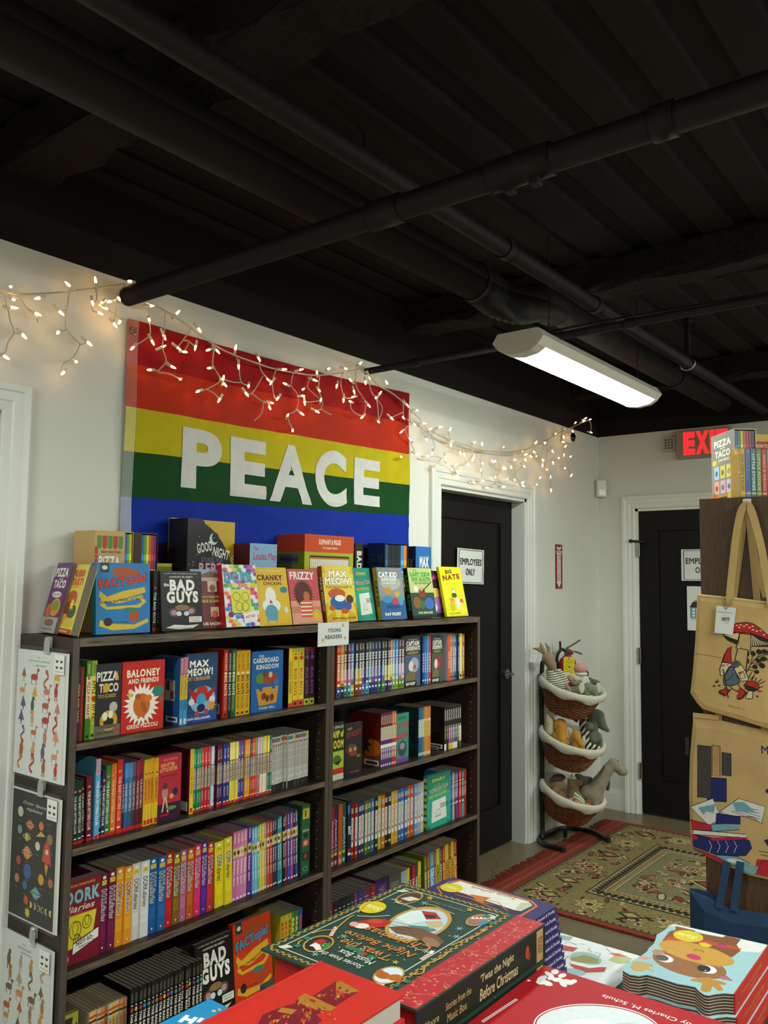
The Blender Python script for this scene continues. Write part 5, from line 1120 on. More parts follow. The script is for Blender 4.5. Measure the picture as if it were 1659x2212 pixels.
# paper sign hanging from the top edge
P0, P1 = un(687, 1346, 1, -SF-.002), un(753, 1392, 1, -SF-.002)
t = thing('shelf_sign', 'white paper sign reading YOUNG READERS taped at bookcase edge', 'sign', (P0[0], -SF-.0015, P1[2])); ws, hs = P1[0]-P0[0], P0[2]-P1[2]
obj('paper_sheet', BX((0, -.0006, 0), (ws, .0003, hs)), M_PAPER, t)
cv = Canvas(ws, hs); cv.text('YOUNG', .52, .66, .42, .17, '#2a3044', 0, .05); cv.text('READERS', .5, .38, .54, .17, '#2a3044', 0, .05)
for x, y in ((.8, .86), (.16, .26), (.88, .3)): cv.burst(x, y, .06, .025, 6, '#d8a02a')
obj('lettering', cv.mesh('lettering', lambda x, y, q: (x, -q-.0008, y)), M_MATTE, t)
# ------------------------------------------------------------------ flag on the wall
M_FLAG = mat('flag_nylon', attr=True, rough=.7, spec=.15, var=.05, vscale=25, bump=.05, bscale=500)
FX0, FX1 = 1.696, 3.25
ZL = [un(288, y, 1, 0)[2] for y in (693, 788, 882, 977, 1075, 1172, 1268)]
ZR = [un(878, y, 1, 0)[2] for y in (850, 916, 982, 1048, 1114, 1177, 1240)]
creases = [(rng.uniform(FX0, FX1), rng.uniform(1.5, 2.4), rng.uniform(0, PI), rng.uniform(.1, .3), rng.uniform(.004, .009)) for _ in range(70)]
def flag_y(x, z):
    y = -.012-.0035*math.sin(x*9+z*2)-.003*math.sin(z*13+x*4)-.002*math.sin(x*31-z*9)
    for k in range(1, 8):                                    # fold lines of the packed flag
        y -= .0022*math.exp(-abs(x-(FX0+k*.2))/.012)
    y -= .003*math.exp(-abs(z-1.83)/.012)
    low = min(max((2.05-z)/.4, .15), 1)
    for cx, cz, a, l, am in creases:
        dx, dz = x-cx, z-cz; u, v = dx*math.cos(a)+dz*math.sin(a), -dx*math.sin(a)+dz*math.cos(a)
        if abs(u) < l and abs(v) < .06: y -= am*low*math.exp(-abs(v)/.012)*(1-abs(u)/l)
    return min(y, -.003)
t = thing('flag', uniq('rainbow striped cloth flag with white PEACE lettering hung on left wall'), 'flag', (FX0, 0, ZL[6]))
def fz(x, i, f=0):
    k = (x-FX0)/(FX1-FX0); zt = ZL[i]+(ZR[i]-ZL[i])*k; zb = ZL[i+1]+(ZR[i+1]-ZL[i+1])*k
    return zt+(zb-zt)*f
NX, NZ = 110, 9
def strip(name, x0, x1, i, col, nx, lab=None):
    bm = bmesh.new(); g = []
    for a in range(nx+1):
        x = x0+(x1-x0)*a/nx
        sw = .006*math.sin(a*.5) if x1 > 3.2 and a == nx else 0
        col_ = []
        for b in range(NZ+1):
            z = fz(x, i, b/NZ)-.012*math.sin(PI*(x-FX0)/(FX1-FX0)*1.0)*(1 if i == 0 and b == 0 else 0)
            xx = x+(.02*max(0, (1.9-z)) if a == nx and x1 > 3.2 else 0)
            col_.append(bm.verts.new((xx-FX0, flag_y(xx, z), z-ZL[6])))
        g.append(col_)
    for a in range(nx):
        for b in range(NZ): bm.faces.new((g[a][b], g[a][b+1], g[a+1][b+1], g[a+1][b]))
    o = cobj(name, bm, col, M_FLAG, t); o.data.shade_smooth()
    if lab: o['label'] = lab
    return o
SC = ['#8e0c14', '#b02a10', '#b8a808', '#0c4016', '#0c2c94', '#200c34']
for i, (col, nm) in enumerate(zip(SC, ('red', 'orange', 'yellow', 'green', 'blue', 'dark purple'))):
    strip('stripe', FX0, FX1, i, col, NX, nm+' stripe')
HC_ = ['#b06a64', '#b8604e', '#cfc36c', '#8a948a', '#a4a8bc', '#8a86a0']
bm = bmesh.new()
hcols = [strip('header_band', FX0-.043, FX0-.001, i, HC_[i], 4) for i in range(6)]
for z in (ZL[0]-.04, ZL[6]+.05):
    b = bmesh.new(); tube(b, [(-.022+.011*math.cos(a), flag_y(FX0-.02, z)-.002, z-ZL[6]+.011*math.sin(a)) for a in np.linspace(0, 2*PI, 17)[:-1]], .003, 6, closed=True); obj('grommet', b, M_METAL, t)
for ch, x0, y0, x1, y1 in (('P', 365, 690, 580, 1035), ('E', 628, 738, 816, 1078), ('A', 835, 788, 1053, 1092), ('C', 1072, 815, 1242, 1110), ('E', 1282, 845, 1415, 1120)):
    V, F = text_mesh(ch, .08 if ch != 'A' else .065, 0, 10)
    pts = [un(240+xx/2.44, 640+yy/2.44, 1, -.012) for xx, yy in ((x0, y0), (x1, y0), (x1, y1), (x0, y1))]
    xa, xb = (pts[0][0]+pts[3][0])/2, (pts[1][0]+pts[2][0])/2
    # heights of the letter's lines follow the stripes
    mid = 240+(x0+x1)/2/2.44; zt = un(mid, 640+(y0+18 if ch in 'PE' else y0)/2.44, 1, 0)[2]; zb = un(mid, 640+(y1-14 if ch in 'PE' else y1)/2.44, 1, 0)[2]
    bm = bmesh.new(); vv = [bm.verts.new((xa+(a+.5)*(xb-xa), 0, zb+(b+.5)*(zt-zb))) for a, b in V]
    for f in F: bm.faces.new([vv[k] for k in f])
    bmesh.ops.triangulate(bm, faces=bm.faces)
    for _ in range(5):
        es = [e for e in bm.edges if e.calc_length() > .03]
        if es: bmesh.ops.subdivide_edges(bm, edges=es, cuts=1); bmesh.ops.triangulate(bm, faces=bm.faces)
    for v in bm.verts: v.co = Vector((v.co.x-FX0, flag_y(v.co.x, v.co.z)-.0022, v.co.z-ZL[6]))
    cobj('letter', bm, '#cfccc6', M_FLAG, t)

# ------------------------------------------------------------------ icicle string lights
A_ = (0, 560, 3.456); B_ = (240, 640, 2.44); C_ = (850, 860, 3.386)
WIRES = [(A_, [[(-60, 250), (0, 250), (150, 262), (350, 255), (520, 240), (720, 215), (940, 185), (1000, 180)],
 [(40, 260), (50, 330), (65, 400), (80, 470), (105, 550), (60, 620), (40, 690), (0, 720)], [(105, 550), (170, 565)], [(65, 262), (150, 300), (200, 365), (250, 400), (275, 440), (280, 475)],
 [(515, 250), (505, 330), (495, 380), (485, 450), (495, 520), (550, 590), (595, 640), (540, 740), (480, 770), (460, 820)], [(495, 380), (445, 390)], [(495, 525), (435, 545)], [(595, 640), (655, 620)], [(540, 740), (570, 765)],
 [(715, 220), (722, 300), (690, 330), (690, 370), (730, 400)], [(715, 300), (770, 350), (850, 410), (870, 430), (900, 460)], [(940, 190), (890, 240), (860, 310), (860, 370), (850, 470)]]),
 (B_, [[(165, 15), (195, 40), (250, 60), (330, 105), (440, 180), (550, 260), (650, 310), (760, 350), (850, 380), (950, 400), (1050, 415), (1150, 412), (1240, 400), (1310, 385), (1360, 420), (1410, 470), (1480, 510), (1560, 575)],
 [(200, 60), (200, 120), (205, 200), (160, 240), (110, 268)], [(205, 200), (215, 235)], [(285, 80), (280, 200), (270, 270), (290, 340), (255, 385), (250, 400), (310, 410), (365, 437)], [(290, 340), (320, 370)], [(250, 395), (205, 388)],
 [(420, 170), (405, 195), (380, 230), (350, 270)], [(380, 232), (410, 240), (385, 293)], [(405, 235), (445, 265)], [(545, 260), (535, 350), (545, 380), (575, 445), (500, 490), (465, 500)], [(500, 490), (540, 510), (572, 543)],
 [(655, 300), (672, 360), (685, 450), (725, 470)], [(590, 437), (640, 452), (685, 455)], [(780, 330), (790, 390), (840, 450)], [(800, 420), (745, 510), (710, 510)], [(745, 515), (800, 555), (840, 560)], [(805, 560), (790, 620), (755, 655)],
 [(870, 385), (850, 450), (860, 530), (880, 540)], [(960, 405), (950, 470), (985, 525), (975, 600), (930, 630), (957, 705)], [(975, 600), (1005, 615)], [(1060, 415), (1035, 480), (1100, 545), (1020, 558)],
 [(1100, 415), (1095, 490), (1115, 560), (1110, 595), (1160, 625)], [(1110, 595), (1080, 605)], [(1230, 385), (1210, 450), (1230, 530), (1278, 535)], [(1290, 395), (1295, 480), (1340, 560), (1325, 630), (1270, 600), (1262, 560)],
 [(1355, 420), (1370, 500), (1400, 550), (1410, 655)], [(1400, 540), (1430, 590), (1410, 655)], [(1540, 540), (1540, 640)], [(1540, 610), (1475, 640)]]),
 (C_, [[(60, 20), (120, 80), (200, 160), (280, 240), (400, 305), (480, 345), (560, 375), (700, 390), (850, 395), (950, 380), (1050, 345), (1150, 290), (1240, 240), (1300, 215)],
 [(100, 150), (130, 185), (200, 180), (250, 230), (330, 270), (480, 330), (640, 380), (850, 402), (980, 398)], [(130, 90), (120, 150), (130, 185), (90, 220), (100, 270), (130, 340), (150, 390), (60, 430)], [(255, 240), (245, 300)],
 [(330, 215), (280, 270), (300, 350), (285, 400)], [(240, 425), (320, 430), (345, 445), (305, 490), (290, 520)], [(345, 445), (380, 430)], [(395, 470), (430, 500), (465, 560)], [(400, 250), (420, 320)], [(420, 380), (455, 375), (515, 405)],
 [(580, 410), (540, 470), (490, 500)], [(650, 385), (640, 460), (645, 520), (640, 600), (580, 615)], [(560, 372), (588, 325)], [(755, 400), (770, 480), (800, 515), (760, 560), (770, 600), (800, 645)], [(770, 610), (690, 650)],
 [(850, 400), (880, 450), (890, 590)], [(950, 495), (890, 560), (945, 630)], [(930, 385), (960, 415), (960, 445)], [(990, 385), (1000, 422)], [(1040, 350), (1050, 420), (1100, 450), (1120, 520), (1145, 580), (1152, 665)], [(1130, 300), (1120, 440), (1115, 520)],
 [(1130, 385), (1160, 383)], [(1245, 250), (1235, 320), (1250, 400), (1270, 500), (1295, 565)], [(1210, 437), (1165, 467)]])]
BULBS = [(A_, [(80, 205), (90, 360), (170, 565), (35, 725), (100, 300), (270, 405), (290, 290), (515, 195), (445, 390), (435, 545), (655, 620), (570, 765), (475, 845), (715, 170), (760, 325), (775, 360), (740, 400), (690, 320), (975, 165), (885, 290), (820, 315), (895, 465), (850, 480)]),
 (B_, [(205, 50), (200, 122), (215, 235), (115, 270), (278, 207), (268, 268), (320, 370), (205, 388), (365, 437), (460, 170), (345, 92), (350, 270), (445, 265), (385, 293), (515, 282), (557, 285), (520, 378), (595, 460), (460, 500), (572, 543), (655, 278), (672, 365), (725, 472), (590, 437),
  (777, 325), (828, 440), (710, 510), (835, 585), (840, 560), (905, 385), (847, 452), (880, 535), (995, 388), (920, 463), (1005, 525), (1000, 615), (930, 630), (957, 708), (1085, 405), (1068, 440), (1012, 490), (1105, 548), (1020, 558), (1095, 493), (1080, 605), (1230, 380), (1190, 470), (1225, 543), (1278, 530),
  (1145, 383), (1310, 358), (1265, 445), (1280, 500), (1355, 572), (1325, 635), (1262, 555), (1358, 420), (1340, 450), (1415, 515), (1395, 535), (1408, 660), (1455, 460), (1557, 570), (1540, 640), (1475, 640)]),
 (C_, [(165, 88), (148, 188), (60, 245), (125, 305), (165, 408), (55, 430), (262, 232), (240, 300), (218, 185), (335, 213), (285, 398), (240, 425), (378, 432), (290, 520), (398, 480), (465, 563), (448, 488), (413, 235), (420, 335), (418, 315), (487, 395), (515, 405), (585, 415), (545, 480), (492, 508), (580, 440),
  (648, 343), (645, 470), (643, 522), (645, 605), (583, 615), (588, 325), (800, 360), (720, 455), (742, 465), (800, 515), (812, 508), (745, 575), (797, 647), (680, 655), (880, 450), (862, 510), (828, 597), (885, 597), (950, 495), (938, 620), (945, 638), (935, 383), (960, 415), (960, 445), (1000, 422), (1030, 395), (1038, 330),
  (1048, 422), (1090, 450), (1090, 487), (1115, 522), (1147, 585), (1152, 668), (1075, 578), (1042, 632), (1160, 383), (1110, 325), (1165, 467), (1210, 437), (1180, 262), (1250, 230), (1243, 278), (1238, 320), (1255, 358), (1250, 410), (1292, 432), (1255, 512), (1297, 570), (1310, 240)])]
def wy(px): return -.042 if px < 280 or px > 880 else -.05
def wp(fr, p, dy=0): px, py = fr[0]+p[0]/fr[2], fr[1]+p[1]/fr[2]; return Vector(un(px, py, 1, wy(px)+dy))
M_WIRE = mat('white_wire', '#bdb49c', rough=.5)
M_SOCK = mat('white_socket', '#d8d0bc', rough=.45)
M_BULB = mat('warm_bulb', '#ffe8c0', rough=.2, emit=BULB_POWER, emit_col='#ffc57c')
t = thing('string_lights', uniq('white icicle string lights with lit warm bulbs along the left wall top'), 'string lights', (2.5, -.03, 2.35)); LO = Vector((2.5, -.03, 2.35))
k = 0
for fr, ws_ in WIRES:
    for i, w_ in enumerate(ws_):
        P = [wp(fr, p, .012*math.sin(j*1.7+k) if 0 < j < len(w_)-1 else 0)-LO for j, p in enumerate(w_)]
        obj('wire', tube(bmesh.new(), smooth_path(P, 4), .0032 if i == 0 else .0022, 5), M_WIRE, t); k += 1
end = [Vector((5.0, -.05, 2.44)), Vector((5.06, -.12, 2.49)), Vector((5.1, -.2, 2.53)), Vector((5.12, -.26, 2.52)), Vector((5.13, -.27, 2.42))]
e2 = [wp(C_, (1290, 220)), Vector(un(850+1380/3.386, 860+180/3.386, 1, -.09)), Vector(un(850+1430/3.386, 860+165/3.386, 1, -.1)), Vector(un(850+1446/3.386, 860+205/3.386, 1, -.1)), Vector(un(850+1440/3.386, 860+245/3.386, 1, -.1))]
obj('wire', tube(bmesh.new(), smooth_path([p-LO for p in e2], 4), .0028, 5), M_WIRE, t)
sock = bpy.data.meshes.new('socket'); bm = lathe(bmesh.new(), [(.0042, -.022), (.005, -.02), (.005, 0), (.0044, .001)], 8); bm.to_mesh(sock); bm.free(); sock.materials.append(M_SOCK)
glow = bpy.data.meshes.new('bulb'); bm = lathe(bmesh.new(), [(.0038, 0), (.0044, .006), (.0036, .014), (.0014, .021)], 8); bm.to_mesh(glow); bm.free(); glow.materials.append(M_BULB)
allw = [(wp(fr, p), wp(fr, w_[max(j-1, 0)])) for fr, ws_ in WIRES for w_ in ws_ for j, p in enumerate(w_)]
BL = [wp(fr, p) for fr, bs in BULBS for p in bs]
BL += [Vector(un(850+x/3.386, 860+y/3.386, 1, -.1)) for x, y in ((1330, 180), (1400, 150), (1387, 170), (1433, 158), (1440, 250))]
for p in BL:
    n = min(allw, key=lambda q: (q[0]-p).length)[0]; d = (p-n)
    d = d+Vector((rng.normal(0, .012), -abs(rng.normal(0, .012)), -.006+rng.normal(0, .008)))
    if d.length < 1e-4: d = Vector((0, 0, -1))
    q = Vector((0, 0, 1)).rotation_difference(d.normalized())
    s = bpy.data.objects.new('socket', sock); C.objects.link(s); s.parent = t; s.location = p-LO-d.normalized()*.004; s.rotation_euler = q.to_euler()
    b = bpy.data.objects.new('bulb', glow); C.objects.link(b); b.parent = s

# ------------------------------------------------------------------ signs and small devices on walls and doors
def papersign(name, label, along, p, a0, a1, z0, z1, draw, th=.0006, col=None, m=None, wob=.0, cat='sign', rot=0):
    w_, h = abs(a1-a0), z1-z0
    t = thing(name, uniq(label), cat, (a0, p, z0) if along == 'x' else (p, a0, z0), (0, rot, 0) if along == 'x' else (rot, 0, 0))
    bas = (lambda x, y, q: (x, -q, y)) if along == 'x' else (lambda x, y, q: (-q, -x, y))
    bm = bmesh.new(); n = 8; G0 = []
    for i in range(n+1):
        G0.append([[bm.verts.new(bas(w_*i/n, h*j/n, q+wob*abs(math.sin(i*1.1)*math.cos(j*.8)))) for q in (0, th)] for j in range(n+1)])
    for i in range(n):
        for j in range(n):
            for q in (0, 1): bm.faces.new([G0[a][b][q] for a, b in ((i, j), (i+1, j), (i+1, j+1), (i, j+1))])
    for k in range(n):
        for a, b in (((k, 0), (k+1, 0)), ((k, n), (k+1, n)), ((0, k), (0, k+1)), ((n, k), (n, k+1))):
            bm.faces.new((G0[a[0]][a[1]][0], G0[b[0]][b[1]][0], G0[b[0]][b[1]][1], G0[a[0]][a[1]][1]))
    bmesh.ops.recalc_face_normals(bm, faces=bm.faces)
    o = obj('sheet', bm, m or M_PAPER, t)
    cv = Canvas(w_, h); draw(cv); obj('lettering', cv.mesh('lettering', lambda x, y, q: bas(x, y, th*2+wob+q+.0002)), M_MATTE, t)
    return t
def f_emp(c):
    for a in ((.06, .955, .94, .97), (.06, .03, .94, .045), (.05, .04, .065, .96), (.935, .04, .95, .96)): c.rect(*a, '#26241f')
    c.text('EMPLOYEES', .5, .63, .8, .19, '#1d1b18', 0, .04); c.text('ONLY', .48, .34, .34, .19, '#1d1b18', 0, .04)
papersign('door_sign', 'white EMPLOYEES ONLY paper sign on black door beside the bookcase', 'x', .084, 3.825, 4.098, 1.486, 1.677, f_emp, wob=.002, rot=.02)
papersign('door_sign', 'white EMPLOYEES ONLY sign cut off by the tall bookcase at right', 'y', XC+.009, -.56, -.85, 1.515, 1.716, f_emp)
def f_pos(c):
    c.text('DOWNTOWN', .68, .87, .5, .045, '#2a2622', 0, .06); c.rect(.42, .835, .98, .842, '#2a2622')
    for x, col, h in ((.08, '#5a94a0', .52), (.38, '#c86a34', .46), (.66, '#8aa04a', .56)):
        c.rect(x, .28, x+.27, h, col); c.poly([(x-.02, h), (x+.29, h), (x+.2, h+.13), (x+.07, h+.13)], '#2a2326'); c.rect(x+.1, h+.13, x+.17, h+.17, '#8a9a9a')
        for q in range(3):
            for e in range(2): c.rect(x+.05+.1*e, .31+.07*q, x+.12+.1*e, .36+.07*q, '#e0e4e0')
    c.ell(.5, .26, .42, .03, '#b8c0a8'); c.text('story time', .5, .14, .5, .04, '#b87a34', 0, .03)
papersign('poster', 'white poster of small coloured town houses below the cut off sign', 'y', XC+.009, -.593, -.84, 1.2, 1.48, f_pos, cat='poster')
def f_fire(c):
    c.rect(0, 0, 1, 1, '#8e1418'); c.rect(.06, .012, .94, .015, '#dcd6cc'); c.rect(.22, .13, .78, .86, '#dcd6cc'); c.rect(.28, .13, .72, .86, '#8e1418') if False else None
    c.poly([(.2, .97), (.5, .92), (.8, .97), (.8, .9), (.5, .87), (.2, .9)], '#dcd6cc'); c.rect(.1, .79, .9, .86, '#dcd6cc'); c.text('FIRE', .5, .825, .7, .05, '#a01c1c', 0, .05); c.rect(.26, .15, .74, .79, '#dcd6cc')
    c.rect(.3, .16, .34, .78, '#8e1418'); c.rect(.66, .16, .7, .78, '#8e1418')
    for i, ch in enumerate('EXTINGUISHER'): c.text(ch, .5, .755-.051*i, .2 if ch != 'I' else .06, .033, '#6e1416', 0, .04)
    c.poly([(.12, .16), (.88, .16), (.5, .03)], '#dcd6cc')
papersign('wall_sign', 'narrow red fire extinguisher sign with white arrow on left wall', 'x', -.0005, 4.816, 4.91, 1.455, 1.733, f_fire, th=.0012, m=mat('red_plastic', '#8e1418', rough=.35))
# exit sign on the back wall
t = thing('exit_sign', uniq('lit red EXIT sign mounted high on the back wall'), 'exit sign', (XC-.05, -.556, 2.298))
obj('housing', BX((0, -.34, 0), (.05, 0, .185), .006, 2), mat('exit_housing', '#9a8a74', rough=.5, var=.04), t)
M_EXIT = mat('exit_red_glow', '#d8141c', rough=.4, emit=2.2, emit_col='#ff1c20')
x0 = .05; wds = (.072, .078, .03, .07)
for ch, wd in zip('EXIT', wds):
    V, F = text_mesh(ch, .1); bm = bmesh.new()
    vv = [bm.verts.new((-.002, -(x0+(a+.5)*wd), .022+(b+.5)*.145)) for a, b in V]
    for f in F:
        try: bm.faces.new([vv[q] for q in f])
        except ValueError: pass
    bmesh.ops.recalc_face_normals(bm, faces=bm.faces)
    r_ = bmesh.ops.extrude_face_region(bm, geom=bm.faces[:])
    for v in [e for e in r_['geom'] if isinstance(e, bmesh.types.BMVert)]: v.co.x += .003
    obj('letter', bm, M_EXIT, t); x0 += wd+.008
# alarm sounder, motion sensor, camera
t = thing('alarm_sounder', uniq('small white slotted alarm sounder left of the EXIT sign'), 'alarm', (XC-.035, -.475, 2.352))
obj('housing', BX((0, -.076, 0), (.035, 0, .098), .006, 2), mat('aged_plastic', '#b4a894', rough=.5), t)
for j in range(4):
    for i in range(3): obj('slot', BX((-.0012, -.018-.02*i, .02+.018*j), (.001, -.006-.02*i, .03+.018*j)), mat('dark_slot', '#4a4238', rough=.7), t)
obj('mount_bracket', BX((.012, -.088, -.012), (.035, -.07, .08), .003), MATS['aged_plastic'], t)
t = thing('motion_sensor', uniq('white motion sensor in the corner where both walls meet'), 'sensor', (XC-.03, -.03, 2.08), (0, 0, -PI/4))
obj('housing', BX((-.034, -.03, 0), (.034, .012, .115), .009, 3), M_PLASTIC, t)
obj('lens_window', BX((-.022, -.0325, .012), (.022, -.029, .05), .001), mat('sensor_lens', '#c8c8be', rough=.15), t)
cv = Canvas(.05, .03); cv.text('ki', .5, .5, .5, .7, '#f4f4ee', 0, .04); obj('logo', cv.mesh('logo', lambda x, y, q: (x-.022, -.0332-q, .012+y)), M_PRINT, t)
cc = un(1231, 945, 1, -.05)
t = thing('security_camera', uniq('small black and white dome camera among the last bulbs'), 'camera', tuple(cc))
M_ = Matrix.Rotation(PI/2, 4, 'X')
bm = lathe(bmesh.new(), [(.012, -.05), (.03, -.046), (.036, -.02), (.036, .012), (.031, .02)], 20, M_); obj('body', bm, M_PLASTIC, t).data.shade_smooth()
bm = lathe(bmesh.new(), [(.031, .018), (.029, .026), (.02, .032), (.006, .035)], 20, M_); obj('lens_face', bm, mat('camera_glass', '#0c0b0b', rough=.1), t).data.shade_smooth()
obj('mount', BX((-.02, .02, -.015), (.02, .05, .04), .004), M_PLASTIC, t)

# ------------------------------------------------------------------ fire extinguisher
ec = un(1226, 1437, 1, -.085)
t = thing('fire_extinguisher', uniq('red fire extinguisher with yellow tag hung behind the top basket'), 'fire extinguisher', (ec[0], ec[1], .74)); ez = ec[2]-.74+.02
EX = Vector(R0); EB = Vector((-math.sin(YAW), -math.cos(YAW), 0))
def ev(a, b, c): return tuple(EX*a+EB*b+Vector((0, 0, c)))
M_RED = mat('extinguisher_red', '#7e1214', rough=.25, var=.04)
bm = lathe(bmesh.new(), [(.02, 0), (.052, .004), (.056, .02), (.056, ez-.02), (.048, ez+.012), (.026, ez+.035), (.02, ez+.04)], 24); obj('cylinder', bm, M_RED, t).data.shade_smooth()
bm = lathe(bmesh.new(), [(.02, ez+.038), (.021, ez+.075), (.012, ez+.08)], 16); obj('valve', bm, M_METAL, t)
obj('top_lever', tube(bmesh.new(), [ev(-.012, 0, ez+.08), ev(.03, .01, ez+.105), (ev(.075, .015, ez+.135))], .0085, 8, flat=.7), M_METAL, t)
obj('carry_handle', tube(bmesh.new(), [ev(-.012, 0, ez+.07), ev(.04, .01, ez+.066), ev(.085, .015, ez+.05)], .0085, 8, flat=.7), M_METAL, t)
R_ = Matrix.Rotation(math.atan2(EX.y, EX.x), 4, 'Z') @ Matrix.Rotation(PI/2, 4, 'X')
obj('pressure_gauge', lathe(bmesh.new(), [(.012, 0), (.016, .003), (.016, .012), (.01, .014)], 14, Matrix.Translation(ev(.014, .02, ez+.06)) @ R_), mat('gauge_red', '#8a1a1e', rough=.3), t)
obj('hose', tube(bmesh.new(), smooth_path([ev(-.01, 0, ez+.065), ev(-.04, .01, ez+.075), ev(-.066, .01, ez+.03), ev(-.07, .005, ez-.08), ev(-.068, .005, ez-.2)]), .0095, 8), M_DARKMETAL, t)
obj('wall_bracket', BX((-.012, .03, ez-.05), (.012, .084, ez+.0), .002), M_DARKMETAL, t)
obj('bracket_hook', tube(bmesh.new(), [ev(-.045, .01, ez+.065), ev(-.047, .008, ez+.125)], .008, 8, flat=.6), M_DARKMETAL, t)
cvt = lambda x, y, q: ev(x-.038, .062+q, ez-.085+y)
bm = prism(bmesh.new(), [(.0, 0), (.068, 0), (.068, .115), (.06, .122), (.008, .122), (0, .115)], 0, .0006, cvt); bmesh.ops.recalc_face_normals(bm, faces=bm.faces)
tg = obj('inspection_tag', bm, mat('yellow_tag', '#d8bc10', rough=.5), t)
cv = Canvas(.068, .122); cv.ell(.5, .92, .06, .033, '#2a2420'); cv.text('INSPECTION', .5, .8, .7, .05, '#5a4a10', 0, .03); cv.ring(.5, .5, .3, .17, .03, '#8a7414'); cv.burst(.5, .5, .14, .06, 5, '#4a3c10')
for q in range(4): cv.rect(.12, .08+.06*q, .8-.1*(q % 2), .095+.06*q, '#4a3c10')
cv.rect(.1, .7, .9, .715, '#6a5a14'); obj('lettering', cv.mesh('lettering', lambda x, y, q: cvt(x, y, .0008+q)), M_MATTE, tg)

# ------------------------------------------------------------------ rug
RX0, RX1, RY0, RY1 = 3.60, 5.19, -.215, -2.55
t = thing('rug', uniq('patterned wool rug with rust fringe in tan, olive and rust'), 'rug', (RX0, RY1, 0)); RW, RH = RX1-RX0, RY0-RY1
M_RUG = mat('rug_wool', attr=True, rough=.95, var=.28, vscale=70, bump=.5, bscale=420)
o = obj('rug_body', BX((0, 0, 0), (RW, RH, .011), .003), M_RUG, t); paint(o.data, '#8c3214')
cv = Canvas(RW, RH, 1.6e-6)
tan, olive, rust, cream, dark, gold = '#7f7242', '#77714a', '#7c2c18', '#b3a272', '#241a10', '#98803a'
px = lambda m: m/RW; py = lambda m: m/RH
cv.rect(0, 0, 1, 1, '#86321a')
cv.rect(px(.035), py(.1), 1-px(.035), 1-py(.1), dark); cv.rect(px(.042), py(.108), 1-px(.042), 1-py(.108), tan)
for k in range(3): cv.rect(0, 1-py(.028+.026*k), 1, 1-py(.034+.026*k), ['#5a1d10', '#a4481e', '#5a1d10'][k])
def teeth(x0, y0, x1, y1, n, col, s):
    for i in range(n):
        a, b = i/n, (i+.55)/n
        if abs(x1-x0) > abs(y1-y0): cv.poly([(x0+(x1-x0)*a, y0), (x0+(x1-x0)*b, y0), (x0+(x1-x0)*(a+b)/2, y0+s)], col)
        else: cv.poly([(x0, y0+(y1-y0)*a), (x0, y0+(y1-y0)*b), (x0+s, y0+(y1-y0)*(a+b)/2)], col)
def frame(ix, iy, wd, col):
    x0, y0 = px(ix), py(iy); a, b = px(wd), py(wd)
    cv.rect(x0, y0, 1-x0, y0+b, col); cv.rect(x0, 1-y0-b, 1-x0, 1-y0, col); cv.rect(x0, y0, x0+a, 1-y0, col); cv.rect(1-x0-a, y0, 1-x0, 1-y0, col)
def frame_teeth(ix, iy, n, col, s):
    x0, y0 = px(ix), py(iy); m = int(n*RH/RW)
    teeth(x0, y0, 1-x0, y0, n, col, py(s)); teeth(x0, 1-y0, 1-x0, 1-y0, n, col, -py(s)); teeth(x0, y0, x0, 1-y0, m, col, px(s)); teeth(1-x0, y0, 1-x0, 1-y0, m, col, -px(s))
frame_teeth(.045, .112, 46, dark, .018)
def motif(u, v, s, kind):
    ex, ey = px(s), py(s)
    if kind == 0:
        cv.burst(u, v, px(s)*1.25, px(s)*.8, 8, cream); cv.burst(u, v, px(s), px(s)*.62, 8, rust if rng.random() < .5 else gold); cv.burst(u, v, px(s)*.6, px(s)*.4, 8, cream); cv.ell(u, v, ex*.3, ey*.3, '#4a1c12')
    elif kind == 1:
        a = rng.uniform(0, 360); cv.ell(u, v, ex*1.3, ey*.5, dark, 12, a); cv.ell(u, v, ex*1.1, ey*.36, rng.choice([rust, gold, '#8c4a2a', cream]), 12, a)
    elif kind == 2:
        a = rng.uniform(0, 6.3); P = [(u+ex*1.6*(q/6-.5)*math.cos(a)-ey*math.sin(a)*.5*math.sin(q*1.1), v+ey*1.6*(q/6-.5)*math.sin(a)+ey*.5*math.sin(q*1.1)*math.cos(a)) for q in range(7)]
        cv.stroke(P, px(.014), rng.choice([cream, dark, '#4a3a20', '#a4905a']))
    elif kind == 3:
        for q in range(5):
            a = q*1.257+rng.uniform(0, .4); cv.ell(u+ex*.7*math.cos(a), v+ey*.7*math.sin(a), ex*.42, ey*.32, rng.choice([cream, '#a87a4a', gold, rust]), 8, math.degrees(a))
        cv.ell(u, v, ex*.35, ey*.35, dark, 8)
    else:
        cv.poly([(u, v+ey), (u+ex*.7, v), (u, v-ey), (u-ex*.7, v)], dark); cv.poly([(u, v+ey*.75), (u+ex*.5, v), (u, v-ey*.75), (u-ex*.5, v)], rng.choice([rust, '#94552c', gold])); cv.poly([(u, v+ey*.35), (u+ex*.22, v), (u, v-ey*.35), (u-ex*.22, v)], cream)
BWD = .27                                        # width of the outer flowered border
for k in range(330):
    side = rng.integers(0, 4); m = rng.uniform(.035, BWD-.03)
    if side == 0: u, v = px(.045+m), rng.uniform(.07, .93)
    elif side == 1: u, v = 1-px(.045+m), rng.uniform(.07, .93)
    elif side == 2: u, v = rng.uniform(.06, .94), py(.115+m)
    else: u, v = rng.uniform(.06, .94), 1-py(.115+m)
    motif(u, v, rng.uniform(.014, .034), rng.choice([1, 2, 2, 3, 4]))
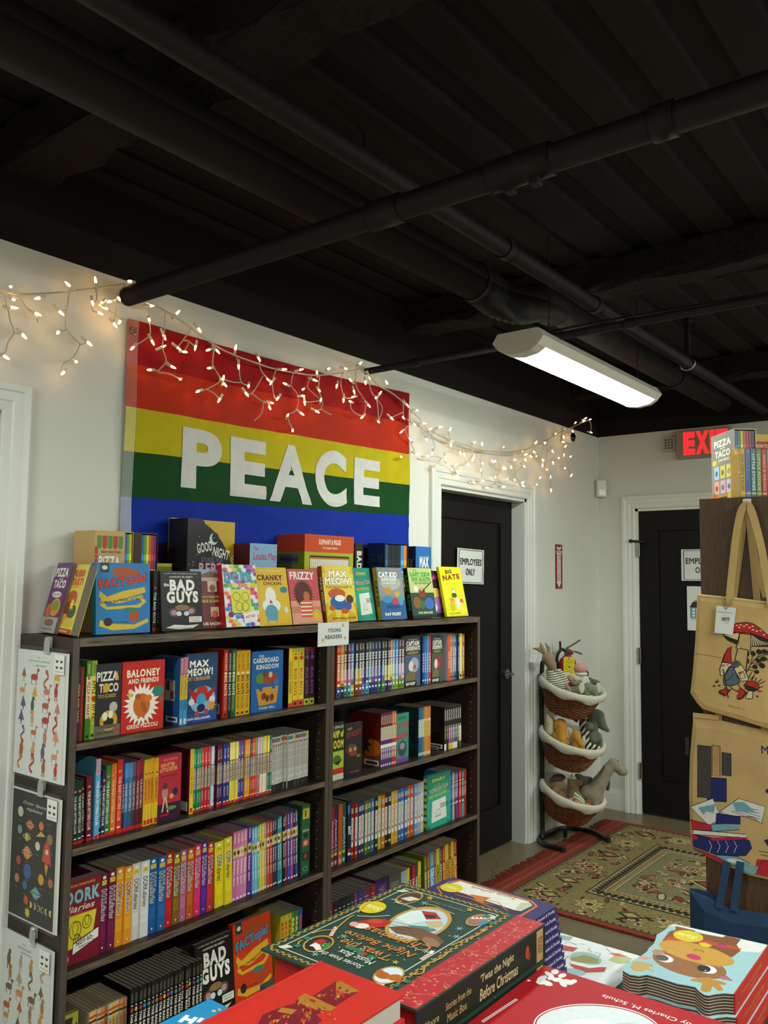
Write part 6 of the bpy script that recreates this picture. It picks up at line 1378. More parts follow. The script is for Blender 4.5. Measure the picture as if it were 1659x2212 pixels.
for k in range(6):
    u = .1+.16*k; motif(u, 1-py(.115+BWD/2), .062, [0, 4][k % 2]); motif(u, py(.115+BWD/2), .062, [0, 4][k % 2])
for k in range(10):
    v = .12+.085*k; motif(px(.045+BWD/2), v, .06, [0, 4][k % 2]); motif(1-px(.045+BWD/2), v, .06, [0, 4][k % 2])
i0 = .045+BWD; j0 = .115+BWD
frame(i0, j0, .008, dark); frame(i0+.008, j0+.008, .006, cream); frame(i0+.014, j0+.014, .05, dark); frame_teeth(i0+.016, j0+.016, 30, cream, .02); frame_teeth(i0+.06, j0+.06, 30, gold, -.02)
frame(i0+.064, j0+.064, .006, cream); frame(i0+.07, j0+.07, .03, '#8c7c4c'); frame_teeth(i0+.072, j0+.072, 40, '#5a2416', .016); frame(i0+.1, j0+.1, .006, cream); frame(i0+.106, j0+.106, .004, dark)
a, b = px(i0+.11), py(j0+.11); cv.rect(a, b, 1-a, 1-b, olive)
for k in range(300):
    motif(rng.uniform(a+.03, 1-a-.03), rng.uniform(b+.015, 1-b-.015), rng.uniform(.014, .045), rng.choice([0, 1, 1, 2, 2, 3, 3, 4]))
for s, col in ((.3, cream), (.285, dark), (.27, '#86382a'), (.17, cream), (.155, gold), (.09, dark), (.075, rust)):
    cv.poly([(.5, .5+py(s*1.5)), (.5+px(s*.35), .5+py(s)), (.5+px(s*.95), .5), (.5+px(s*.35), .5-py(s)), (.5, .5-py(s*1.5)), (.5-px(s*.35), .5-py(s)), (.5-px(s*.95), .5), (.5-px(s*.35), .5+py(s))], col)
obj('woven_pattern', cv.mesh('woven_pattern', lambda x, y, q: (x, y, .0112+q)), M_RUG, t)
bm = bmesh.new()
for yb, sg in ((RH, 1), (0, -1)):
    for k in range(330):
        x = RW*(k+.5)/330; l = rng.uniform(.045, .085); dx = rng.normal(0, .012)
        tube(bm, [(x, yb-sg*.002, .006), (x+dx*.5, yb+sg*l*.6, .005), (x+dx, yb+sg*l, .003)], .0024, 4, cap=False)
o = obj('fringe', bm, M_RUG, t); paint(o.data, '#7c2a14'); o['kind'] = 'stuff'
# hairline crack in the concrete
bm = bmesh.new(); P = [(3.44, -.33), (3.55, -.3), (3.66, -.22), (3.8, -.13), (3.95, -.08), (4.1, -.03)]
cv = Canvas(6, 6); cv.stroke([((x+.004*rng.normal())/6, (y+5.5+.01*rng.normal())/6) for x, y in [tuple(p)[:2] for p in smooth_path([(x, y, 0) for x, y in P], 5)]], .0005, '#3a3020')
fl = bpy.data.objects['floor']; obj('crack', cv.mesh('crack', lambda x, y, q: (x, y-5.5, .0003)), M_MATTE, fl)
# ------------------------------------------------------------------ basket stand with soft toys
K = 4.90/(4.2545*1822.83)                                  # metres per unit of the basket sketch
BD_ = 4.90                                     # distance of the baskets from the viewpoint
def T(cx, cy, tw=0.0):
    px, py = 1140+cx/4.2545, 1340+cy/4.2545
    d = FW + RT*(px-W_/2)/FPX + UP*(H_/2-py)/FPX
    return Vector(CAM + d*(BD_-tw*K))
RR = Vector(R0); BB = Vector((-math.sin(YAW), -math.cos(YAW), 0)); ZZ = Vector((0, 0, 1))
def tfloor(cx, cy, z=.014): return Vector(un(1140+cx/4.2545, 1340+cy/4.2545, 2, z))
pole_b = tfloor(135, 1990, .02)
t = thing('basket_stand', uniq('black metal stand holding three wicker baskets of soft toys'), 'stand', (pole_b[0], pole_b[1], 0)); SO = t.location.copy()
ptop = T(140, 400); pz = ptop.z
obj('pole', tube(bmesh.new(), smooth_path([(0, 0, .02), (0, 0, .5), (0, 0, pz-.05), (.012, -.012, pz), (.03, -.03, pz+.012)]), .0135, 12), M_DARKMETAL, t).data.shade_smooth()
base = [tfloor(*p) for p in ((325, 2125), (235, 2092), (150, 2055), (103, 2000), (140, 1945), (230, 1915), (330, 1907), (450, 1915), (600, 1960), (735, 2035))]
for p in base: p.y = min(p.y, -.03); p.z = .0136+.0125*min(max((-.12-p.y)/.1, 0), 1)
obj('base_loop', tube(bmesh.new(), smooth_path([p-SO for p in base], 5), .0135, 12), M_DARKMETAL, t).data.shade_smooth()
for p in (base[0], base[-1]):
    b = lathe(bmesh.new(), [(.016, -.014), (.017, .012), (.012, .018)], 14, Matrix.Translation(p-SO)); obj('rubber_foot', b, mat('black_rubber', '#11100f', rough=.8), t)
b = lathe(bmesh.new(), [(.012, -.014), (.012, .03)], 10, Matrix.Translation(tfloor(345, 1970)-SO)); obj('rubber_foot', b, MATS['black_rubber'], t)
M_WICK = mat('brown_wicker', '#7a421e', rough=.35, var=.45, vscale=45, spec=.5)
M_LINER = mat('cream_liner_cloth', '#c9c4b0', rough=.95, var=.05, bump=.25, bscale=140)
def basket_frame(c, ax, ay):
    M = Matrix.Rotation(ay, 3, BB) @ Matrix.Rotation(ax, 3, RR)
    u, v, n = M @ RR, M @ (-BB), M @ ZZ
    return Matrix(((u.x, v.x, n.x, c.x), (u.y, v.y, n.y, c.y), (u.z, v.z, n.z, c.z), (0, 0, 0, 1)))
def rad(h): return .110+.072*max(h, 0)**.75           # h: 0 at the floor of the basket, 1 at the rim
DEP = .165
def weave():
    bm = bmesh.new()
    for k in range(20):
        h = k/19; z = -DEP*(1-h); pts = []
        for i in range(112):
            a = 2*PI*i/112; r = rad(h)+.0036*math.cos(14*a+PI*k)
            pts.append((r*math.cos(a), r*.95*math.sin(a), z+.001*math.sin(14*a)))
        tube(bm, pts, .0048, 5, closed=True)
    for q in range(28):
        a = 2*PI*(q+.5)/28
        tube(bm, [(rad(h)*math.cos(a), rad(h)*.95*math.sin(a), -DEP*(1-h)) for h in np.linspace(0, 1, 6)], .0034, 5)
    lathe(bm, [(.108, -DEP-.004), (.108, -DEP+.004)], 24)
    return bm
def liner(seed):
    bm = bmesh.new(); rs = np.random.default_rng(seed); ph = rs.uniform(0, 6, 6)
    prof = [(.02, -.075), (.11, -.072), (.15, -.05), (.168, -.01), (.176, .008), (.185, .011), (.194, .004), (.197, -.012), (.195, -.028), (.19, -.036)]
    rings = []
    for j, (r, z) in enumerate(prof):
        ring = []
        for i in range(72):
            a = 2*PI*i/72; n = math.sin(5*a+ph[0])*.35+math.sin(11*a+ph[1]+j*.5)*.35+math.sin(23*a+ph[2]-j*.8)*.3
            rr = r+n*.0035*(j > 1); zz = z+n*.003+(math.sin(7*a+ph[3])*.007 if j == len(prof)-1 else 0)
            ring.append(bm.verts.new((rr*math.cos(a), rr*.95*math.sin(a), zz)))
        rings.append(ring)
    for A, B in zip(rings, rings[1:]):
        for i in range(72): bm.faces.new((A[i], A[(i+1) % 72], B[(i+1) % 72], B[i]))
    bm.faces.new(list(reversed(rings[0])))
    return bm
wv = bpy.data.meshes.new('weave'); b = weave(); b.to_mesh(wv); b.free(); wv.materials.append(M_WICK); wv.shade_smooth()
BC = [(T(416, 592), .24, -.21), (T(412, 1070), .24, -.22), (T(418, 1560), .24, -.26)]
for i, (c, ax, ay) in enumerate(BC):
    M = basket_frame(c, ax, ay)
    bk = bpy.data.objects.new('basket', wv); C.objects.link(bk); bk.parent = t
    bk.matrix_local = Matrix.Translation(-SO) @ M; bk['label'] = ['top', 'middle', 'bottom'][i]+' wicker basket with cream cloth liner'
    o = obj('liner', liner(i), M_LINER, bk, smooth=True)
    pz_ = c.z-.03
    o = obj('bracket', tube(bmesh.new(), [Vector((0, 0, pz_)), Vector((0, 0, pz_))+(c-RR*.17-Vector((SO.x, SO.y, c.z))).normalized()*.06], .008, 8), M_DARKMETAL, t)

# soft toys: one smooth surface per body, grown from a distance field
def snet(fn, lo, hi, n=36):
    lo, hi = np.array(lo), np.array(hi); st = (hi-lo).max()/n; dims = np.ceil((hi-lo)/st).astype(int)+1
    g = [lo[k]+st*np.arange(dims[k]) for k in range(3)]
    P = np.stack(np.meshgrid(*g, indexing='ij'), -1); D = fn(P); S = D < 0
    nx, ny, nz = dims-1
    cs = [S[i:i+nx, j:j+ny, k:k+nz] for i in (0, 1) for j in (0, 1) for k in (0, 1)]
    act = np.any(cs, 0) & ~np.all(cs, 0)
    acc = np.zeros((nx, ny, nz, 3)); cnt = np.zeros((nx, ny, nz))
    for ax in range(3):
        sl0 = [slice(None)]*3; sl1 = [slice(None)]*3; sl0[ax] = slice(0, -1); sl1[ax] = slice(1, None)
        a, b = D[tuple(sl0)], D[tuple(sl1)]; cr = (a < 0) != (b < 0); tt = np.where(cr, a/np.where(a-b == 0, 1, a-b), 0)
        pos = P[tuple(sl0)].copy(); pos[..., ax] += tt*st
        o = [k for k in range(3) if k != ax]; dd = [nx, ny, nz]
        for i in (0, 1):
            for j in (0, 1):
                s = [None]*3; s[ax] = slice(0, dd[ax]); s[o[0]] = slice(i, i+dd[o[0]]); s[o[1]] = slice(j, j+dd[o[1]])
                m = cr[tuple(s)]; acc += np.where(m[..., None], pos[tuple(s)], 0); cnt += m
    idx = -np.ones((nx, ny, nz), int); idx[act] = np.arange(act.sum())
    V = acc[act]/np.maximum(cnt[act], 1)[:, None]; F = []
    for ax in range(3):
        o = [(ax+1) % 3, (ax+2) % 3]; sl0 = [slice(None)]*3; sl1 = [slice(None)]*3; sl0[ax] = slice(0, -1); sl1[ax] = slice(1, None)
        a, b = S[tuple(sl0)], S[tuple(sl1)]
        for c in np.argwhere(a != b):
            if c[o[0]] == 0 or c[o[1]] == 0 or c[o[0]] >= [nx, ny, nz][o[0]] or c[o[1]] >= [nx, ny, nz][o[1]]: continue
            q = []
            for d0, d1 in ((-1, -1), (0, -1), (0, 0), (-1, 0)):
                e = c.copy(); e[o[0]] += d0; e[o[1]] += d1; q.append(int(idx[tuple(e)]))
            F.append(q if a[tuple(c)] else q[::-1])
    return V, F
def field(parts, k=.008):
    """parts: capsules (p0, r0, p1, r1) and ellipsoids ('e', c, (ru, rv, rw)) in sketch units, blended smoothly"""
    cap = []
    for p in parts:
        if p[0] == 'e': cap.append(('e', np.array(T(*p[1])), np.array(p[2])*K))
        else: cap.append((np.array(T(*p[0])), p[1]*K, np.array(T(*p[2])), p[3]*K))
    U = np.stack([np.array(RR), np.array(ZZ), np.array(BB)])
    def fn(P):
        d = None
        for c in cap:
            if c[0] is 'e' if False else (isinstance(c[0], str)):
                q = ((P-c[1])@U.T)/c[2]; l = np.linalg.norm(q, axis=-1); e = (l-1)*c[2].min()
            else:
                a, r0, b, r1 = c; ab = b-a; tt = np.clip(((P-a)@ab)/max(ab@ab, 1e-9), 0, 1); e = np.linalg.norm(P-a-tt[..., None]*ab, axis=-1)-(r0+(r1-r0)*tt)
            if d is None: d = e
            else: h = np.clip(.5+.5*(d-e)/k, 0, 1); d = d*(1-h)+e*h-k*h*(1-h)
        return d
    lo = np.min([c[1]-c[2].max() if isinstance(c[0], str) else np.minimum(c[0]-c[1], c[2]-c[3]) for c in cap], 0)-.012
    hi = np.max([c[1]+c[2].max() if isinstance(c[0], str) else np.maximum(c[0]+c[1], c[2]+c[3]) for c in cap], 0)+.012
    return fn, lo, hi
def blob(name, parts, m, root, n=34, k=.008):
    V, F = snet(*field(parts, k), n); V = V-np.array(root.location)
    me = bpy.data.meshes.new(name); me.from_pydata(V.tolist(), [], F); me.shade_smooth()
    bm = bmesh.new(); bm.from_mesh(me); bmesh.ops.recalc_face_normals(bm, faces=bm.faces)
    bmesh.ops.smooth_vert(bm, verts=bm.verts, factor=.5, use_axis_x=True, use_axis_y=True, use_axis_z=True); bm.to_mesh(me); bm.free(); me.shade_smooth()
    return obj(name, me, m, root)
def felt(name, col, bump=.25, **k): return mat(name, col, rough=.95, bump=bump, bscale=320, var=.08, vscale=40, sheen=.3, **k)
def striped(name, c1, c2, scale, direction, cols=None):
    m = mat(name, c1, rough=.95); nt = m.node_tree; tc = nt.nodes.new('ShaderNodeTexCoord'); mp = nt.nodes.new('ShaderNodeMapping'); mp.inputs['Rotation'].default_value = direction
    wv_ = nt.nodes.new('ShaderNodeTexWave'); wv_.bands_direction = 'Z'; wv_.inputs['Scale'].default_value = scale; wv_.inputs['Distortion'].default_value = .6; wv_.inputs['Detail Scale'].default_value = 2
    cr = nt.nodes.new('ShaderNodeValToRGB'); cr.color_ramp.interpolation = 'CONSTANT'; L = nt.links
    cs = cols or [c1, c2]; el = cr.color_ramp.elements
    el[0].color = (*lin(cs[0]), 1); el[1].position = 1/len(cs) if len(cs) > 2 else .55; el[1].color = (*lin(cs[1]), 1)
    for q in range(2, len(cs)): e = el.new(q/len(cs)); e.color = (*lin(cs[q]), 1)
    if len(cs) > 2: wv_.wave_profile = 'SAW'
    L.new(tc.outputs['Object'], mp.inputs['Vector']); L.new(mp.outputs['Vector'], wv_.inputs['Vector']); L.new(wv_.outputs['Fac'], cr.inputs['Fac']); L.new(cr.outputs['Color'], nt.nodes['Principled BSDF'].inputs['Base Color'])
    return m
GY = 'soft toys in the basket stand'
def toy(label, at_): o = thing('soft_toy', uniq(label), 'toy', T(*at_)); o['group'] = GY; return o
M_BEIGE = felt('beige_linen', '#8f7a5c'); M_CREAM = felt('cream_plush', '#c8c0a2'); M_SAGE = felt('sage_felt', '#737a62'); M_YEL = felt('mustard_felt', '#b9841a'); M_GREYG = felt('grey_green_felt', '#565d4c')
M_EYE = mat('black_bead', '#0c0b0a', rough=.15)
def eye(root, x, y, tw, r=7):
    b = lathe(bmesh.new(), [(.2*r*K, -r*K), (.8*r*K, -.6*r*K), (r*K, 0), (.8*r*K, .6*r*K), (.2*r*K, r*K)], 10, Matrix.Translation(T(x, y, tw)-root.location)); obj('eye', b, M_EYE, root)
# rabbit in a striped shirt
t = toy('beige rabbit toy in green and white striped shirt', (240, 640, 0))
blob('head', [((185, 350, 60), 55, (215, 405, 60), 48), ((215, 400, 60), 40, (235, 460, 50), 34)], M_BEIGE, t)
blob('ear', [((165, 310, 60), 17, (130, 250, 40), 19), ((130, 250, 40), 19, (118, 212, 30), 9)], M_BEIGE, t, 26); blob('ear', [((150, 305, 50), 14, (105, 268, 40), 16), ((105, 268, 40), 16, (52, 258, 30), 8)], M_BEIGE, t, 26); blob('ear', [((195, 305, 60), 15, (190, 255, 40), 17), ((190, 255, 40), 17, (165, 215, 20), 8)], M_BEIGE, t, 26)
blob('striped_shirt', [((215, 470, 40), 48, (250, 560, 60), 72), ((250, 560, 60), 70, (320, 600, 80), 52), ((290, 480, 70), 34, (345, 560, 90), 30)], striped('green_striped_jersey', '#cfcbb6', '#4c5a42', 26, (.12, .2, 0)), t)
blob('arm', [((345, 590, 110), 23, (378, 640, 130), 22), ((378, 640, 130), 22, (392, 690, 135), 15)], M_BEIGE, t, 24)
# pink capped doll
t = toy('white cloth doll with round pink cap behind the green toys', (500, 560, -40))
blob('cap', [('e', (485, 440, -20), (64, 50, 60))], felt('pink_velour', '#c2907e'), t, 26); blob('head', [('e', (490, 490, -20), (60, 26, 54))], felt('white_cotton', '#cfcab8'), t, 22)
blob('body', [((495, 500, -20), 34, (510, 590, -20), 44), ((470, 520, -10), 16, (430, 560, 0), 13), ((530, 520, -10), 18, (560, 570, 0), 16)], MATS['white_cotton'], t, 28)
blob('hair', [('e', (540, 490, -30), (22, 30, 30))], felt('brown_yarn', '#3a2416'), t, 16)
# small toys between
t = toy('small tan toy with red scarf between rabbit and green elephant', (400, 600, 20))
blob('head', [('e', (392, 530, 10), (34, 32, 30))], felt('tan_plush', '#a08a5c'), t, 20); blob('scarf', [('e', (402, 585, 25), (34, 22, 28))], felt('red_knit', '#7a1a1a'), t, 20); blob('body', [('e', (405, 630, 20), (36, 40, 30))], MATS['tan_plush'], t, 20); eye(t, 385, 520, 40, 4)
# sage elephant with cream ears
t = toy('sage green elephant toy with cream ears in the top basket', (540, 660, 40))
blob('body', [((430, 640, 40), 42, (520, 640, 50), 50), ((560, 620, 60), 50, (600, 640, 80), 40), ((600, 640, 80), 36, (628, 690, 100), 18), ((560, 670, 80), 22, (545, 690, 90), 18)], M_SAGE, t)
blob('ear', [('e', (495, 622, 110), (30, 54, 12))], M_CREAM, t, 22); blob('ear', [('e', (650, 620, 60), (26, 50, 14))], felt('pale_mint_plush', '#b4bea2'), t, 22); blob('tail', [((470, 570, 40), 14, (430, 580, 60), 20)], M_SAGE, t, 18); eye(t, 553, 628, 106, 5); eye(t, 620, 652, 112, 4)
t = toy('dark sage whale shaped toy at right edge of top basket', (610, 570, -40))
blob('body', [((575, 555, -40), 26, (640, 575, -40), 26), ((575, 555, -40), 20, (570, 530, -40), 8)], M_GREYG, t, 24); eye(t, 600, 552, -12, 4)
t = toy('grey winged toy lying across middle of the top basket', (460, 570, 10))
blob('body', [((430, 575, 20), 22, (480, 580, 20), 26)], felt('slate_felt', '#4c5348'), t, 22); blob('wing', [('e', (455, 535, 10), (34, 26, 14))], M_CREAM, t, 18)
# yellow elephants
t = toy('large mustard yellow elephant toy with cream ears in middle basket', (300, 1120, 40))
blob('body', [('e', (300, 965, 60), (62, 62, 56)), ((305, 990, 70), 54, (315, 1090, 110), 34), ((315, 1090, 110), 34, (320, 1175, 125), 27), ((270, 1060, 40), 50, (330, 1110, 40), 60)], M_YEL, t, 40)
blob('ear', [((205, 1020, 40), 36, (200, 930, 40), 34), ((200, 930, 40), 30, (182, 872, 30), 12)], felt('cream_corduroy', '#c4bb98'), t, 26); blob('ear', [('e', (372, 1035, 70), (42, 56, 18))], MATS['cream_corduroy'], t, 22); eye(t, 285, 975, 115, 5); blob('ear_back', [((215, 890, 20), 14, (240, 920, 20), 14)], M_YEL, t, 16)
t = toy('small mustard yellow elephant toy beside the large one', (450, 1150, 80))
blob('body', [('e', (435, 1050, 90), (42, 46, 40)), ((440, 1060, 95), 36, (490, 1140, 120), 24), ((490, 1140, 120), 24, (512, 1185, 125), 18), ((440, 1090, 70), 36, (445, 1170, 100), 24)], M_YEL, t, 34); eye(t, 428, 1050, 130, 4); blob('ear', [('e', (395, 1030, 90), (22, 36, 12))], MATS['cream_corduroy'], t, 18)
t = toy('black and white striped zebra toy slumped in middle basket', (560, 1150, 40))
blob('body', [((515, 950, 0), 44, (545, 1080, 20), 46), ((545, 1080, 20), 46, (560, 1170, 60), 42), ((570, 1150, 70), 30, (650, 1180, 100), 26), ((560, 900, -20), 22, (600, 930, -20), 18)], striped('zebra_plush', '#c9c2ac', '#191613', 13, (.9, .3, 0)), t, 40)
for q in range(7): blob('mane_lock', [((490+6*q, 890, 30), 8, (470+10*q, 950-8*abs(q-3), 50), 6)], felt('black_yarn', '#15120f'), t, 12)
blob('hoof', [('e', (672, 1185, 104), (22, 22, 20))], M_GREYG, t, 16); blob('ear', [((450, 925, 20), 14, (425, 915, 20), 8)], MATS['black_yarn'], t, 12); blob('tag', [('e', (515, 1110, 90), (34, 60, 4))], felt('white_label', '#cfcabc'), t, 16)
t = toy('tall grey green elephant toy with curled trunk hanging out', (640, 1090, 20))
blob('body', [('e', (620, 880, 10), (66, 66, 56)), ((650, 880, 20), 56, (690, 970, 40), 36), ((690, 970, 40), 34, (735, 1012, 50), 18), ((600, 940, 20), 44, (610, 1060, 40), 40), ((595, 1060, 60), 34, (605, 1100, 80), 32), ((645, 1060, 60), 32, (660, 1100, 80), 30)], M_GREYG, t, 44); eye(t, 612, 878, 68, 4)
blob('muzzle', [('e', (565, 970, 50), (44, 38, 36))], felt('light_sage_felt', '#6c7562'), t, 20); eye(t, 548, 968, 84, 4)
# bottom basket
M_CURL = felt('brown_curly_plush', '#94733e', 1.2); M_DINO = felt('oat_plush', '#8f856c', .5)
t = toy('curly brown dog toy with dark cap in bottom basket', (265, 1640, 20))
blob('head', [('e', (262, 1505, 40), (66, 62, 58)), ((260, 1540, 60), 40, (255, 1572, 100), 26), ((200, 1500, 40), 24, (190, 1540, 50), 22), ((320, 1500, 40), 24, (335, 1540, 50), 22), ((270, 1580, 10), 60, (290, 1650, 10), 64)], M_CURL, t, 40)
blob('cap', [('e', (285, 1445, 30), (64, 30, 56)), ('e', (250, 1462, 70), (52, 12, 34))], striped('plaid_cloth', '#2a1f1c', '#5a3a3a', 30, (.4, 0, 0)), t, 26); blob('nose', [('e', (254, 1585, 128), (12, 9, 8))], M_EYE, t, 12); eye(t, 240, 1520, 96, 5); eye(t, 288, 1528, 98, 5)
t = toy('brown terrier toy with upright ears in bottom basket', (425, 1620, 30))
blob('head', [('e', (420, 1510, 30), (56, 48, 50)), ((450, 1500, 50), 36, (482, 1488, 80), 24), ((385, 1480, 20), 18, (370, 1455, 10), 8), ((420, 1560, 30), 44, (410, 1600, 40), 40)], M_CURL, t, 36); blob('nose', [('e', (492, 1484, 100), (10, 8, 8))], M_EYE, t, 10); blob('ear', [((405, 1450, 10), 16, (402, 1410, 10), 6)], M_CREAM, t, 14)
t = toy('rainbow striped cloth toy with round paws in bottom basket', (470, 1690, 60))
blob('body', [((440, 1600, 50), 40, (475, 1665, 80), 52), ((400, 1650, 60), 24, (370, 1670, 70), 22)], striped('rainbow_stripe_cloth', '#c8b83a', '#fff', 7, (0, 1.9, .5), ['#c8b430', '#d0ccb8', '#3a8a8a', '#cfcab4', '#b8667a', '#c8b430', '#5a7a9a', '#2a2a2c']), t, 32); blob('paw', [('e', (548, 1692, 90), (34, 20, 26))], MATS['tan_plush'], t, 18)
t = toy('large oat coloured long necked dinosaur toy leaning out of basket', (600, 1650, 20))
blob('body', [((545, 1580, 10), 66, (600, 1600, 10), 88), ((600, 1590, 10), 88, (665, 1490, 20), 66), ((665, 1490, 20), 66, (740, 1370, 30), 50), ((740, 1370, 30), 50, (785, 1310, 30), 46), ((785, 1320, 35), 44, (860, 1382, 50), 42), ((860, 1382, 50), 42, (885, 1390, 52), 38), ((640, 1640, 40), 40, (620, 1690, 70), 30)], M_DINO, t, 52)
blob('ear', [('e', (826, 1296, 40), (10, 18, 10))], felt('dark_felt', '#2c2822'), t, 12); blob('foot', [('e', (560, 1672, 80), (34, 24, 28))], felt('brown_felt', '#7a4a22'), t, 18); eye(t, 826, 1342, 78, 5)
blob('scarf', [((745, 1480, -10), 14, (735, 1550, -10), 18)], felt('rust_felt', '#6a3a26'), t, 16)
t = toy('dark green toy lying behind the terrier in bottom basket', (540, 1500, -60))
blob('body', [((510, 1490, -60), 60, (560, 1490, -60), 54), ((480, 1440, -60), 30, (450, 1425, -50), 18)], felt('mossy_plush', '#4c5140', .6), t, 28)
t = thing('price_tag', uniq('white card tag hanging at the rabbit toy ear by the door trim'), 'tag', T(45, 350, 30)); R3 = Matrix.Rotation(.3, 3, 'Y')
bs = lambda x, y, q: tuple(RR*(x-.02)+ZZ*(y-.025)+BB*q)
bm = prism(bmesh.new(), [(0, .006), (.036, 0), (.044, .045), (.008, .052)], 0, .0006, bs); bmesh.ops.recalc_face_normals(bm, faces=bm.faces); obj('card', bm, M_PAPER, t)
cv = Canvas(.04, .05)
for q in range(5): cv.stroke([(.3+.1*(x % 2)+.08*x, .25+.12*q+.04*math.sin(x*2+q)) for x in range(5)], .02, '#6a5f4c')
obj('scribble', cv.mesh('scribble', lambda x, y, q: bs(x, y, .0008+q)), M_MATTE, t)
obj('string', tube(bmesh.new(), [bs(.02, .05, .001), tuple(T(75, 300, 50)-t.location), tuple(T(125, 290, 60)-t.location)], .0008, 5), M_WIRE, t)
# ------------------------------------------------------------------ art prints hanging on the end of the left bookcase
def hung_print(label, zt, zb, y0, y1, bg, draw, rim=None):
    """art print in a clear sleeve hung from a plastic clip; faces -x"""
    x = XL0-.004; w_, h = y0-y1, zt-zb
    t = thing('art_print', uniq(label), 'print', (x, y0, zb)); bs = lambda u, v, q: (-q, -u, v)
    def slab(nm, u0, v0, u1, v1, q0, q1, m): return obj(nm, BX((-q1, -u1, v0), (-q0, -u0, v1)), m, t)
    slab('backing_board', .0, .0, w_, h, 0, .003, M_PAPER)
    bm = bmesh.new()                             # the print bows a little away from the board
    cv = Canvas(w_-.012, h); cv.rect(0, 0, 1, 1, rim or bg)
    if rim: cv.rect(.018, .012, .982, .988, bg)
    draw(cv)
    o = slab('print_sheet', 0, 0, w_-.01, h, .0032, .0042, M_PAPER)
    obj('artwork', cv.mesh('artwork', lambda u, v, q: (-.0043-q*.25, -u, v)), M_MATTE, t)
    slab('clear_sleeve', -.004, -.004, w_+.004, h+.012, .0085, .0088, M_GLASS)
    cx = w_*.62
    b = bmesh.new(); box(b, (-.012, -cx-.014, h-.004), (-.0092, -cx+.014, h+.03), .002); box(b, (-.014, -cx-.009, h+.01), (.003, -cx+.009, h+.042), .003); obj('clip', b, mat('clear_plastic', '#d8dad2', rough=.15, trans=.6), t)
    cv = Canvas(.05, .055); cv.rect(0, 0, 1, 1, '#e2e2dc')
    for q in range(4): cv.ell(.28+.44*(q % 2), .66-.3*(q//2), .13, .09, '#2a2824', 8); cv.ell(.28+.44*(q % 2), .72-.3*(q//2), .06, .05, '#e2e2dc', 6)
    cv.rect(.1, .12, .9, .15, '#8a867c')
    obj('label_sticker', cv.mesh('label_sticker', lambda u, v, q: (-.0094-q, -(w_-.06)-u, h-.058+v)), M_MATTE, t)
    return t
def creature(c, x, y, s, col, k):
    rx = s; ry = s*c.W/c.H
    if k == 0: c.ell(x, y, rx*.55, ry*.9, col); c.ell(x+rx*.2, y+ry*1.1, rx*.4, ry*.4, col); c.stroke([(x-rx*.3, y-ry*.6), (x-rx*.3, y-ry*1.5)], s*.22, col); c.stroke([(x+rx*.3, y-ry*.6), (x+rx*.3, y-ry*1.5)], s*.22, col)
    elif k == 1: c.ell(x, y, rx, ry*.5, col); c.stroke([(x-rx*.7, y), (x-rx*.75, y-ry*1.1)], s*.2, col); c.stroke([(x+rx*.6, y), (x+rx*.65, y-ry*1.1)], s*.2, col); c.stroke([(x+rx*.7, y), (x+rx*.9, y+ry)], s*.3, col); c.ell(x+rx*1.05, y+ry*1.1, rx*.35, ry*.25, col)
    elif k == 2: c.stroke([(x+rx*.6*math.sin(q*1.1), y+ry*(1.2-q*.4)) for q in range(7)], s*.42, col); c.ell(x+rx*.1, y+ry*1.3, rx*.4, ry*.35, col)
    elif k == 3: c.poly([(x, y+ry*1.2), (x+rx*.9, y-ry*.6), (x+rx*.3, y-ry*.5), (x, y-ry*1.3), (x-rx*.3, y-ry*.5), (x-rx*.9, y-ry*.6)], col)
    else: c.burst(x, y, rx*1.0, rx*.55, 8, col)
def animals(seed, cols, rows=7):
    rs = np.random.default_rng(seed)
    def f(c):
        c.text('The', .44, .945, .07, .014, '#4a4438', 0, .01, .4); c.text('mythical animal' if seed == 1 else 'animal', .46, .915, .46 if seed == 1 else .3, .022, '#4a4438', 0, .01, .4); c.text('alphabet', .5, .88, .24, .022, '#4a4438', 0, .01, .4)
        for r_ in range(rows):
            for q in range(4):
                x, y = .15+.235*q+rs.uniform(-.03, .03), .79-.115*r_+rs.uniform(-.02, .02)
                creature(c, x, y, rs.uniform(.056, .08), cols[rs.integers(len(cols))], int(rs.integers(0, 4)))
                c.rect(x-.05, y-.062, x+.03, y-.0595, '#4a4a44')
    return f
PAL = ['#c8661e', '#d8a62a', '#b8281e', '#2f5a34', '#d8926a', '#c04a34', '#5a4a7a', '#a8542a', '#c87a6a']
hung_print('white print of small watercolour creatures, topmost of three on bookcase end', 1.29, .938, -.032, -.293, '#dfe3df', animals(1, PAL))
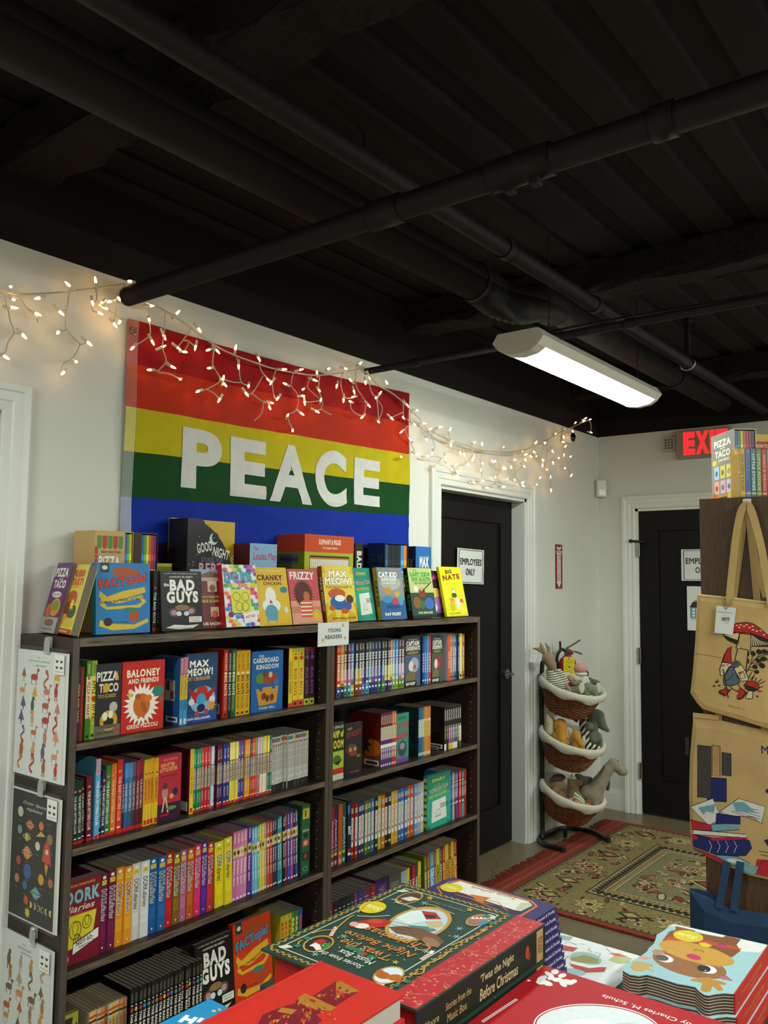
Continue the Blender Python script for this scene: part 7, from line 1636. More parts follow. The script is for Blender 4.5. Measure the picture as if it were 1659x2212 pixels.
def space(c):
    c.text('Outer Space', .5, .9, .5, .03, '#d8d4c0', 0, .01, .4); c.text('Alphabet', .5, .855, .36, .03, '#d8d4c0', 0, .01, .4)
    rs = np.random.default_rng(4)
    for x, y, s, col in ((.2, .82, .06, '#c8c4a8'), (.82, .86, .05, '#4a8ac0'), (.2, .68, .05, '#8a9a94'), (.42, .74, .06, '#c25a34'), (.66, .76, .05, '#d87a2a'), (.36, .64, .06, '#c8c02a'), (.85, .68, .06, '#8a7a4a'), (.38, .52, .075, '#d8862a'), (.6, .6, .05, '#d8d4c8'), (.4, .38, .085, '#2f5a9a'), (.2, .44, .05, '#b83a2a'), (.7, .36, .06, '#d8a02a'), (.9, .36, .05, '#c2622a'), (.18, .3, .05, '#c27a4a'), (.36, .27, .05, '#2a6aa0'), (.6, .24, .07, '#4a9aa8'), (.4, .16, .05, '#c24a24'), (.44, .07, .06, '#d8c22a')):
        (c.burst(x, y, s, s*.6, 9, col) if col in ('#c8c02a', '#d8c22a', '#4a8ac0') else c.ell(x, y, s, s*c.W/c.H, col)); c.rect(x-.04, y-.07, x+.04, y-.067, '#8a8678')
        if rs.random() < .4: c.ring(x, y, s*1.5, s*.5*c.W/c.H, .012, '#c8b48a')
    c.poly([(.74, .62), (.8, .68), (.86, .62), (.9, .48), (.84, .5), (.8, .44), (.76, .5), (.7, .5)], '#c8402a'); c.ell(.8, .58, .03, .02, '#d8d4c8'); c.poly([(.76, .48), (.8, .4), (.84, .48)], '#d8a02a')
    for k in range(6): c.ell(.5+.085*k, .14, .034, .024, '#d8c86a'); c.ell(.5+.085*k+.012*(k-2.5), .14, .026, .02, '#16150f')
    c.poly([(.56, .67), (.76, .69), (.66, .72)], '#d8b04a')
    for k in range(60): c.ell(rs.uniform(.04, .96), rs.uniform(.03, .97), .004, .003, '#c8c4b4', 5)
hung_print('black print of planets and rocket, middle of three on bookcase end', .898, .545, -.036, -.287, '#14130f', space, rim='#d8d8d0')
hung_print('white print of small brown animals, lowest of three on bookcase end', .5, .15, -.022, -.28, '#dadeda', animals(2, ['#a8763a', '#c88a3a', '#8a7a6a', '#6a4a2c', '#b84a2a', '#5a7a4a', '#a89a84']))

# ------------------------------------------------------------------ tall bookcase at the right with tote bags
M_WOODT = mat('walnut_end_panel', '#55402e', spec=.3, rough=.5, var=.35, vscale=9, stretch=(30, 30, 1.6))
TX, TY, TZ = 3.04, -1.449, 1.80
t = thing('bookcase', uniq('tall dark walnut bookcase whose end panel is hung with tote bags'), 'bookcase', (TX, TY, 0)); TWD, TL = .62, .55
for a, b, nm in (((0, -TWD, 0), (.02, 0, TZ), 'end_panel'), ((TL-.02, -TWD, 0), (TL, 0, TZ), 'end_panel')): obj(nm, BX(a, b, .001), M_WOODT, t)
obj('top_panel', BX((.0202, -TWD, TZ-.02), (TL-.0202, 0, TZ-.0003), .001), M_WOOD, t); obj('back_panel', BX((.0202, -TWD/2-.005, .02), (TL-.0202, -TWD/2+.005, TZ-.021)), M_WOOD, t)
for z in (.08, .42, .76, 1.1, 1.44): obj('shelf_board', BX((.0202, -TWD, z-.02), (TL-.0202, -TWD/2-.006, z)), M_WOOD, t); obj('shelf_board', BX((.0202, -TWD/2+.006, z-.02), (TL-.0202, 0, z)), M_WOOD, t)
hk = un(1612, 1084, 0, TX-.01)
b = bmesh.new(); box(b, (-.003, hk[1]-TY-.014, hk[2]-.016), (0, hk[1]-TY+.014, hk[2]+.012), .001); tube(b, smooth_path([(-.002, hk[1]-TY, hk[2]), (-.022, hk[1]-TY, hk[2]-.004), (-.03, hk[1]-TY, hk[2]-.016), (-.034, hk[1]-TY, hk[2]-.002)]), .003, 8)
obj('hook', b, M_METAL, t)
class Px(Canvas):
    """print drawn on a real plane, laid out from a measured sketch (origin, scale)"""
    def __init__(s, ox, oy, sc, ax, val, O, step=3e-6):
        super().__init__(1, 1, step); s.clip = False; s.o = (ox, oy, sc); s.ax, s.val, s.O = ax, val, O
    def cv(s, p):
        P = un(s.o[0]+p[0]/s.o[2], s.o[1]+p[1]/s.o[2], s.ax, s.val)-np.array(s.O)
        return (-P[1], P[2]) if s.ax == 0 else (P[1], -P[0])       # (u, v) of the sheet
    def poly(s, pts, col): s._add([s.cv(p) for p in pts], [tuple(range(len(pts)))], col)
    def ell(s, cx, cy, rx, ry, col, n=20, rot=0):
        a = math.radians(rot); s.poly([(cx+rx*math.cos(q)*math.cos(a)-ry*math.sin(q)*math.sin(a), cy+rx*math.cos(q)*math.sin(a)+ry*math.sin(q)*math.cos(a)) for q in np.linspace(0, 2*PI, n+1)[:-1]], col)
    def line(s, pts, wd, col):
        L, R = stroke_poly([s.cv(p) for p in pts], wd); n = len(L)
        s._add([tuple(p) for p in L]+[tuple(p) for p in R], [(i, i+1, n+i+1, n+i) for i in range(n-1)], col)
    def outl(s, pts, wd, col, fill=None):
        if fill: s.poly(pts, fill)
        s.line(list(pts)+[pts[0], pts[1]], wd, col)
    def word(s, t, cx, cy, w_, h, col, rot=0, bold=.03, shear=0):
        V, F = text_mesh(t, bold, shear); c = s.cv((cx, cy)); a = math.radians(rot)
        s._add([(c[0]+x*w_*math.cos(a)-y*h*math.sin(a), c[1]+x*w_*math.sin(a)+y*h*math.cos(a)) for x, y in V], F, col)
    def mesh3(s, name, off=0):
        return s.mesh(name, (lambda u, v, q: (-q-off, -u, v)) if s.ax == 0 else (lambda u, v, q: (-v, u, q+off)))
M_CANVAS = mat('tote_canvas', '#bfa066', rough=.95, bump=.35, bscale=14, var=.1, vscale=9)
M_CANVAS2 = mat('tote_canvas_darker', '#b49560', rough=.95, bump=.3, bscale=12, var=.1, vscale=8)
def cloth_panel(name, outline, O, x, th, m, root, bulge=.012):
    """soft cloth bag body cut to an outline on the plane x = const, slightly padded"""
    pts = [un(px, py, 0, x)-np.array(O) for px, py in outline]; bm = bmesh.new(); n = len(pts)
    c = np.mean(pts, 0); rings = []
    for k, (s_, d) in enumerate(((1, 0), (.985, .004), (.9, .008), (.6, bulge), (.25, bulge))):
        rings.append([bm.verts.new((-d-.0005, c[1]+(p[1]-c[1])*s_, c[2]+(p[2]-c[2])*s_)) for p in pts])
    back = [bm.verts.new((.004, p[1], p[2])) for p in pts]
    for A, B in zip([back]+rings, rings):
        for i in range(n): bm.faces.new((A[i], A[(i+1) % n], B[(i+1) % n], B[i]))
    bm.faces.new(rings[-1]); bm.faces.new(list(reversed(back))); bmesh.ops.recalc_face_normals(bm, faces=bm.faces)
    return obj(name, bm, m, root)
def strap(name, pts, wd, x, O, m, root, th=.0025):
    P = [np.array(p)-np.array(O) for p in pts]; S = smooth_path(P, 6); bm = bmesh.new(); R = []
    for i, p in enumerate(S):
        tg_ = (S[min(i+1, len(S)-1)]-S[max(i-1, 0)]).normalized(); nrm = Vector((-1, 0, 0)); sd = tg_.cross(nrm).normalized()
        R.append([bm.verts.new(p+sd*wd/2*a+nrm*th*b) for a, b in ((-1, 0), (1, 0), (1, 1), (-1, 1))])
    for A, B in zip(R, R[1:]):
        for k in range(4): bm.faces.new((A[k], A[(k+1) % 4], B[(k+1) % 4], B[k]))
    bm.faces.new(R[0]); bm.faces.new(list(reversed(R[-1]))); bmesh.ops.recalc_face_normals(bm, faces=bm.faces)
    return obj(name, bm, m, root)
GX = 3.012
GO = un(1505, 1575, 0, GX)
t = thing('tote_bag', uniq('cream canvas tote with red capped gnome and mushroom print'), 'tote bag', tuple(GO))
s1 = 6.911; out = [(1490+x/s1, 1280+y/s1) for x, y in ((115, 20), (300, 38), (640, 70), (1168, 135), (1660, 190), (1640, 900), (1600, 1650), (1480, 1960), (1350, 2085), (1168, 2035), (700, 1890), (330, 1785), (190, 1740), (100, 1640), (10, 1500), (45, 1200), (85, 700), (100, 350))]
cloth_panel('body', out, GO, GX, .01, M_CANVAS, t, .0085)
U = lambda px, py, x=GX-.012: un(px, py, 0, x)
strap('strap', [U(1578, 1305), U(1577, 1282), U(1582, 1230), U(1590, 1160), U(1600, 1108), U(1611, 1091), U(1622, 1100), U(1637, 1150), U(1648, 1200), U(1664, 1290), U(1666, 1310)], .024, GX, GO, M_CANVAS, t)
strap('strap', [U(1584, 1290, GX+.008), U(1590, 1220, GX+.008), U(1601, 1130, GX+.004), U(1612, 1093, GX), U(1618, 1110, GX+.004), U(1630, 1200, GX+.008), U(1655, 1290, GX+.008)], .022, GX, GO, M_CANVAS2, t)
c = Px(1490, 1280, s1, 0, GX-.0098, GO); BK = '#231d16'; CR = '#d2bd90'; RD = '#b5221a'; LW = .0028
c.poly([(480, 620), (650, 595), (770, 600), (700, 775), (560, 715)], BK); c.poly([(900, 600), (1050, 650), (1200, 710), (1400, 780), (1168, 812), (895, 805)], BK)
for k in range(9): a = k/9; c.poly([(505+22*k, 630+8*k), (520+24*k, 640+9*k), (735-2*k, 605+2*k) if k < 8 else (735, 620), (715-3*k, 606)], CR)
for k in range(11): c.poly([(905+38*k, 795-2*k), (925+38*k, 797-2*k), (935+14*k, 640+10*k), (925+14*k, 634+10*k)], CR)
c.outl([(655, 480), (720, 455), (860, 446), (950, 468), (1040, 528), (1168, 640), (1300, 760), (1400, 790), (1168, 705), (1050, 655), (900, 605), (650, 592)], LW, BK, RD)
for x, y in ((700, 490), (760, 482), (850, 482), (940, 505), (890, 522), (945, 555), (1000, 575), (810, 505), (740, 520), (1060, 570), (1110, 630)): c.ell(x, y, 20, 9, '#dccfb4', 10)
c.outl([(750, 610), (915, 628), (905, 868), (850, 852), (800, 845), (770, 830), (740, 842), (690, 828), (725, 740)], LW, BK, '#bfa066'); c.poly([(718, 842), (680, 1005), (850, 1110), (868, 868), (790, 848)], '#bfa066'); c.line([(715, 840), (675, 1010)], LW, BK); c.line([(868, 870), (838, 1180)], LW*1.2, BK)
for y in (880, 990): c.poly([(868, y), (890, y), (885, y+70), (862, y+70)], BK)
c.line([(850, 1190), (900, 1090), (980, 990), (1090, 930), (1250, 920)], LW, BK)
for x, y, r_ in ((945, 910, 42), (1035, 885, 44), (1115, 880, 42), (1100, 990, 46), (1025, 1020, 42), (975, 1110, 40), (1080, 1090, 46), (1000, 1185, 36), (1190, 900, 40), (1200, 1000, 40)): c.ell(x, y, r_*1.1, r_*.85, BK, 9, x % 50)
for a_, b_ in (((945, 940), (910, 1060)), ((1035, 920), (1000, 980)), ((1100, 1000), (990, 1000)), ((975, 1120), (890, 1120)), ((1080, 1090), (930, 1050)), ((1000, 1180), (880, 1150))): c.line([a_, b_], LW*.8, BK)
c.outl([(485, 1040), (520, 920), (570, 835), (625, 800), (612, 900), (622, 1062), (560, 1045)], LW, BK, RD)
c.outl([(480, 1040), (560, 1048), (628, 1066), (625, 1090), (585, 1112), (555, 1165), (500, 1242), (460, 1240), (450, 1140), (470, 1080)], LW, BK, CR); c.outl([(465, 1075), (520, 1085), (515, 1100), (470, 1095)], LW*.7, BK, CR); c.line([(550, 1080), (570, 1075), (575, 1090)], LW*.8, BK)
c.outl([(600, 1105), (650, 1112), (700, 1220), (745, 1352), (640, 1388), (512, 1384), (500, 1290), (560, 1180)], LW, BK, '#56606e'); c.line([(510, 1300), (560, 1310), (620, 1270), (645, 1205)], LW*.8, BK)
c.outl([(660, 1135), (700, 1100), (765, 1070), (830, 1170), (880, 1280), (868, 1318), (762, 1326)], LW, BK, CR); c.outl([(728, 1195), (800, 1180), (832, 1270), (762, 1290)], LW, BK, CR); c.poly([(732, 1196), (785, 1184), (775, 1215), (745, 1220)], RD)
c.ell(694, 1066, 66, 54, BK); c.ell(694, 1066, 58, 46, '#5c6468'); c.line([(694+r_*math.cos(r_*.25)*.9, 1066+r_*math.sin(r_*.25)*.75) for r_ in range(4, 50, 4)], LW*.8, BK)
c.line([(590, 1390), (640, 1435), (710, 1478)], LW, BK); c.line([(720, 1370), (755, 1425)], LW, BK); c.line([(625, 1435), (580, 1490)], LW, BK)
c.outl([(430, 1480), (470, 1455), (510, 1450), (528, 1415), (590, 1450), (545, 1535), (490, 1505)], LW, BK, RD); c.line([(435, 1492), (490, 1520), (530, 1545)], LW*2, BK)
c.outl([(760, 1425), (838, 1480), (775, 1580), (708, 1578), (712, 1535), (745, 1508), (705, 1475)], LW, BK, RD); c.line([(708, 1584), (765, 1585)], LW*2, BK); c.line([(845, 1485), (780, 1580)], LW*2, BK)
c.line([(495, 1140), (520, 1260), (540, 1370), (575, 1570)], LW*1.3, BK)
c.outl([(880, 1462), (945, 1475), (935, 1585), (880, 1585), (830, 1570)], LW, BK, CR); c.poly([(815, 1390), (880, 1395), (960, 1420), (1030, 1455), (960, 1480), (830, 1445)], BK); c.outl([(805, 1388), (860, 1332), (930, 1315), (1000, 1340), (1035, 1400), (1030, 1455), (960, 1420), (880, 1395)], LW, BK, RD)
for a_, b_ in (((870, 1300), (925, 1190)), ((910, 1300), (970, 1225)), ((980, 1320), (1000, 1270)), ((1010, 1350), (1075, 1290)), ((1030, 1370), (1130, 1320)), ((1035, 1420), (1095, 1400)), ((1020, 1480), (1085, 1470)), ((400, 1350), (380, 1320)), ((402, 1350), (415, 1295)), ((408, 1350), (435, 1315)), ((930, 1300), (960, 1260))): c.line([a_, b_], LW, BK)
for x, y in ((365, 1395), (440, 1388), (1010, 1550)): c.ell(x, y, 20, 13, BK, 10)
c.word('SELTZER GOODS - USA', 700, 1718, .052, .0055, '#a85a2c', -10.5, .02)
obj('print', c.mesh3('print', .0098), M_CLOTHP, t)
c = Px(1490, 1280, s1, 0, GX-.0098, GO); c.line([(80, 910), (280, 940), (480, 975)], .0016, '#7a6236'); c.line([(110, 60), (640, 105), (1168, 175)], .0012, '#86703f'); obj('seam', c.mesh3('seam', .0095), M_CLOTHP, t)
tt_ = thing('price_tag', uniq('white price tag with barcode on bead chain of the gnome tote'), 'tag', tuple(U(1545, 1370, GX-.02))); TO = np.array(tt_.location)
bm = bmesh.new(); q = [np.array(U(1490+x/s1, 1280+y/s1, GX-.02))-TO for x, y in ((400, 195), (690, 232), (642, 632), (368, 600))]
fr_ = [bm.verts.new((-.0004, p[1], p[2])) for p in q]; bk_ = [bm.verts.new((.0004, p[1], p[2])) for p in q]
bm.faces.new(fr_); bm.faces.new(list(reversed(bk_)))
for i in range(4): bm.faces.new((fr_[i], fr_[(i+1) % 4], bk_[(i+1) % 4], bk_[i]))
bmesh.ops.recalc_face_normals(bm, faces=bm.faces); obj('card', bm, M_PAPER, tt_)
c = Px(1490, 1280, s1, 0, GX-.02, TO); c.line([(410, 282), (640, 310)], .0013, '#2a2420'); c.ell(518, 330, 20, 18, '#c8b8b4', 10); c.ell(518, 330, 13, 11, '#e2e0da', 10)
rs = np.random.default_rng(3); x = 478
while x < 598: w0 = rs.uniform(2, 8); c.poly([(x, 368), (x+w0, 369), (x+w0-3, 420), (x-3, 419)], '#2a2624'); x += w0+rs.uniform(2, 6)
c.word('Gnome Tote Bag', 545, 435, .021, .0022, '#2a2624', -4, .05); c.word('$24.00', 545, 457, .01, .002, '#2a2624', -4, .05); obj('lettering', c.mesh3('lettering', .0006), M_MATTE, tt_)
b = bmesh.new()
for pts in ([(505, 60), (500, 130), (510, 190), (545, 245)], [(650, 70), (620, 130), (590, 200), (530, 248)]):
    for p in smooth_path([tuple(np.array(U(1490+x/s1, 1280+y/s1, GX-.021))-TO) for x, y in pts], 9): lathe(b, [(.0003, -.0014), (.0013, -.0007), (.0013, .0007), (.0003, .0014)], 6, Matrix.Translation(p))
o = obj('bead_chain', b, M_METAL, tt_); o['kind'] = 'stuff'
# second tote below
HX = 3.026; s2 = 2.513
HO = un(1495, 1850, 0, HX)
t = thing('tote_bag', uniq('tan canvas tote printed with navy, teal and red books'), 'tote bag', tuple(HO))
out = [(1460+x/s2, 1080+y/s2) for x, y in ((95, 1185), (240, 1196), (500, 1255), (760, 1300), (760, 2080), (640, 2090), (500, 2062), (400, 2040), (250, 1975), (170, 1940), (90, 1890), (78, 1800), (72, 1600), (76, 1400))]
cloth_panel('body', out, HO, HX, .01, M_CANVAS2, t, .008)
b = bmesh.new()
for i in range(4):
    p0, p1 = U(1497, 1541+4*i, HX-.006+.004*i)-HO, U(1553-4*i, 1548+6*i, HX-.006+.004*i)-HO
    box(b, (p0[0]-.0015, p1[1], p0[2]-.014), (p0[0]+.0015, p0[1], p0[2]+.002), .0008)
o = obj('folded_top', b, M_CANVAS, t); o['kind'] = 'stuff'
strap('strap', [U(1552, 1560, HX+.006), U(1560, 1480, HX+.008), U(1600, 1180, HX+.009), U(1612, 1094, HX+.009), U(1625, 1180, HX+.009), U(1650, 1480, HX+.008), U(1652, 1580, HX+.006)], .022, HX, HO, M_CANVAS2, t)
c = Px(1460, 1080, s2, 0, HX-.0088, HO); NV, TE, RE, WH = '#141c5a', '#6a98a0', '#a8182c', '#c9c8c0'
# upright stack of plain books in the place of the figure, then the open book and the pile
for (x0, y0, x1, y1, col) in ((170, 1505, 275, 1640, NV), (118, 1330, 190, 1620, '#3a3630'), (196, 1330, 240, 1500, '#a8824e'), (250, 1370, 300, 1500, '#3a3630')): c.outl([(x0, y0), (x1, y0+8), (x1, y1), (x0, y1-6)], .0022, BK, col)
c.outl([(78, 1665), (200, 1620), (235, 1700), (325, 1690), (185, 1765), (170, 1760)], .002, BK, WH); c.poly([(120, 1670), (215, 1650), (205, 1700), (165, 1690), (150, 1710)], TE)
c.outl([(240, 1690), (340, 1620), (485, 1665), (465, 1760), (420, 1720), (300, 1715)], .002, BK, WH)
for k in range(5): c.line([(300+10*k, 1690-6*k), (470-6*k, 1755-18*k)], .0016, BK)
c.poly([(300, 1640), (370, 1640), (440, 1700), (330, 1690)], TE)
c.outl([(80, 1735), (190, 1765), (200, 1795), (90, 1790)], .002, BK, RE); c.outl([(190, 1760), (340, 1755), (345, 1790), (200, 1800)], .002, BK, TE); c.outl([(95, 1790), (380, 1815), (390, 1835), (95, 1815)], .002, BK, WH); c.outl([(220, 1700), (350, 1720), (350, 1760), (215, 1755)], .002, BK, NV)
c.outl([(88, 1815), (200, 1835), (340, 1830), (400, 1850), (412, 1890), (380, 1930), (290, 1935), (200, 1920), (95, 1880)], .0022, BK, NV); c.poly([(88, 1815), (120, 1825), (115, 1845), (90, 1845)], RE); c.poly([(180, 1835), (385, 1830), (390, 1840), (200, 1850)], RE)
for k in range(4): c.line([(180+45*k, 1850), (195+45*k, 1880), (180+45*k, 1915)], .0016, WH)
c.outl([(210, 1925), (330, 1935), (400, 1970), (385, 2000), (250, 1970)], .002, BK, TE); c.outl([(92, 1890), (220, 1935), (300, 1975), (280, 1980), (170, 1938)], .0016, BK, RE); c.ell(320, 1960, 45, 12, WH, 14, 8); c.poly([(440, 1950), (640, 1960), (640, 2075), (425, 2030)], RE); c.line([(430, 2030), (470, 1960), (640, 1968)], .002, BK)
c.poly([(330, 1985), (450, 1990), (430, 2035), (385, 2025)], TE)
c.word('M', 483, 1357, .022, .026, '#1c2a5c', 0, .02); c.ell(497, 1580, 10, 12, NV); c.outl([(480, 1850), (520, 1835), (640, 1850), (640, 1880), (500, 1880)], .002, BK, NV); c.line([(450, 1905), (560, 1925)], .002, BK); c.line([(460, 1925), (560, 1945)], .002, BK)
obj('print', c.mesh3('print', .0088), M_CLOTHP, t)
lb = U(1488, 1600, HX+.001)-HO; obj('side_label', BX((-.001, lb[1], lb[2]-.05), (.001, lb[1]+.012, lb[2]+.01)), mat('woven_label', '#2a2622', rough=.9), t)
# blue bag at the bottom
BXx = 2.99; s3 = 2.513
BO = un(1500, 2100, 0, BXx)
t = thing('tote_bag', uniq('plain dark blue cloth bag hanging lowest on the tall bookcase'), 'tote bag', tuple(BO)); M_BLUE = mat('blue_cloth', '#16324f', rough=.95, bump=.3, bscale=18, var=.1, vscale=10)
cloth_panel('body', [(1490, 1924), (1502, 1928), (1528, 1938), (1560, 1955), (1600, 1966), (1659, 1975), (1740, 1985), (1735, 2190), (1600, 2195), (1496, 2185), (1492, 2050)], BO, BXx, .02, M_BLUE, t, .02)
for k in range(4):
    p = [U(1491+3*k, 1925+2*k, BXx+.006+.006*k), U(1520+4*k, 1930+k, BXx+.01+.006*k), U(1550, 1950, BXx+.004+.006*k)]
    strap('fold', p, .02, BXx, BO, M_BLUE, t, .0015)
strap('strap', [U(1553, 1962, BXx-.012), U(1558, 1935, BXx), U(1568, 1880, BXx+.02), U(1575, 1850, BXx+.036)], .024, BXx, BO, M_BLUE, t); strap('strap', [U(1586, 1968, BXx-.012), U(1588, 1940, BXx), U(1597, 1880, BXx+.02), U(1602, 1850, BXx+.036)], .024, BXx, BO, M_BLUE, t)
# boxed sets on top of the tall bookcase
P1 = dep = CAM + (FW+RT*(1585-W_/2)/FPX+UP*(H_/2-926)/FPX)*3.10; P0 = CAM + (FW+RT*(1536-W_/2)/FPX+UP*(H_/2-945)/FPX)*3.29; P2 = CAM + (FW+RT*(1627-W_/2)/FPX+UP*(H_/2-926)/FPX)*3.08
hgt = P1[2]-TZ; rz = math.atan2(P0[1]-P1[1], P0[0]-P1[0])-PI/2; dd = math.hypot(P0[0]-P1[0], P0[1]-P1[1])
def s_pz(c):
    c.rect(0, 0, 1, 1, '#8a8478'); c.rect(0, 0, 1, .13, '#c8842a'); c.otext('PiZZA', .5, .86, .74, .1, '#efeada', '#4a443c', 0, .1, .16); c.text('and', .5, .79, .2, .03, '#efeada', 0, .05); c.otext('TACO', .5, .71, .66, .1, '#efeada', '#4a443c', 0, .1, .16); c.text('LUNCH SPECIAL!', .55, .62, .5, .035, '#efeada', 0, .05); c.ell(.14, .6, .1, .04, '#d8c02a')
    for i in range(6): c.rect(.12+.27*(i % 3), .36-.21*(i//3), .33+.27*(i % 3), .54-.21*(i//3), ['#9ac0d8', '#c8c84a', '#d8cf6a', '#d8a08a', '#d0a8b8', '#c8c0d0'][i]); c.ell(.22+.27*(i % 3), .44-.21*(i//3), .06, .04, ['#4a6a9a', '#8a6a1c', '#a8783a', '#a83a2a', '#8a5a7a', '#6a5a7a'][i])
    c.ell(.12, .1, .1, .07, '#c8502a'); c.ell(.82, .1, .12, .07, '#d8bc2a'); c.rect(.3, .06, .66, .1, '#3a342c')
boxset('boxed_set', 'tall boxed set with grey illustrated front on the tall bookcase', 0, .083, 0, dd, hgt, '#c2b8a4', side=s_pz, openfrac=(.03, .97), books=[(q, 'PIZZA TACO') for q in ('#1f5aa0', '#2f7a3a', '#c8b02a', '#b8482a', '#9a2430', '#7a2030', '#4a1f40')], rz=rz, z=TZ, loc=(P1[0], P1[1], TZ+.0005))
Q1 = CAM + (FW+RT*(1597-W_/2)/FPX+UP*(H_/2-964)/FPX)*2.95; z2 = Q1[2]-TZ; rz2 = math.atan2(R0[1], R0[0])+.1
t = thing('boxed_set', uniq('clear case of yellow, blue, teal, green and red slim books'), 'boxed set', (Q1[0], Q1[1], TZ+.0005), (0, 0, rz2))
for i, (col, tx, tc) in enumerate((('#b8921c', 'GOLDEN TALES', '#5a3a1c'), ('#4a6a9a', 'LITTLE STORIES', '#2a3a5a'), ('#2a6a6c', 'LITTLE STORIES', '#c8d4c8'), ('#5a7a2a', 'LITTLE POOKIE', '#c8c48a'), ('#a82430', 'WHAT IS WRONG', '#d8a05a'), ('#6a9a8a', 'STORIES', '#2a4a3a'), ('#b8842a', 'STORIES', '#5a3a1c'))):
    bo = obj('boxed_book', BX((.003+.02*i, .004, .003), (.022+.02*i, .07, z2-.008), .001), M_PRINT, t); paint(bo.data, col)
    cv = Canvas(.018, z2-.02); cv.text(tx, .5, .5, .8, .55, tc, -90, .05); cv.rect(.05, .02, .95, .06, '#c8a84a'); obj('spine_print', cv.mesh('spine_print', lambda x, y, q, i=i: (.0035+.02*i+x, .0038-q, .01+y)), M_PRINT, bo)
bm = bmesh.new(); wq = .146
for a, b in (((0, 0, 0), (.0015, .078, z2)), ((wq, 0, 0), (wq+.0015, .078, z2)), ((.0015, 0, z2-.0015), (wq, .078, z2)), ((.0015, 0, 0), (wq, .078, .0015))): box(bm, a, b)
o = obj('clear_case', bm, M_GLASS, t); o['kind'] = 'stuff'; del o['kind']
Q3 = CAM + (FW+RT*(1626-W_/2)/FPX+UP*(H_/2-938)/FPX)*3.24
boxset('boxed_set', 'red and yellow box behind the clear case on tall bookcase', 0, .14, 0, .05, Q3[2]-TZ, '#a81e1c', front=lambda c: (c.rect(0, .9, 1, 1, '#c8a82a'), c.rect(0, .72, 1, .76, '#c8a82a'), c.text('HOW TO CATCH', .4, .83, .6, .06, '#e8d8b8', 0, .05)), z=TZ, rz=rz2, loc=(Q3[0], Q3[1], TZ+.0005))
# ------------------------------------------------------------------ display table with stacked books in the foreground
TT = .8455
t = thing('display_table', uniq('dark wooden display table under the stacked holiday books'), 'table', (1.0, -1.95, 0))
obj('table_top', BX((-.48, -.62, TT-.03), (.46, .4, TT), .004), M_WOOD, t)
for sx in (-.44, .42):
    for sy in (-.58, .36): obj('leg', BX((sx-.025, sy-.025, 0), (sx+.025, sy+.025, TT-.031), .003), M_WOODV, t)
GB = 'stacked holiday books on the display table'
def flat_book(name, label, x0, x1, y0, y1, zt, th, col, block='#b9b2a0', hard=.003, spine='-y', blockcol=None, over=.004, rnd=0):
    """book lying on its back: cover boards, spine and page block; label of the top one of a stack"""
    t = thing(name, uniq(label), 'book', (x0, y0, zt-th)); t['group'] = GB; w_, d = x1-x0, y1-y0
    def board(nm, z0, z1):
        if rnd:
            P = []
            for cx, cy, a0 in ((w_-rnd, rnd, -90), (w_-rnd, d-rnd, 0), (rnd, d-rnd, 90), (rnd, rnd, 180)):
                P += [(cx+rnd*math.cos(math.radians(a0+q*22.5)), cy+rnd*math.sin(math.radians(a0+q*22.5))) for q in range(5)]
            bm = prism(bmesh.new(), P, z0, z1); bmesh.ops.recalc_face_normals(bm, faces=bm.faces)
        else: bm = BX((0, 0, z0), (w_, d, z1), .0009, 2)
        o = obj(nm, bm, M_SATIN, t); paint(o.data, col); return o
    board('back_cover', .0002, hard); board('front_cover', th-hard, th-.0002)
    sy0, sy1 = (0, hard) if spine == '-y' else (d-hard, d)
    o = obj('spine', BX((0.001, sy0+.0003, hard*.6), (w_-.001, sy1-.0003, th-hard*.6), .001), M_SATIN, t); paint(o.data, col)
    b0, b1 = (hard, d-over) if spine == '-y' else (over, d-hard)
    bm = BX((over, b0, hard+.0001), (w_-over, b1, th-hard-.0001))
    if blockcol: o = obj('box_block', bm, M_SATIN, t); paint(o.data, blockcol)
    else: obj('pages', bm, mat('flat_page_block', '#aba595', rough=.9, var=.12, vscale=30, stretch=(1, 1, 60)), t)
    return t
def stack_under(top, n, th, labels, dx=0, dy=0):
    for k in range(1, n):
        c_ = copy_tree(top); c_.location = (top.location.x+dx*k, top.location.y+dy*k, top.location.z-th*k); c_['label'] = uniq(labels % ORD[k])
# big green music box book
gx0, gx1, gy0, gy1, gz, gt = .843, 1.169, -1.803, -1.541, 1.0, .0515
G = flat_book('picture_book', 'large green book with gold lettering and red spine strip, topmost of its stack', gx0, gx1, gy0, gy1, gz, gt, '#1f3a30', hard=.0035, blockcol='#b01a14', over=.014)
GOL, GRN = '#b08a3a', '#1f3a30'
c = Px(560, 1880, 2.44, 2, gz, (gx0, gy0, gz-gt), 2e-6)
gw, gh = gy1-gy0, gx1-gx0                      # sheet: u along +y, v along -x, measured from (gx0, gy0): v = -x
def R_(u0, v0, u1, v1, col): c._add([(u0, v0), (u1, v0), (u1, v1), (u0, v1)], [(0, 1, 2, 3)], col)
R_(.001, -gh+.001, .046, -.001, '#a8262a')
rs = np.random.default_rng(11)
for k in range(70):
    u, v = rs.uniform(.004, .042), -rs.uniform(.006, gh-.006); a = rs.uniform(0, 6.3); l = rs.uniform(.006, .02)
    c._add([tuple(p) for S_ in stroke_poly([(u+l*(q/5-.5)*math.cos(a)+.003*math.sin(q*1.3), v+l*(q/5-.5)*math.sin(a)) for q in range(6)], .0012) for p in S_], [(i, i+1, 7+i, 6+i) for i in range(5)], '#c46a5c')
for k in range(40): u, v = rs.uniform(.004, .042), -rs.uniform(.006, gh-.006); c._add([(u+.002*math.cos(q), v+.002*math.sin(q)) for q in np.linspace(0, 6.28, 8)[:-1]], [tuple(range(7))], '#cc7a6a')
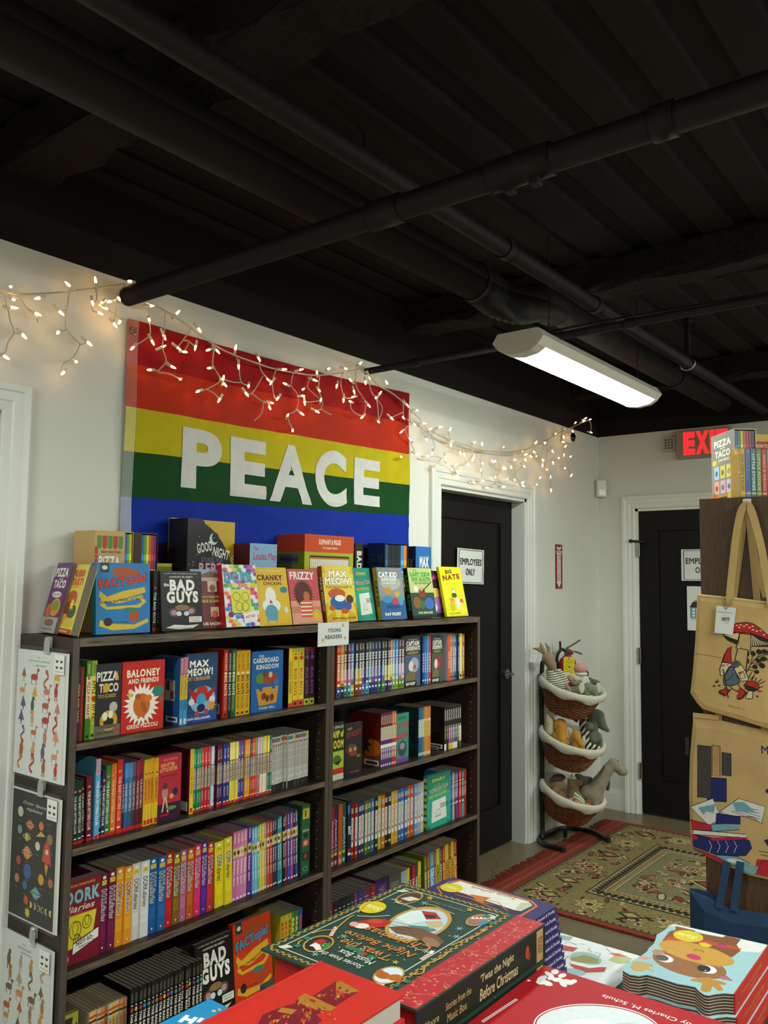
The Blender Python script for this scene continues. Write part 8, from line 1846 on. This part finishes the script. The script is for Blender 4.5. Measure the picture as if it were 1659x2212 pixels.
def frame_(m, wd, col, u0=.05):
    R_(u0+m, -gh+m, gw-m, -gh+m+wd, col); R_(u0+m, -m-wd, gw-m, -m, col); R_(u0+m, -gh+m, u0+m+wd, -m, col); R_(gw-m-wd, -gh+m, gw-m, -m, col)
frame_(.018, .0018, '#c9c6b4')
def squig(u0, v0, u1, v1, n):
    for k in range(n):
        a = (k+.5)/n; u, v = u0+(u1-u0)*a, v0+(v1-v0)*a; th_ = math.atan2(v1-v0, u1-u0)
        c._add([tuple(p) for S_ in stroke_poly([(u+.006*(q/6-.5)*math.cos(th_)-.0035*math.sin(q*1.05)*math.sin(th_)*(1 if k % 2 else -1), v+.006*(q/6-.5)*math.sin(th_)+.0035*math.sin(q*1.05)*math.cos(th_)*(1 if k % 2 else -1)) for q in range(7)], .0016) for p in S_], [(i, i+1, 8+i, 7+i) for i in range(6)], GOL)
for a in ((.06, -.008, gw-.01, -.008, 34), (.06, -gh+.008, gw-.01, -gh+.008, 34), (.057, -.01, .057, -gh+.01, 46), (gw-.008, -.01, gw-.008, -gh+.01, 46)): squig(*a)
for (u, v) in ((.075, -.028), (gw-.026, -.028), (.075, -gh+.028), (gw-.026, -gh+.028)):
    for k in range(3): c._add([(u+.006*k*(.4 if u > .1 else -.4)+.007*math.cos(q), v+.003*math.sin(q)+.004*k) for q in np.linspace(0, 6.28, 9)[:-1]], [tuple(range(8))], '#c2bfae')
def oval(x, y, rx, ry, fill, n=26): c.ell(x, y, rx*1.14, ry*1.16, GOL, n, -12); c.ell(x, y, rx, ry, fill, n, -12)
oval(838, 285, 158, 74, '#aebfc2'); c.poly([(720, 250), (800, 215), (900, 218), (960, 260), (900, 265), (780, 285)], '#c8d4d4'); c.poly([(855, 215), (930, 225), (960, 260), (880, 262)], '#a82a20'); c.poly([(870, 235), (940, 240), (920, 255), (880, 252)], '#1f2a28'); c.poly([(780, 290), (900, 300), (940, 320), (850, 335)], '#3a7a6c'); c.poly([(870, 270), (960, 270), (980, 300), (900, 310)], '#b8a47a')
c.poly([(680, 300), (760, 295), (860, 310), (930, 340), (975, 380), (940, 412), (880, 385), (800, 350), (720, 335)], '#6a4a34'); c.ell(905, 380, 50, 22, '#8a684c', 14, 20)
c.poly([(470, 285), (540, 265), (660, 258), (700, 275), (660, 300), (540, 310), (480, 300)], '#a8221c'); c.ell(540, 295, 40, 14, '#d8d2c4'); c.ell(500, 285, 24, 12, '#c8a08a'); c.ell(610, 270, 40, 12, '#c03a2a'); c.line([(515, 242), (600, 246), (690, 240)], .002, '#c9c6b4')
for x0, y0 in ((690, 268), (690, 285), (700, 300)): c.line([(x0, y0), (x0+110, y0+26)], .001, '#2a2420')
oval(790, 148, 66, 26, '#4a3420'); c.poly([(745, 150), (800, 140), (850, 155), (790, 165)], '#c8c4b8'); oval(1150, 265, 56, 25, '#8a6a4c'); c.poly([(1110, 262), (1150, 245), (1200, 262), (1150, 268)], '#c85a4a'); c.poly([(1140, 285), (1200, 262), (1210, 280), (1170, 294)], '#3a7aa0')
for k in range(4): c.poly([(1115+22*k, 258), (1126+22*k, 246), (1137+22*k, 258)], '#d8d4c8')
oval(312, 390, 74, 36, '#1d241e'); c.poly([(262, 400), (300, 380), (320, 395), (330, 420), (300, 425), (285, 405)], '#d4cfc2'); c.poly([(285, 378), (330, 362), (360, 375), (322, 396)], '#a8221c'); c.poly([(325, 395), (375, 380), (380, 400), (335, 420)], '#2f7a3a')
oval(682, 555, 76, 38, '#c2cfd4'); c.ell(650, 555, 42, 20, '#a8541c', 14, 10); c.ell(715, 568, 40, 18, '#b05c20', 14, 0); c.ell(640, 540, 18, 14, '#a8541c'); c.ell(735, 585, 16, 12, '#a8541c')
c.ell(598, 197, 72, 31, '#c8b414', 24, -4)
def gtxt(s_, x, y, w_, h, col, bold=.02, shear=.15): c.word(s_, x, y, w_, h, col, 0, bold, shear)
gtxt('Sale', 600, 198, .03, .013, '#e4dcae', .02, .3)
gtxt('Stories from the', 425, 470, .075, .011, '#c9c6b4', .02, .1); gtxt('Music Box', 508, 458, .06, .014, '#c9c6b4', .02, .1)
gtxt('\u2019Twas the', 560, 420, .09, .02, '#b8702c', .03, .2); gtxt('Night Before', 632, 385, .122, .021, '#b8702c', .03, .2); gtxt('Christmas', 722, 362, .112, .022, '#b8702c', .03, .2)
gtxt('Clement C. Moore', 985, 190, .07, .006, '#7d8a6a', .01, .1); gtxt('Wind and', 770, 186, .04, .008, '#c9c6b4', .01, .1); gtxt('play', 720, 160, .02, .008, '#c9c6b4', .01, .1)
for x, y in ((480, 410), (540, 440), (590, 460), (520, 425)): c.poly([(x-30, y), (x, y-14), (x+35, y+2), (x+5, y+16)], '#2a6a58')
for x, y in ((548, 438), (558, 446)): c.ell(x, y, 10, 6, '#a82a24')
def candy(x0, y0, x1, y1):
    c.line([(x0, y0), (x1, y1), (x1+10, y1-12)], .006, '#d8d2c8'); [c.line([(x0+(x1-x0)*q/5, y0+(y1-y0)*q/5), (x0+(x1-x0)*(q+.4)/5, y0+(y1-y0)*(q+.4)/5)], .006, '#a8261e') for q in range(5)]
candy(375, 350, 398, 312); candy(850, 475, 905, 438)
for x, y, col in ((718, 487, GOL), (1182, 318, GOL), (900, 148, GOL), (1110, 210, GOL)): c.poly([(x+22*(1 if q % 2 == 0 else .45)*math.cos(q*PI/5), y+13*(1 if q % 2 == 0 else .45)*math.sin(q*PI/5)) for q in range(10)], col)
for x, y in ((445, 350), (1055, 310), (1040, 352), (295, 445), (880, 430), (870, 175)):
    for q in range(3): c.line([(x-22*math.cos(q*PI/3), y-11*math.sin(q*PI/3)), (x+22*math.cos(q*PI/3), y+11*math.sin(q*PI/3))], .0016, '#7aa0a4')
for k in range(40): c.ell(rs.uniform(250, 1180), rs.uniform(330, 480), 4, 2.5, '#c9c6b4', 6)
for pts in ([(280, 335), (330, 320), (400, 310), (470, 255), (500, 240)], [(790, 552), (860, 545), (880, 500), (960, 465), (1000, 430)], [(1010, 400), (1080, 370), (1150, 345), (1160, 335)], [(880, 180), (930, 190), (960, 205), (1030, 235)], [(520, 225), (580, 175), (650, 160)], [(230, 370), (210, 380), (200, 410)]): c.line([tuple(p)[:2] for p in smooth_path([(a, b, 0) for a, b in pts], 5)], .0026, GOL)
for x, y in ((200, 400), (250, 360), (780, 590), (720, 610), (1225, 280), (1200, 245)): c.poly([(x-26, y), (x, y-10), (x+26, y), (x, y+10)], '#2a6a58')
obj('cover_print', c.mesh3('cover_print', gt), M_SATIN, G)
cv = Canvas(gh, gt-.006); cv.rect(0, 0, 1, 1, '#161b14')
cv.rect(.915, .02, .975, .98, '#a8834c'); cv.text('MUSIC', .935, .5, .5, .02, '#3a2a18', -90, .05); cv.text('BOXES', .958, .5, .5, .02, '#3a2a18', -90, .05); cv.ell(.83, .55, .016, .2, '#a8321e'); cv.ell(.845, .4, .012, .12, '#8a2a1c')
cv.text('\u2019Twas the Night', .575, .68, .27, .3, '#b9a678', 0, .03, .1); cv.text('Before Christmas', .59, .28, .31, .34, '#b9a678', 0, .03, .1); cv.text('Stories from the', .28, .62, .18, .2, '#a58c58', 0, .02, .1); cv.text('Music Box', .27, .3, .14, .22, '#a58c58', 0, .02, .1); cv.text('Moore', .1, .5, .09, .2, '#a58c58', 0, .02, .1)
obj('spine_print', cv.mesh('spine_print', lambda x, y, q: (x, -q-.0002, .003+y)), M_SATIN, G)
stack_under(G, 3, gt, 'large green book with red sides, %s from the top of its stack')
# red book with gold ornament print
rx0, rx1, ry0, ry1, rz_, rt = .585, .815, -1.807, -1.676, 1.03, .0307
Rb = flat_book('hardback', 'plain red cloth hardback with gold patchwork ornament, topmost of its stack', rx0, rx1, ry0, ry1, rz_, rt, '#b8261a', spine='+y', hard=.003)
c = Px(560, 1880, 2.44, 2, rz_, (rx0, ry0, rz_-rt), 2e-6)
D2, GO2 = '#6e1220', '#9a6a1c'
quad = [(285, 660), (405, 585), (528, 635), (395, 720)]
c.poly(quad, D2); c.poly([(190, 690), (235, 650), (400, 722), (300, 760), (220, 740)], D2); c.poly([(20, 760), (120, 720), (230, 690), (330, 790), (200, 900), (-60, 900)], D2)
c.poly([(405, 590), (430, 585), (532, 638), (405, 655)], GO2); c.poly([(205, 672), (240, 648), (405, 722), (380, 742), (300, 735), (210, 700)], GO2); c.poly([(95, 745), (120, 722), (200, 735), (170, 760)], GO2)
def lerp(q, a, b): (x0, y0), (x1, y1), (x2, y2), (x3, y3) = q; return (x0+(x1-x0)*a+(x3-x0)*b+(x0-x1+x2-x3)*a*b, y0+(y1-y0)*a+(y3-y0)*b+(y0-y1+y2-y3)*a*b)
for Q in (quad, [(180, 690), (240, 660), (330, 790), (200, 830)], [(40, 760), (180, 730), (230, 860), (20, 900)], [(240, 660), (400, 722), (420, 800), (330, 790)]):
    for k in range(18):
        a, b = rs.uniform(.05, .8), rs.uniform(.05, .8); s_ = rs.uniform(.08, .2); c.poly([lerp(Q, a, b), lerp(Q, a+s_, b), lerp(Q, a, b+s_)], [GO2, '#b8261a', '#8a1a20', '#b0802a'][k % 4])
obj('cover_print', c.mesh3('cover_print', rt), M_SATIN, Rb)
o = obj('spine_ridge', tube(bmesh.new(), [(.002, ry1-ry0-.003, rt-.0005), (rx1-rx0-.002, ry1-ry0-.003, rt-.0005)], .0026, 8), M_SATIN, Rb); paint(o.data, '#b8261a')
stack_under(Rb, 6, rt, 'plain red cloth hardback, %s from the top of its stack')
# purple picture books
px0, px1, py0, py1, pz1, pt_ = 1.175, 1.318, -1.748, -1.538, .97, .01245
P = flat_book('picture_book', 'purple picture book with orange frame and white name band, topmost of its stack', px0, px1, py0, py1, pz1, pt_, '#2a1f56', hard=.002, rnd=.012)
c = Px(560, 1880, 2.44, 2, pz1, (px0, py0, pz1-pt_), 3e-6)
c.poly([(935, 90), (1000, 58), (1060, 50), (1440, 160), (1470, 190), (1380, 245), (1200, 260), (960, 130)], '#b8641c'); c.poly([(945, 92), (1005, 64), (1060, 58), (1430, 165), (1455, 188), (1375, 235), (1200, 250), (970, 130)], '#241a44')
c.poly([(1000, 70), (1060, 58), (1420, 165), (1440, 185), (1380, 215), (1340, 208), (1020, 105)], '#d2d0c4'); c.poly([(1380, 170), (1430, 172), (1440, 186), (1385, 212), (1350, 205)], '#b0b49a')
c.line([(1030, 125), (1120, 150), (1200, 185), (1300, 225)], .0022, '#b8641c'); c.line([(1040, 112), (1140, 140), (1260, 170), (1310, 215)], .0022, '#b8641c'); c.poly([(1110, 125), (1220, 145), (1180, 165), (1250, 185), (1150, 165)], '#b8641c')
c.ell(1014, 92, 60, 23, '#c8b414', 22, 4); c.word('Sale', 1016, 92, .022, .009, '#e4dcae', 0, .02, .3); c.word('Tomie dePaola', 1232, 118, .088, .009, '#2a2420', 0, .01, .1)
obj('cover_print', c.mesh3('cover_print', pt_), M_SATIN, P)
cv = Canvas(px1-px0, pt_); cv.text('Grosset & Dunlap', .72, .5, .42, .5, '#c2bcc8', 0, .03, .1); obj('spine_print', cv.mesh('spine_print', lambda x, y, q: (x, -q-.0001, y)), M_SATIN, P)
stack_under(P, 10, pt_, 'purple picture book with white spine lettering, %s from top of its stack', .0022, -.0012)
# white board book with ornaments
wx0, wx1, wy0, wy1, wz, wt = 1.19, 1.472, -1.9-.0, -1.657, .86, .0143
Wb = flat_book('picture_book', 'white book with pale watercolour ornaments lying between purple and reindeer stacks', wx0, wx1, -1.84, wy1, wz, wt, '#cfd4d0', hard=.002, rnd=.012)
c = Px(1000, 1720, 2.517, 2, wz, (wx0, -1.84, wz-wt), 3e-6)
c.poly([(490, 775), (520, 752), (600, 765), (580, 785)], '#8aa09a'); c.ell(510, 770, 24, 12, '#c8b45a'); c.ell(487, 823, 20, 10, '#b0483c'); c.line([(500, 830), (530, 815)], .0016, '#8a4a3a'); c.poly([(522, 805), (625, 825), (600, 845), (540, 838)], '#b0403a'); c.line([(555, 800), (570, 790), (600, 800), (620, 810)], .001, '#4a4640'); c.ell(480, 855, 22, 10, '#a8a04a')
c.ell(668, 885, 88, 38, '#8fb0b0', 24, 8); c.poly([(585, 880), (660, 860), (740, 885), (735, 910), (650, 905), (590, 900)], '#8a8a4a'); c.poly([(580, 900), (700, 925), (780, 930), (770, 955), (640, 960), (585, 920)], '#b03a38'); c.poly([(585, 893), (690, 918), (750, 915), (748, 928), (690, 935), (583, 910)], '#dcdcd6'); c.line([(575, 870), (520, 910), (530, 920)], .001, '#4a4640'); c.line([(700, 845), (680, 835), (690, 825)], .001, '#4a4640'); c.line([(740, 870), (750, 855), (715, 850)], .001, '#4a4640')
c.poly([(790, 890), (830, 862), (920, 880), (900, 905), (850, 910)], '#a8b07a'); c.poly([(795, 850), (850, 855), (900, 875), (830, 870)], '#c8604a'); c.ell(600, 955, 70, 18, '#8fb0b0', 16, 8); c.line([(780, 828), (800, 845)], .001, '#4a4640')
for x, y in ((560, 870), (640, 800), (760, 810), (830, 950)): c.line([(x, y), (x+24, y+8)], .001, '#8a8a80')
obj('cover_print', c.mesh3('cover_print', wt), M_SATIN, Wb)
# shaped board books with a reindeer face
s5 = 5.946; dz1, dt = .93, .02817
outl = [(1655, 480), (1215, 1110), (1100, 1100), (980, 1112), (900, 1130), (840, 1120), (780, 1080), (720, 1020), (620, 1000), (500, 980), (370, 940), (250, 900), (100, 862), (0, 880), (-120, 862), (-208, 810), (-190, 750), (-100, 690), (0, 640), (60, 600), (110, 560), (130, 520), (190, 470), (220, 400), (230, 350), (300, 310), (360, 270), (390, 232), (450, 210)]
DO = un(1380+1215/s5, 1960+1110/s5, 2, dz1); DO[2] = dz1-dt
t = thing('board_book', uniq('shaped board book with reindeer face and sale sticker, topmost of its stack'), 'book', tuple(DO)); t['group'] = GB; DB = t
op = [un(1380+x/s5, 1960+y/s5, 2, dz1)-DO for x, y in outl]; op = [(p[0], p[1]) for p in op]
brown, edge = '#4a3222', '#c2bba8'
for k in range(7):
    z0 = dt*k/7
    bm = prism(bmesh.new(), op, z0+.0002, z0+dt/7-.0011); bmesh.ops.recalc_face_normals(bm, faces=bm.faces); o = obj('board_page', bm, M_MATTE, t); paint(o.data, brown)
    bm = prism(bmesh.new(), [(x*.997, y) for x, y in op], z0+dt/7-.0011, z0+dt/7); bmesh.ops.recalc_face_normals(bm, faces=bm.faces); o = obj('page_face', bm, M_MATTE, o); paint(o.data, '#8fb4b8' if k == 6 else edge)
c = Px(1380, 1960, s5, 2, dz1, DO, 3e-6)
c.poly([(450, 215), (1650, 482), (1555, 580), (1310, 565), (1260, 480), (720, 300), (470, 240), (400, 250)], '#cfccc4')
c.poly([(475, 240), (725, 300), (715, 320), (1080, 385), (1120, 360), (1310, 412), (1255, 480), (1305, 560), (1200, 640), (900, 640), (300, 430), (390, 310), (470, 290)], '#74451f')
c.poly([(310, 410), (400, 375), (820, 420), (1160, 485), (1322, 535), (1290, 552), (800, 455), (420, 432)], '#b83a22'); c.poly([(1010, 455), (1120, 475), (1125, 498), (1015, 485)], '#8a2a6a')
c.ell(650, 735, 490, 150, '#8a5a34', 34, 14); c.ell(250, 580, 80, 40, '#a8785c', 16, 10); c.ell(740, 590, 500, 118, '#b88a34', 36, 14)
c.ell(705, 637, 100, 33, '#b02a54', 20, 14); c.line([(705, 548), (750, 542), (800, 555), (840, 578)], .0018, BK)
c.ell(335, 657, 112, 48, '#d2d2cc', 22, 12); c.ell(297, 648, 86, 38, '#4a4a44', 20, 10); c.ell(880, 796, 124, 52, '#d2d2cc', 22, 12); c.ell(836, 787, 88, 44, '#1f1e1c', 20, 10); c.ell(855, 812, 12, 7, '#d2d2cc', 8)
c.poly([(0, 622), (110, 635), (170, 655), (100, 672), (0, 655)], '#c08a84'); c.poly([(985, 880), (1050, 862), (1130, 880), (1210, 950), (1080, 925)], '#8a5a34'); c.poly([(1020, 880), (1110, 885), (1195, 944), (1085, 915)], '#b85a74'); c.poly([(980, 745), (1080, 790), (1010, 770)], '#c0705a')
c.poly([(810, 900), (920, 900), (935, 930), (1020, 940), (1125, 975), (1110, 998), (1035, 992), (1085, 1050), (1060, 1075), (1020, 1070), (945, 1012), (920, 1080), (860, 1092), (792, 1070), (812, 970), (770, 960), (670, 945), (665, 925), (720, 915)], '#a87c2e')
c.poly([(-60, 690), (40, 700), (170, 730), (190, 760), (120, 770), (200, 820), (180, 835), (100, 800), (40, 825), (-60, 820), (-120, 770)], '#b0935a')
c.ell(635, 370, 195, 72, '#c8b414', 28, 8); c.poly([(765, 455), (850, 452), (945, 492), (890, 512), (810, 500)], '#c8b414'); c.word('Sale', 620, 368, .03, .013, '#e2dca8', 0, .02, .3)
obj('cover_print', c.mesh3('cover_print', dt), M_SATIN, t)
a_, b_ = op[0], op[1]; sv = np.array(b_)-np.array(a_); ln = np.linalg.norm(sv); sv = sv/ln; nv = np.array([sv[1], -sv[0]]); nv = nv if nv[1] < 0 else -nv
bs = lambda x, y, q: (a_[0]+sv[0]*x+nv[0]*q, a_[1]+sv[1]*x+nv[1]*q, y)
bm = prism(bmesh.new(), [(0, 0.0002), (ln, .0002), (ln, dt-.0002), (0, dt-.0002)], .0002, .0022, bs); bmesh.ops.recalc_face_normals(bm, faces=bm.faces); o = obj('spine', bm, M_SATIN, t); paint(o.data, '#a8201a')
cv = Canvas(ln, dt); cv.text('I LOVE MY LITTLE REINDEER', .55, .6, .6, .2, '#c2703a', 180, .03, .1); cv.text('board book', .5, .3, .3, .12, '#c2703a', 180, .02, .1); cv.burst(.93, .4, .02, .01, 6, '#6a7a2a'); obj('spine_print', cv.mesh('spine_print', lambda x, y, q: bs(x, y, .0024+q)), M_SATIN, t)
for k in (1, 2):
    c_ = copy_tree(t); c_.location = (DO[0]-.006*k, DO[1]-.004*k, DO[2]-dt*k); c_['label'] = uniq('shaped board book with wavy page edges, %s from top of its stack' % ORD[k])
# red book with white oval
sx0, sx1, sy0, sy1, sz_, st_ = .80, 1.149, -2.1, -1.812, .95, .0209
S = flat_book('hardback', 'glossy red book with white oval and author lettering, topmost of its stack', sx0, sx1, sy0, sy1, sz_, st_, '#a3101a', spine='+y', hard=.003)
c = Px(1000, 1720, 2.517, 2, sz_, (sx0, sy0, sz_-st_), 3e-6)
c.ell(730, 1262, 348, 132, '#d8d8d2', 44, 4); c.ell(730, 1262, 340, 127, '#a3101a', 44, 4); c.ell(730, 1262, 332, 122, '#cdd3d2', 44, 4); c.ell(700, 1250, 150, 40, '#dfe4e2', 20, 4); c.ell(900, 1260, 90, 30, '#b9c2c4', 20, 4)
for k in range(2): c.line([(290+8*k, 1100+5*k), (100+8*k, 1225+5*k)], .0016, '#d8d8d2')
for x, y, rx, ry, ro in ((430, 990, 30, 14, -20), (455, 1015, 36, 14, 20), (420, 1012, 24, 12, 10), (470, 970, 30, 12, 30), (500, 955, 22, 14, 0), (540, 975, 24, 12, -10), (570, 1010, 34, 14, 15), (598, 1008, 24, 12, -10), (545, 1022, 24, 12, 30), (515, 998, 30, 12, 0), (480, 990, 22, 10, 0), (358, 1002, 10, 5, 0)): c.ell(x, y, rx, ry, '#d8d8d2', 9, ro)
c.word('by Charles M. Schulz', 990, 1158, .118, .0125, '#d8d8d2', 0, .02)
obj('cover_print', c.mesh3('cover_print', st_), M_SATIN, S)
stack_under(S, 5, st_, 'glossy red book, %s from the top of its stack')
# light blue, cream and bright books at the frame's lower edge
Hb = flat_book('picture_book', 'sky blue book with white capital lettering behind the red cloth hardback', .55, .778, -1.664, -1.514, .95, .0209, '#1f7fae', hard=.003)
c = Px(400, 2000, 3.318, 2, .95, (.55, -1.664, .95-.0209), 3e-6); [c._add([(p[0]+.0015, p[1]-.0015) for p in q], [tuple(range(len(q)))], '#1d2a3a') for q in ()]
c.line([(-40, 690), (20, 640)], .006, '#dfe2dc'); c.line([(30, 700), (80, 655)], .006, '#dfe2dc'); c.line([(-5, 665), (55, 680)], .006, '#dfe2dc'); c.line([(90, 690), (125, 660)], .006, '#dfe2dc'); c.ell(205, 610, 16, 8, '#c8b070'); c.ell(245, 600, 14, 8, '#c8a060')
obj('cover_print', c.mesh3('cover_print', .0209), M_SATIN, Hb); stack_under(Hb, 5, .0209, 'sky blue book, %s from the top of its stack')
cx1 = un(893, 2190, 2, .955)[0]
Cb = flat_book('picture_book', 'cream edged book with lilac cover beneath the red hardback corner', cx1-.14, cx1, -1.99, -1.816, .9565, .0222, '#a8966a', hard=.003)
Cb.location.x = cx1-.14; cv = Canvas(.12, .15); cv.rect(0, 0, 1, 1, '#8a8aa0'); [cv.ell(rs.uniform(.1, .9), rs.uniform(.1, .9), .02, .016, '#d0d0d8', 8) for k in range(14)]
obj('cover_print', cv.mesh('cover_print', lambda x, y, q: (.01+x, .014+y, .0222+q)), M_SATIN, Cb)
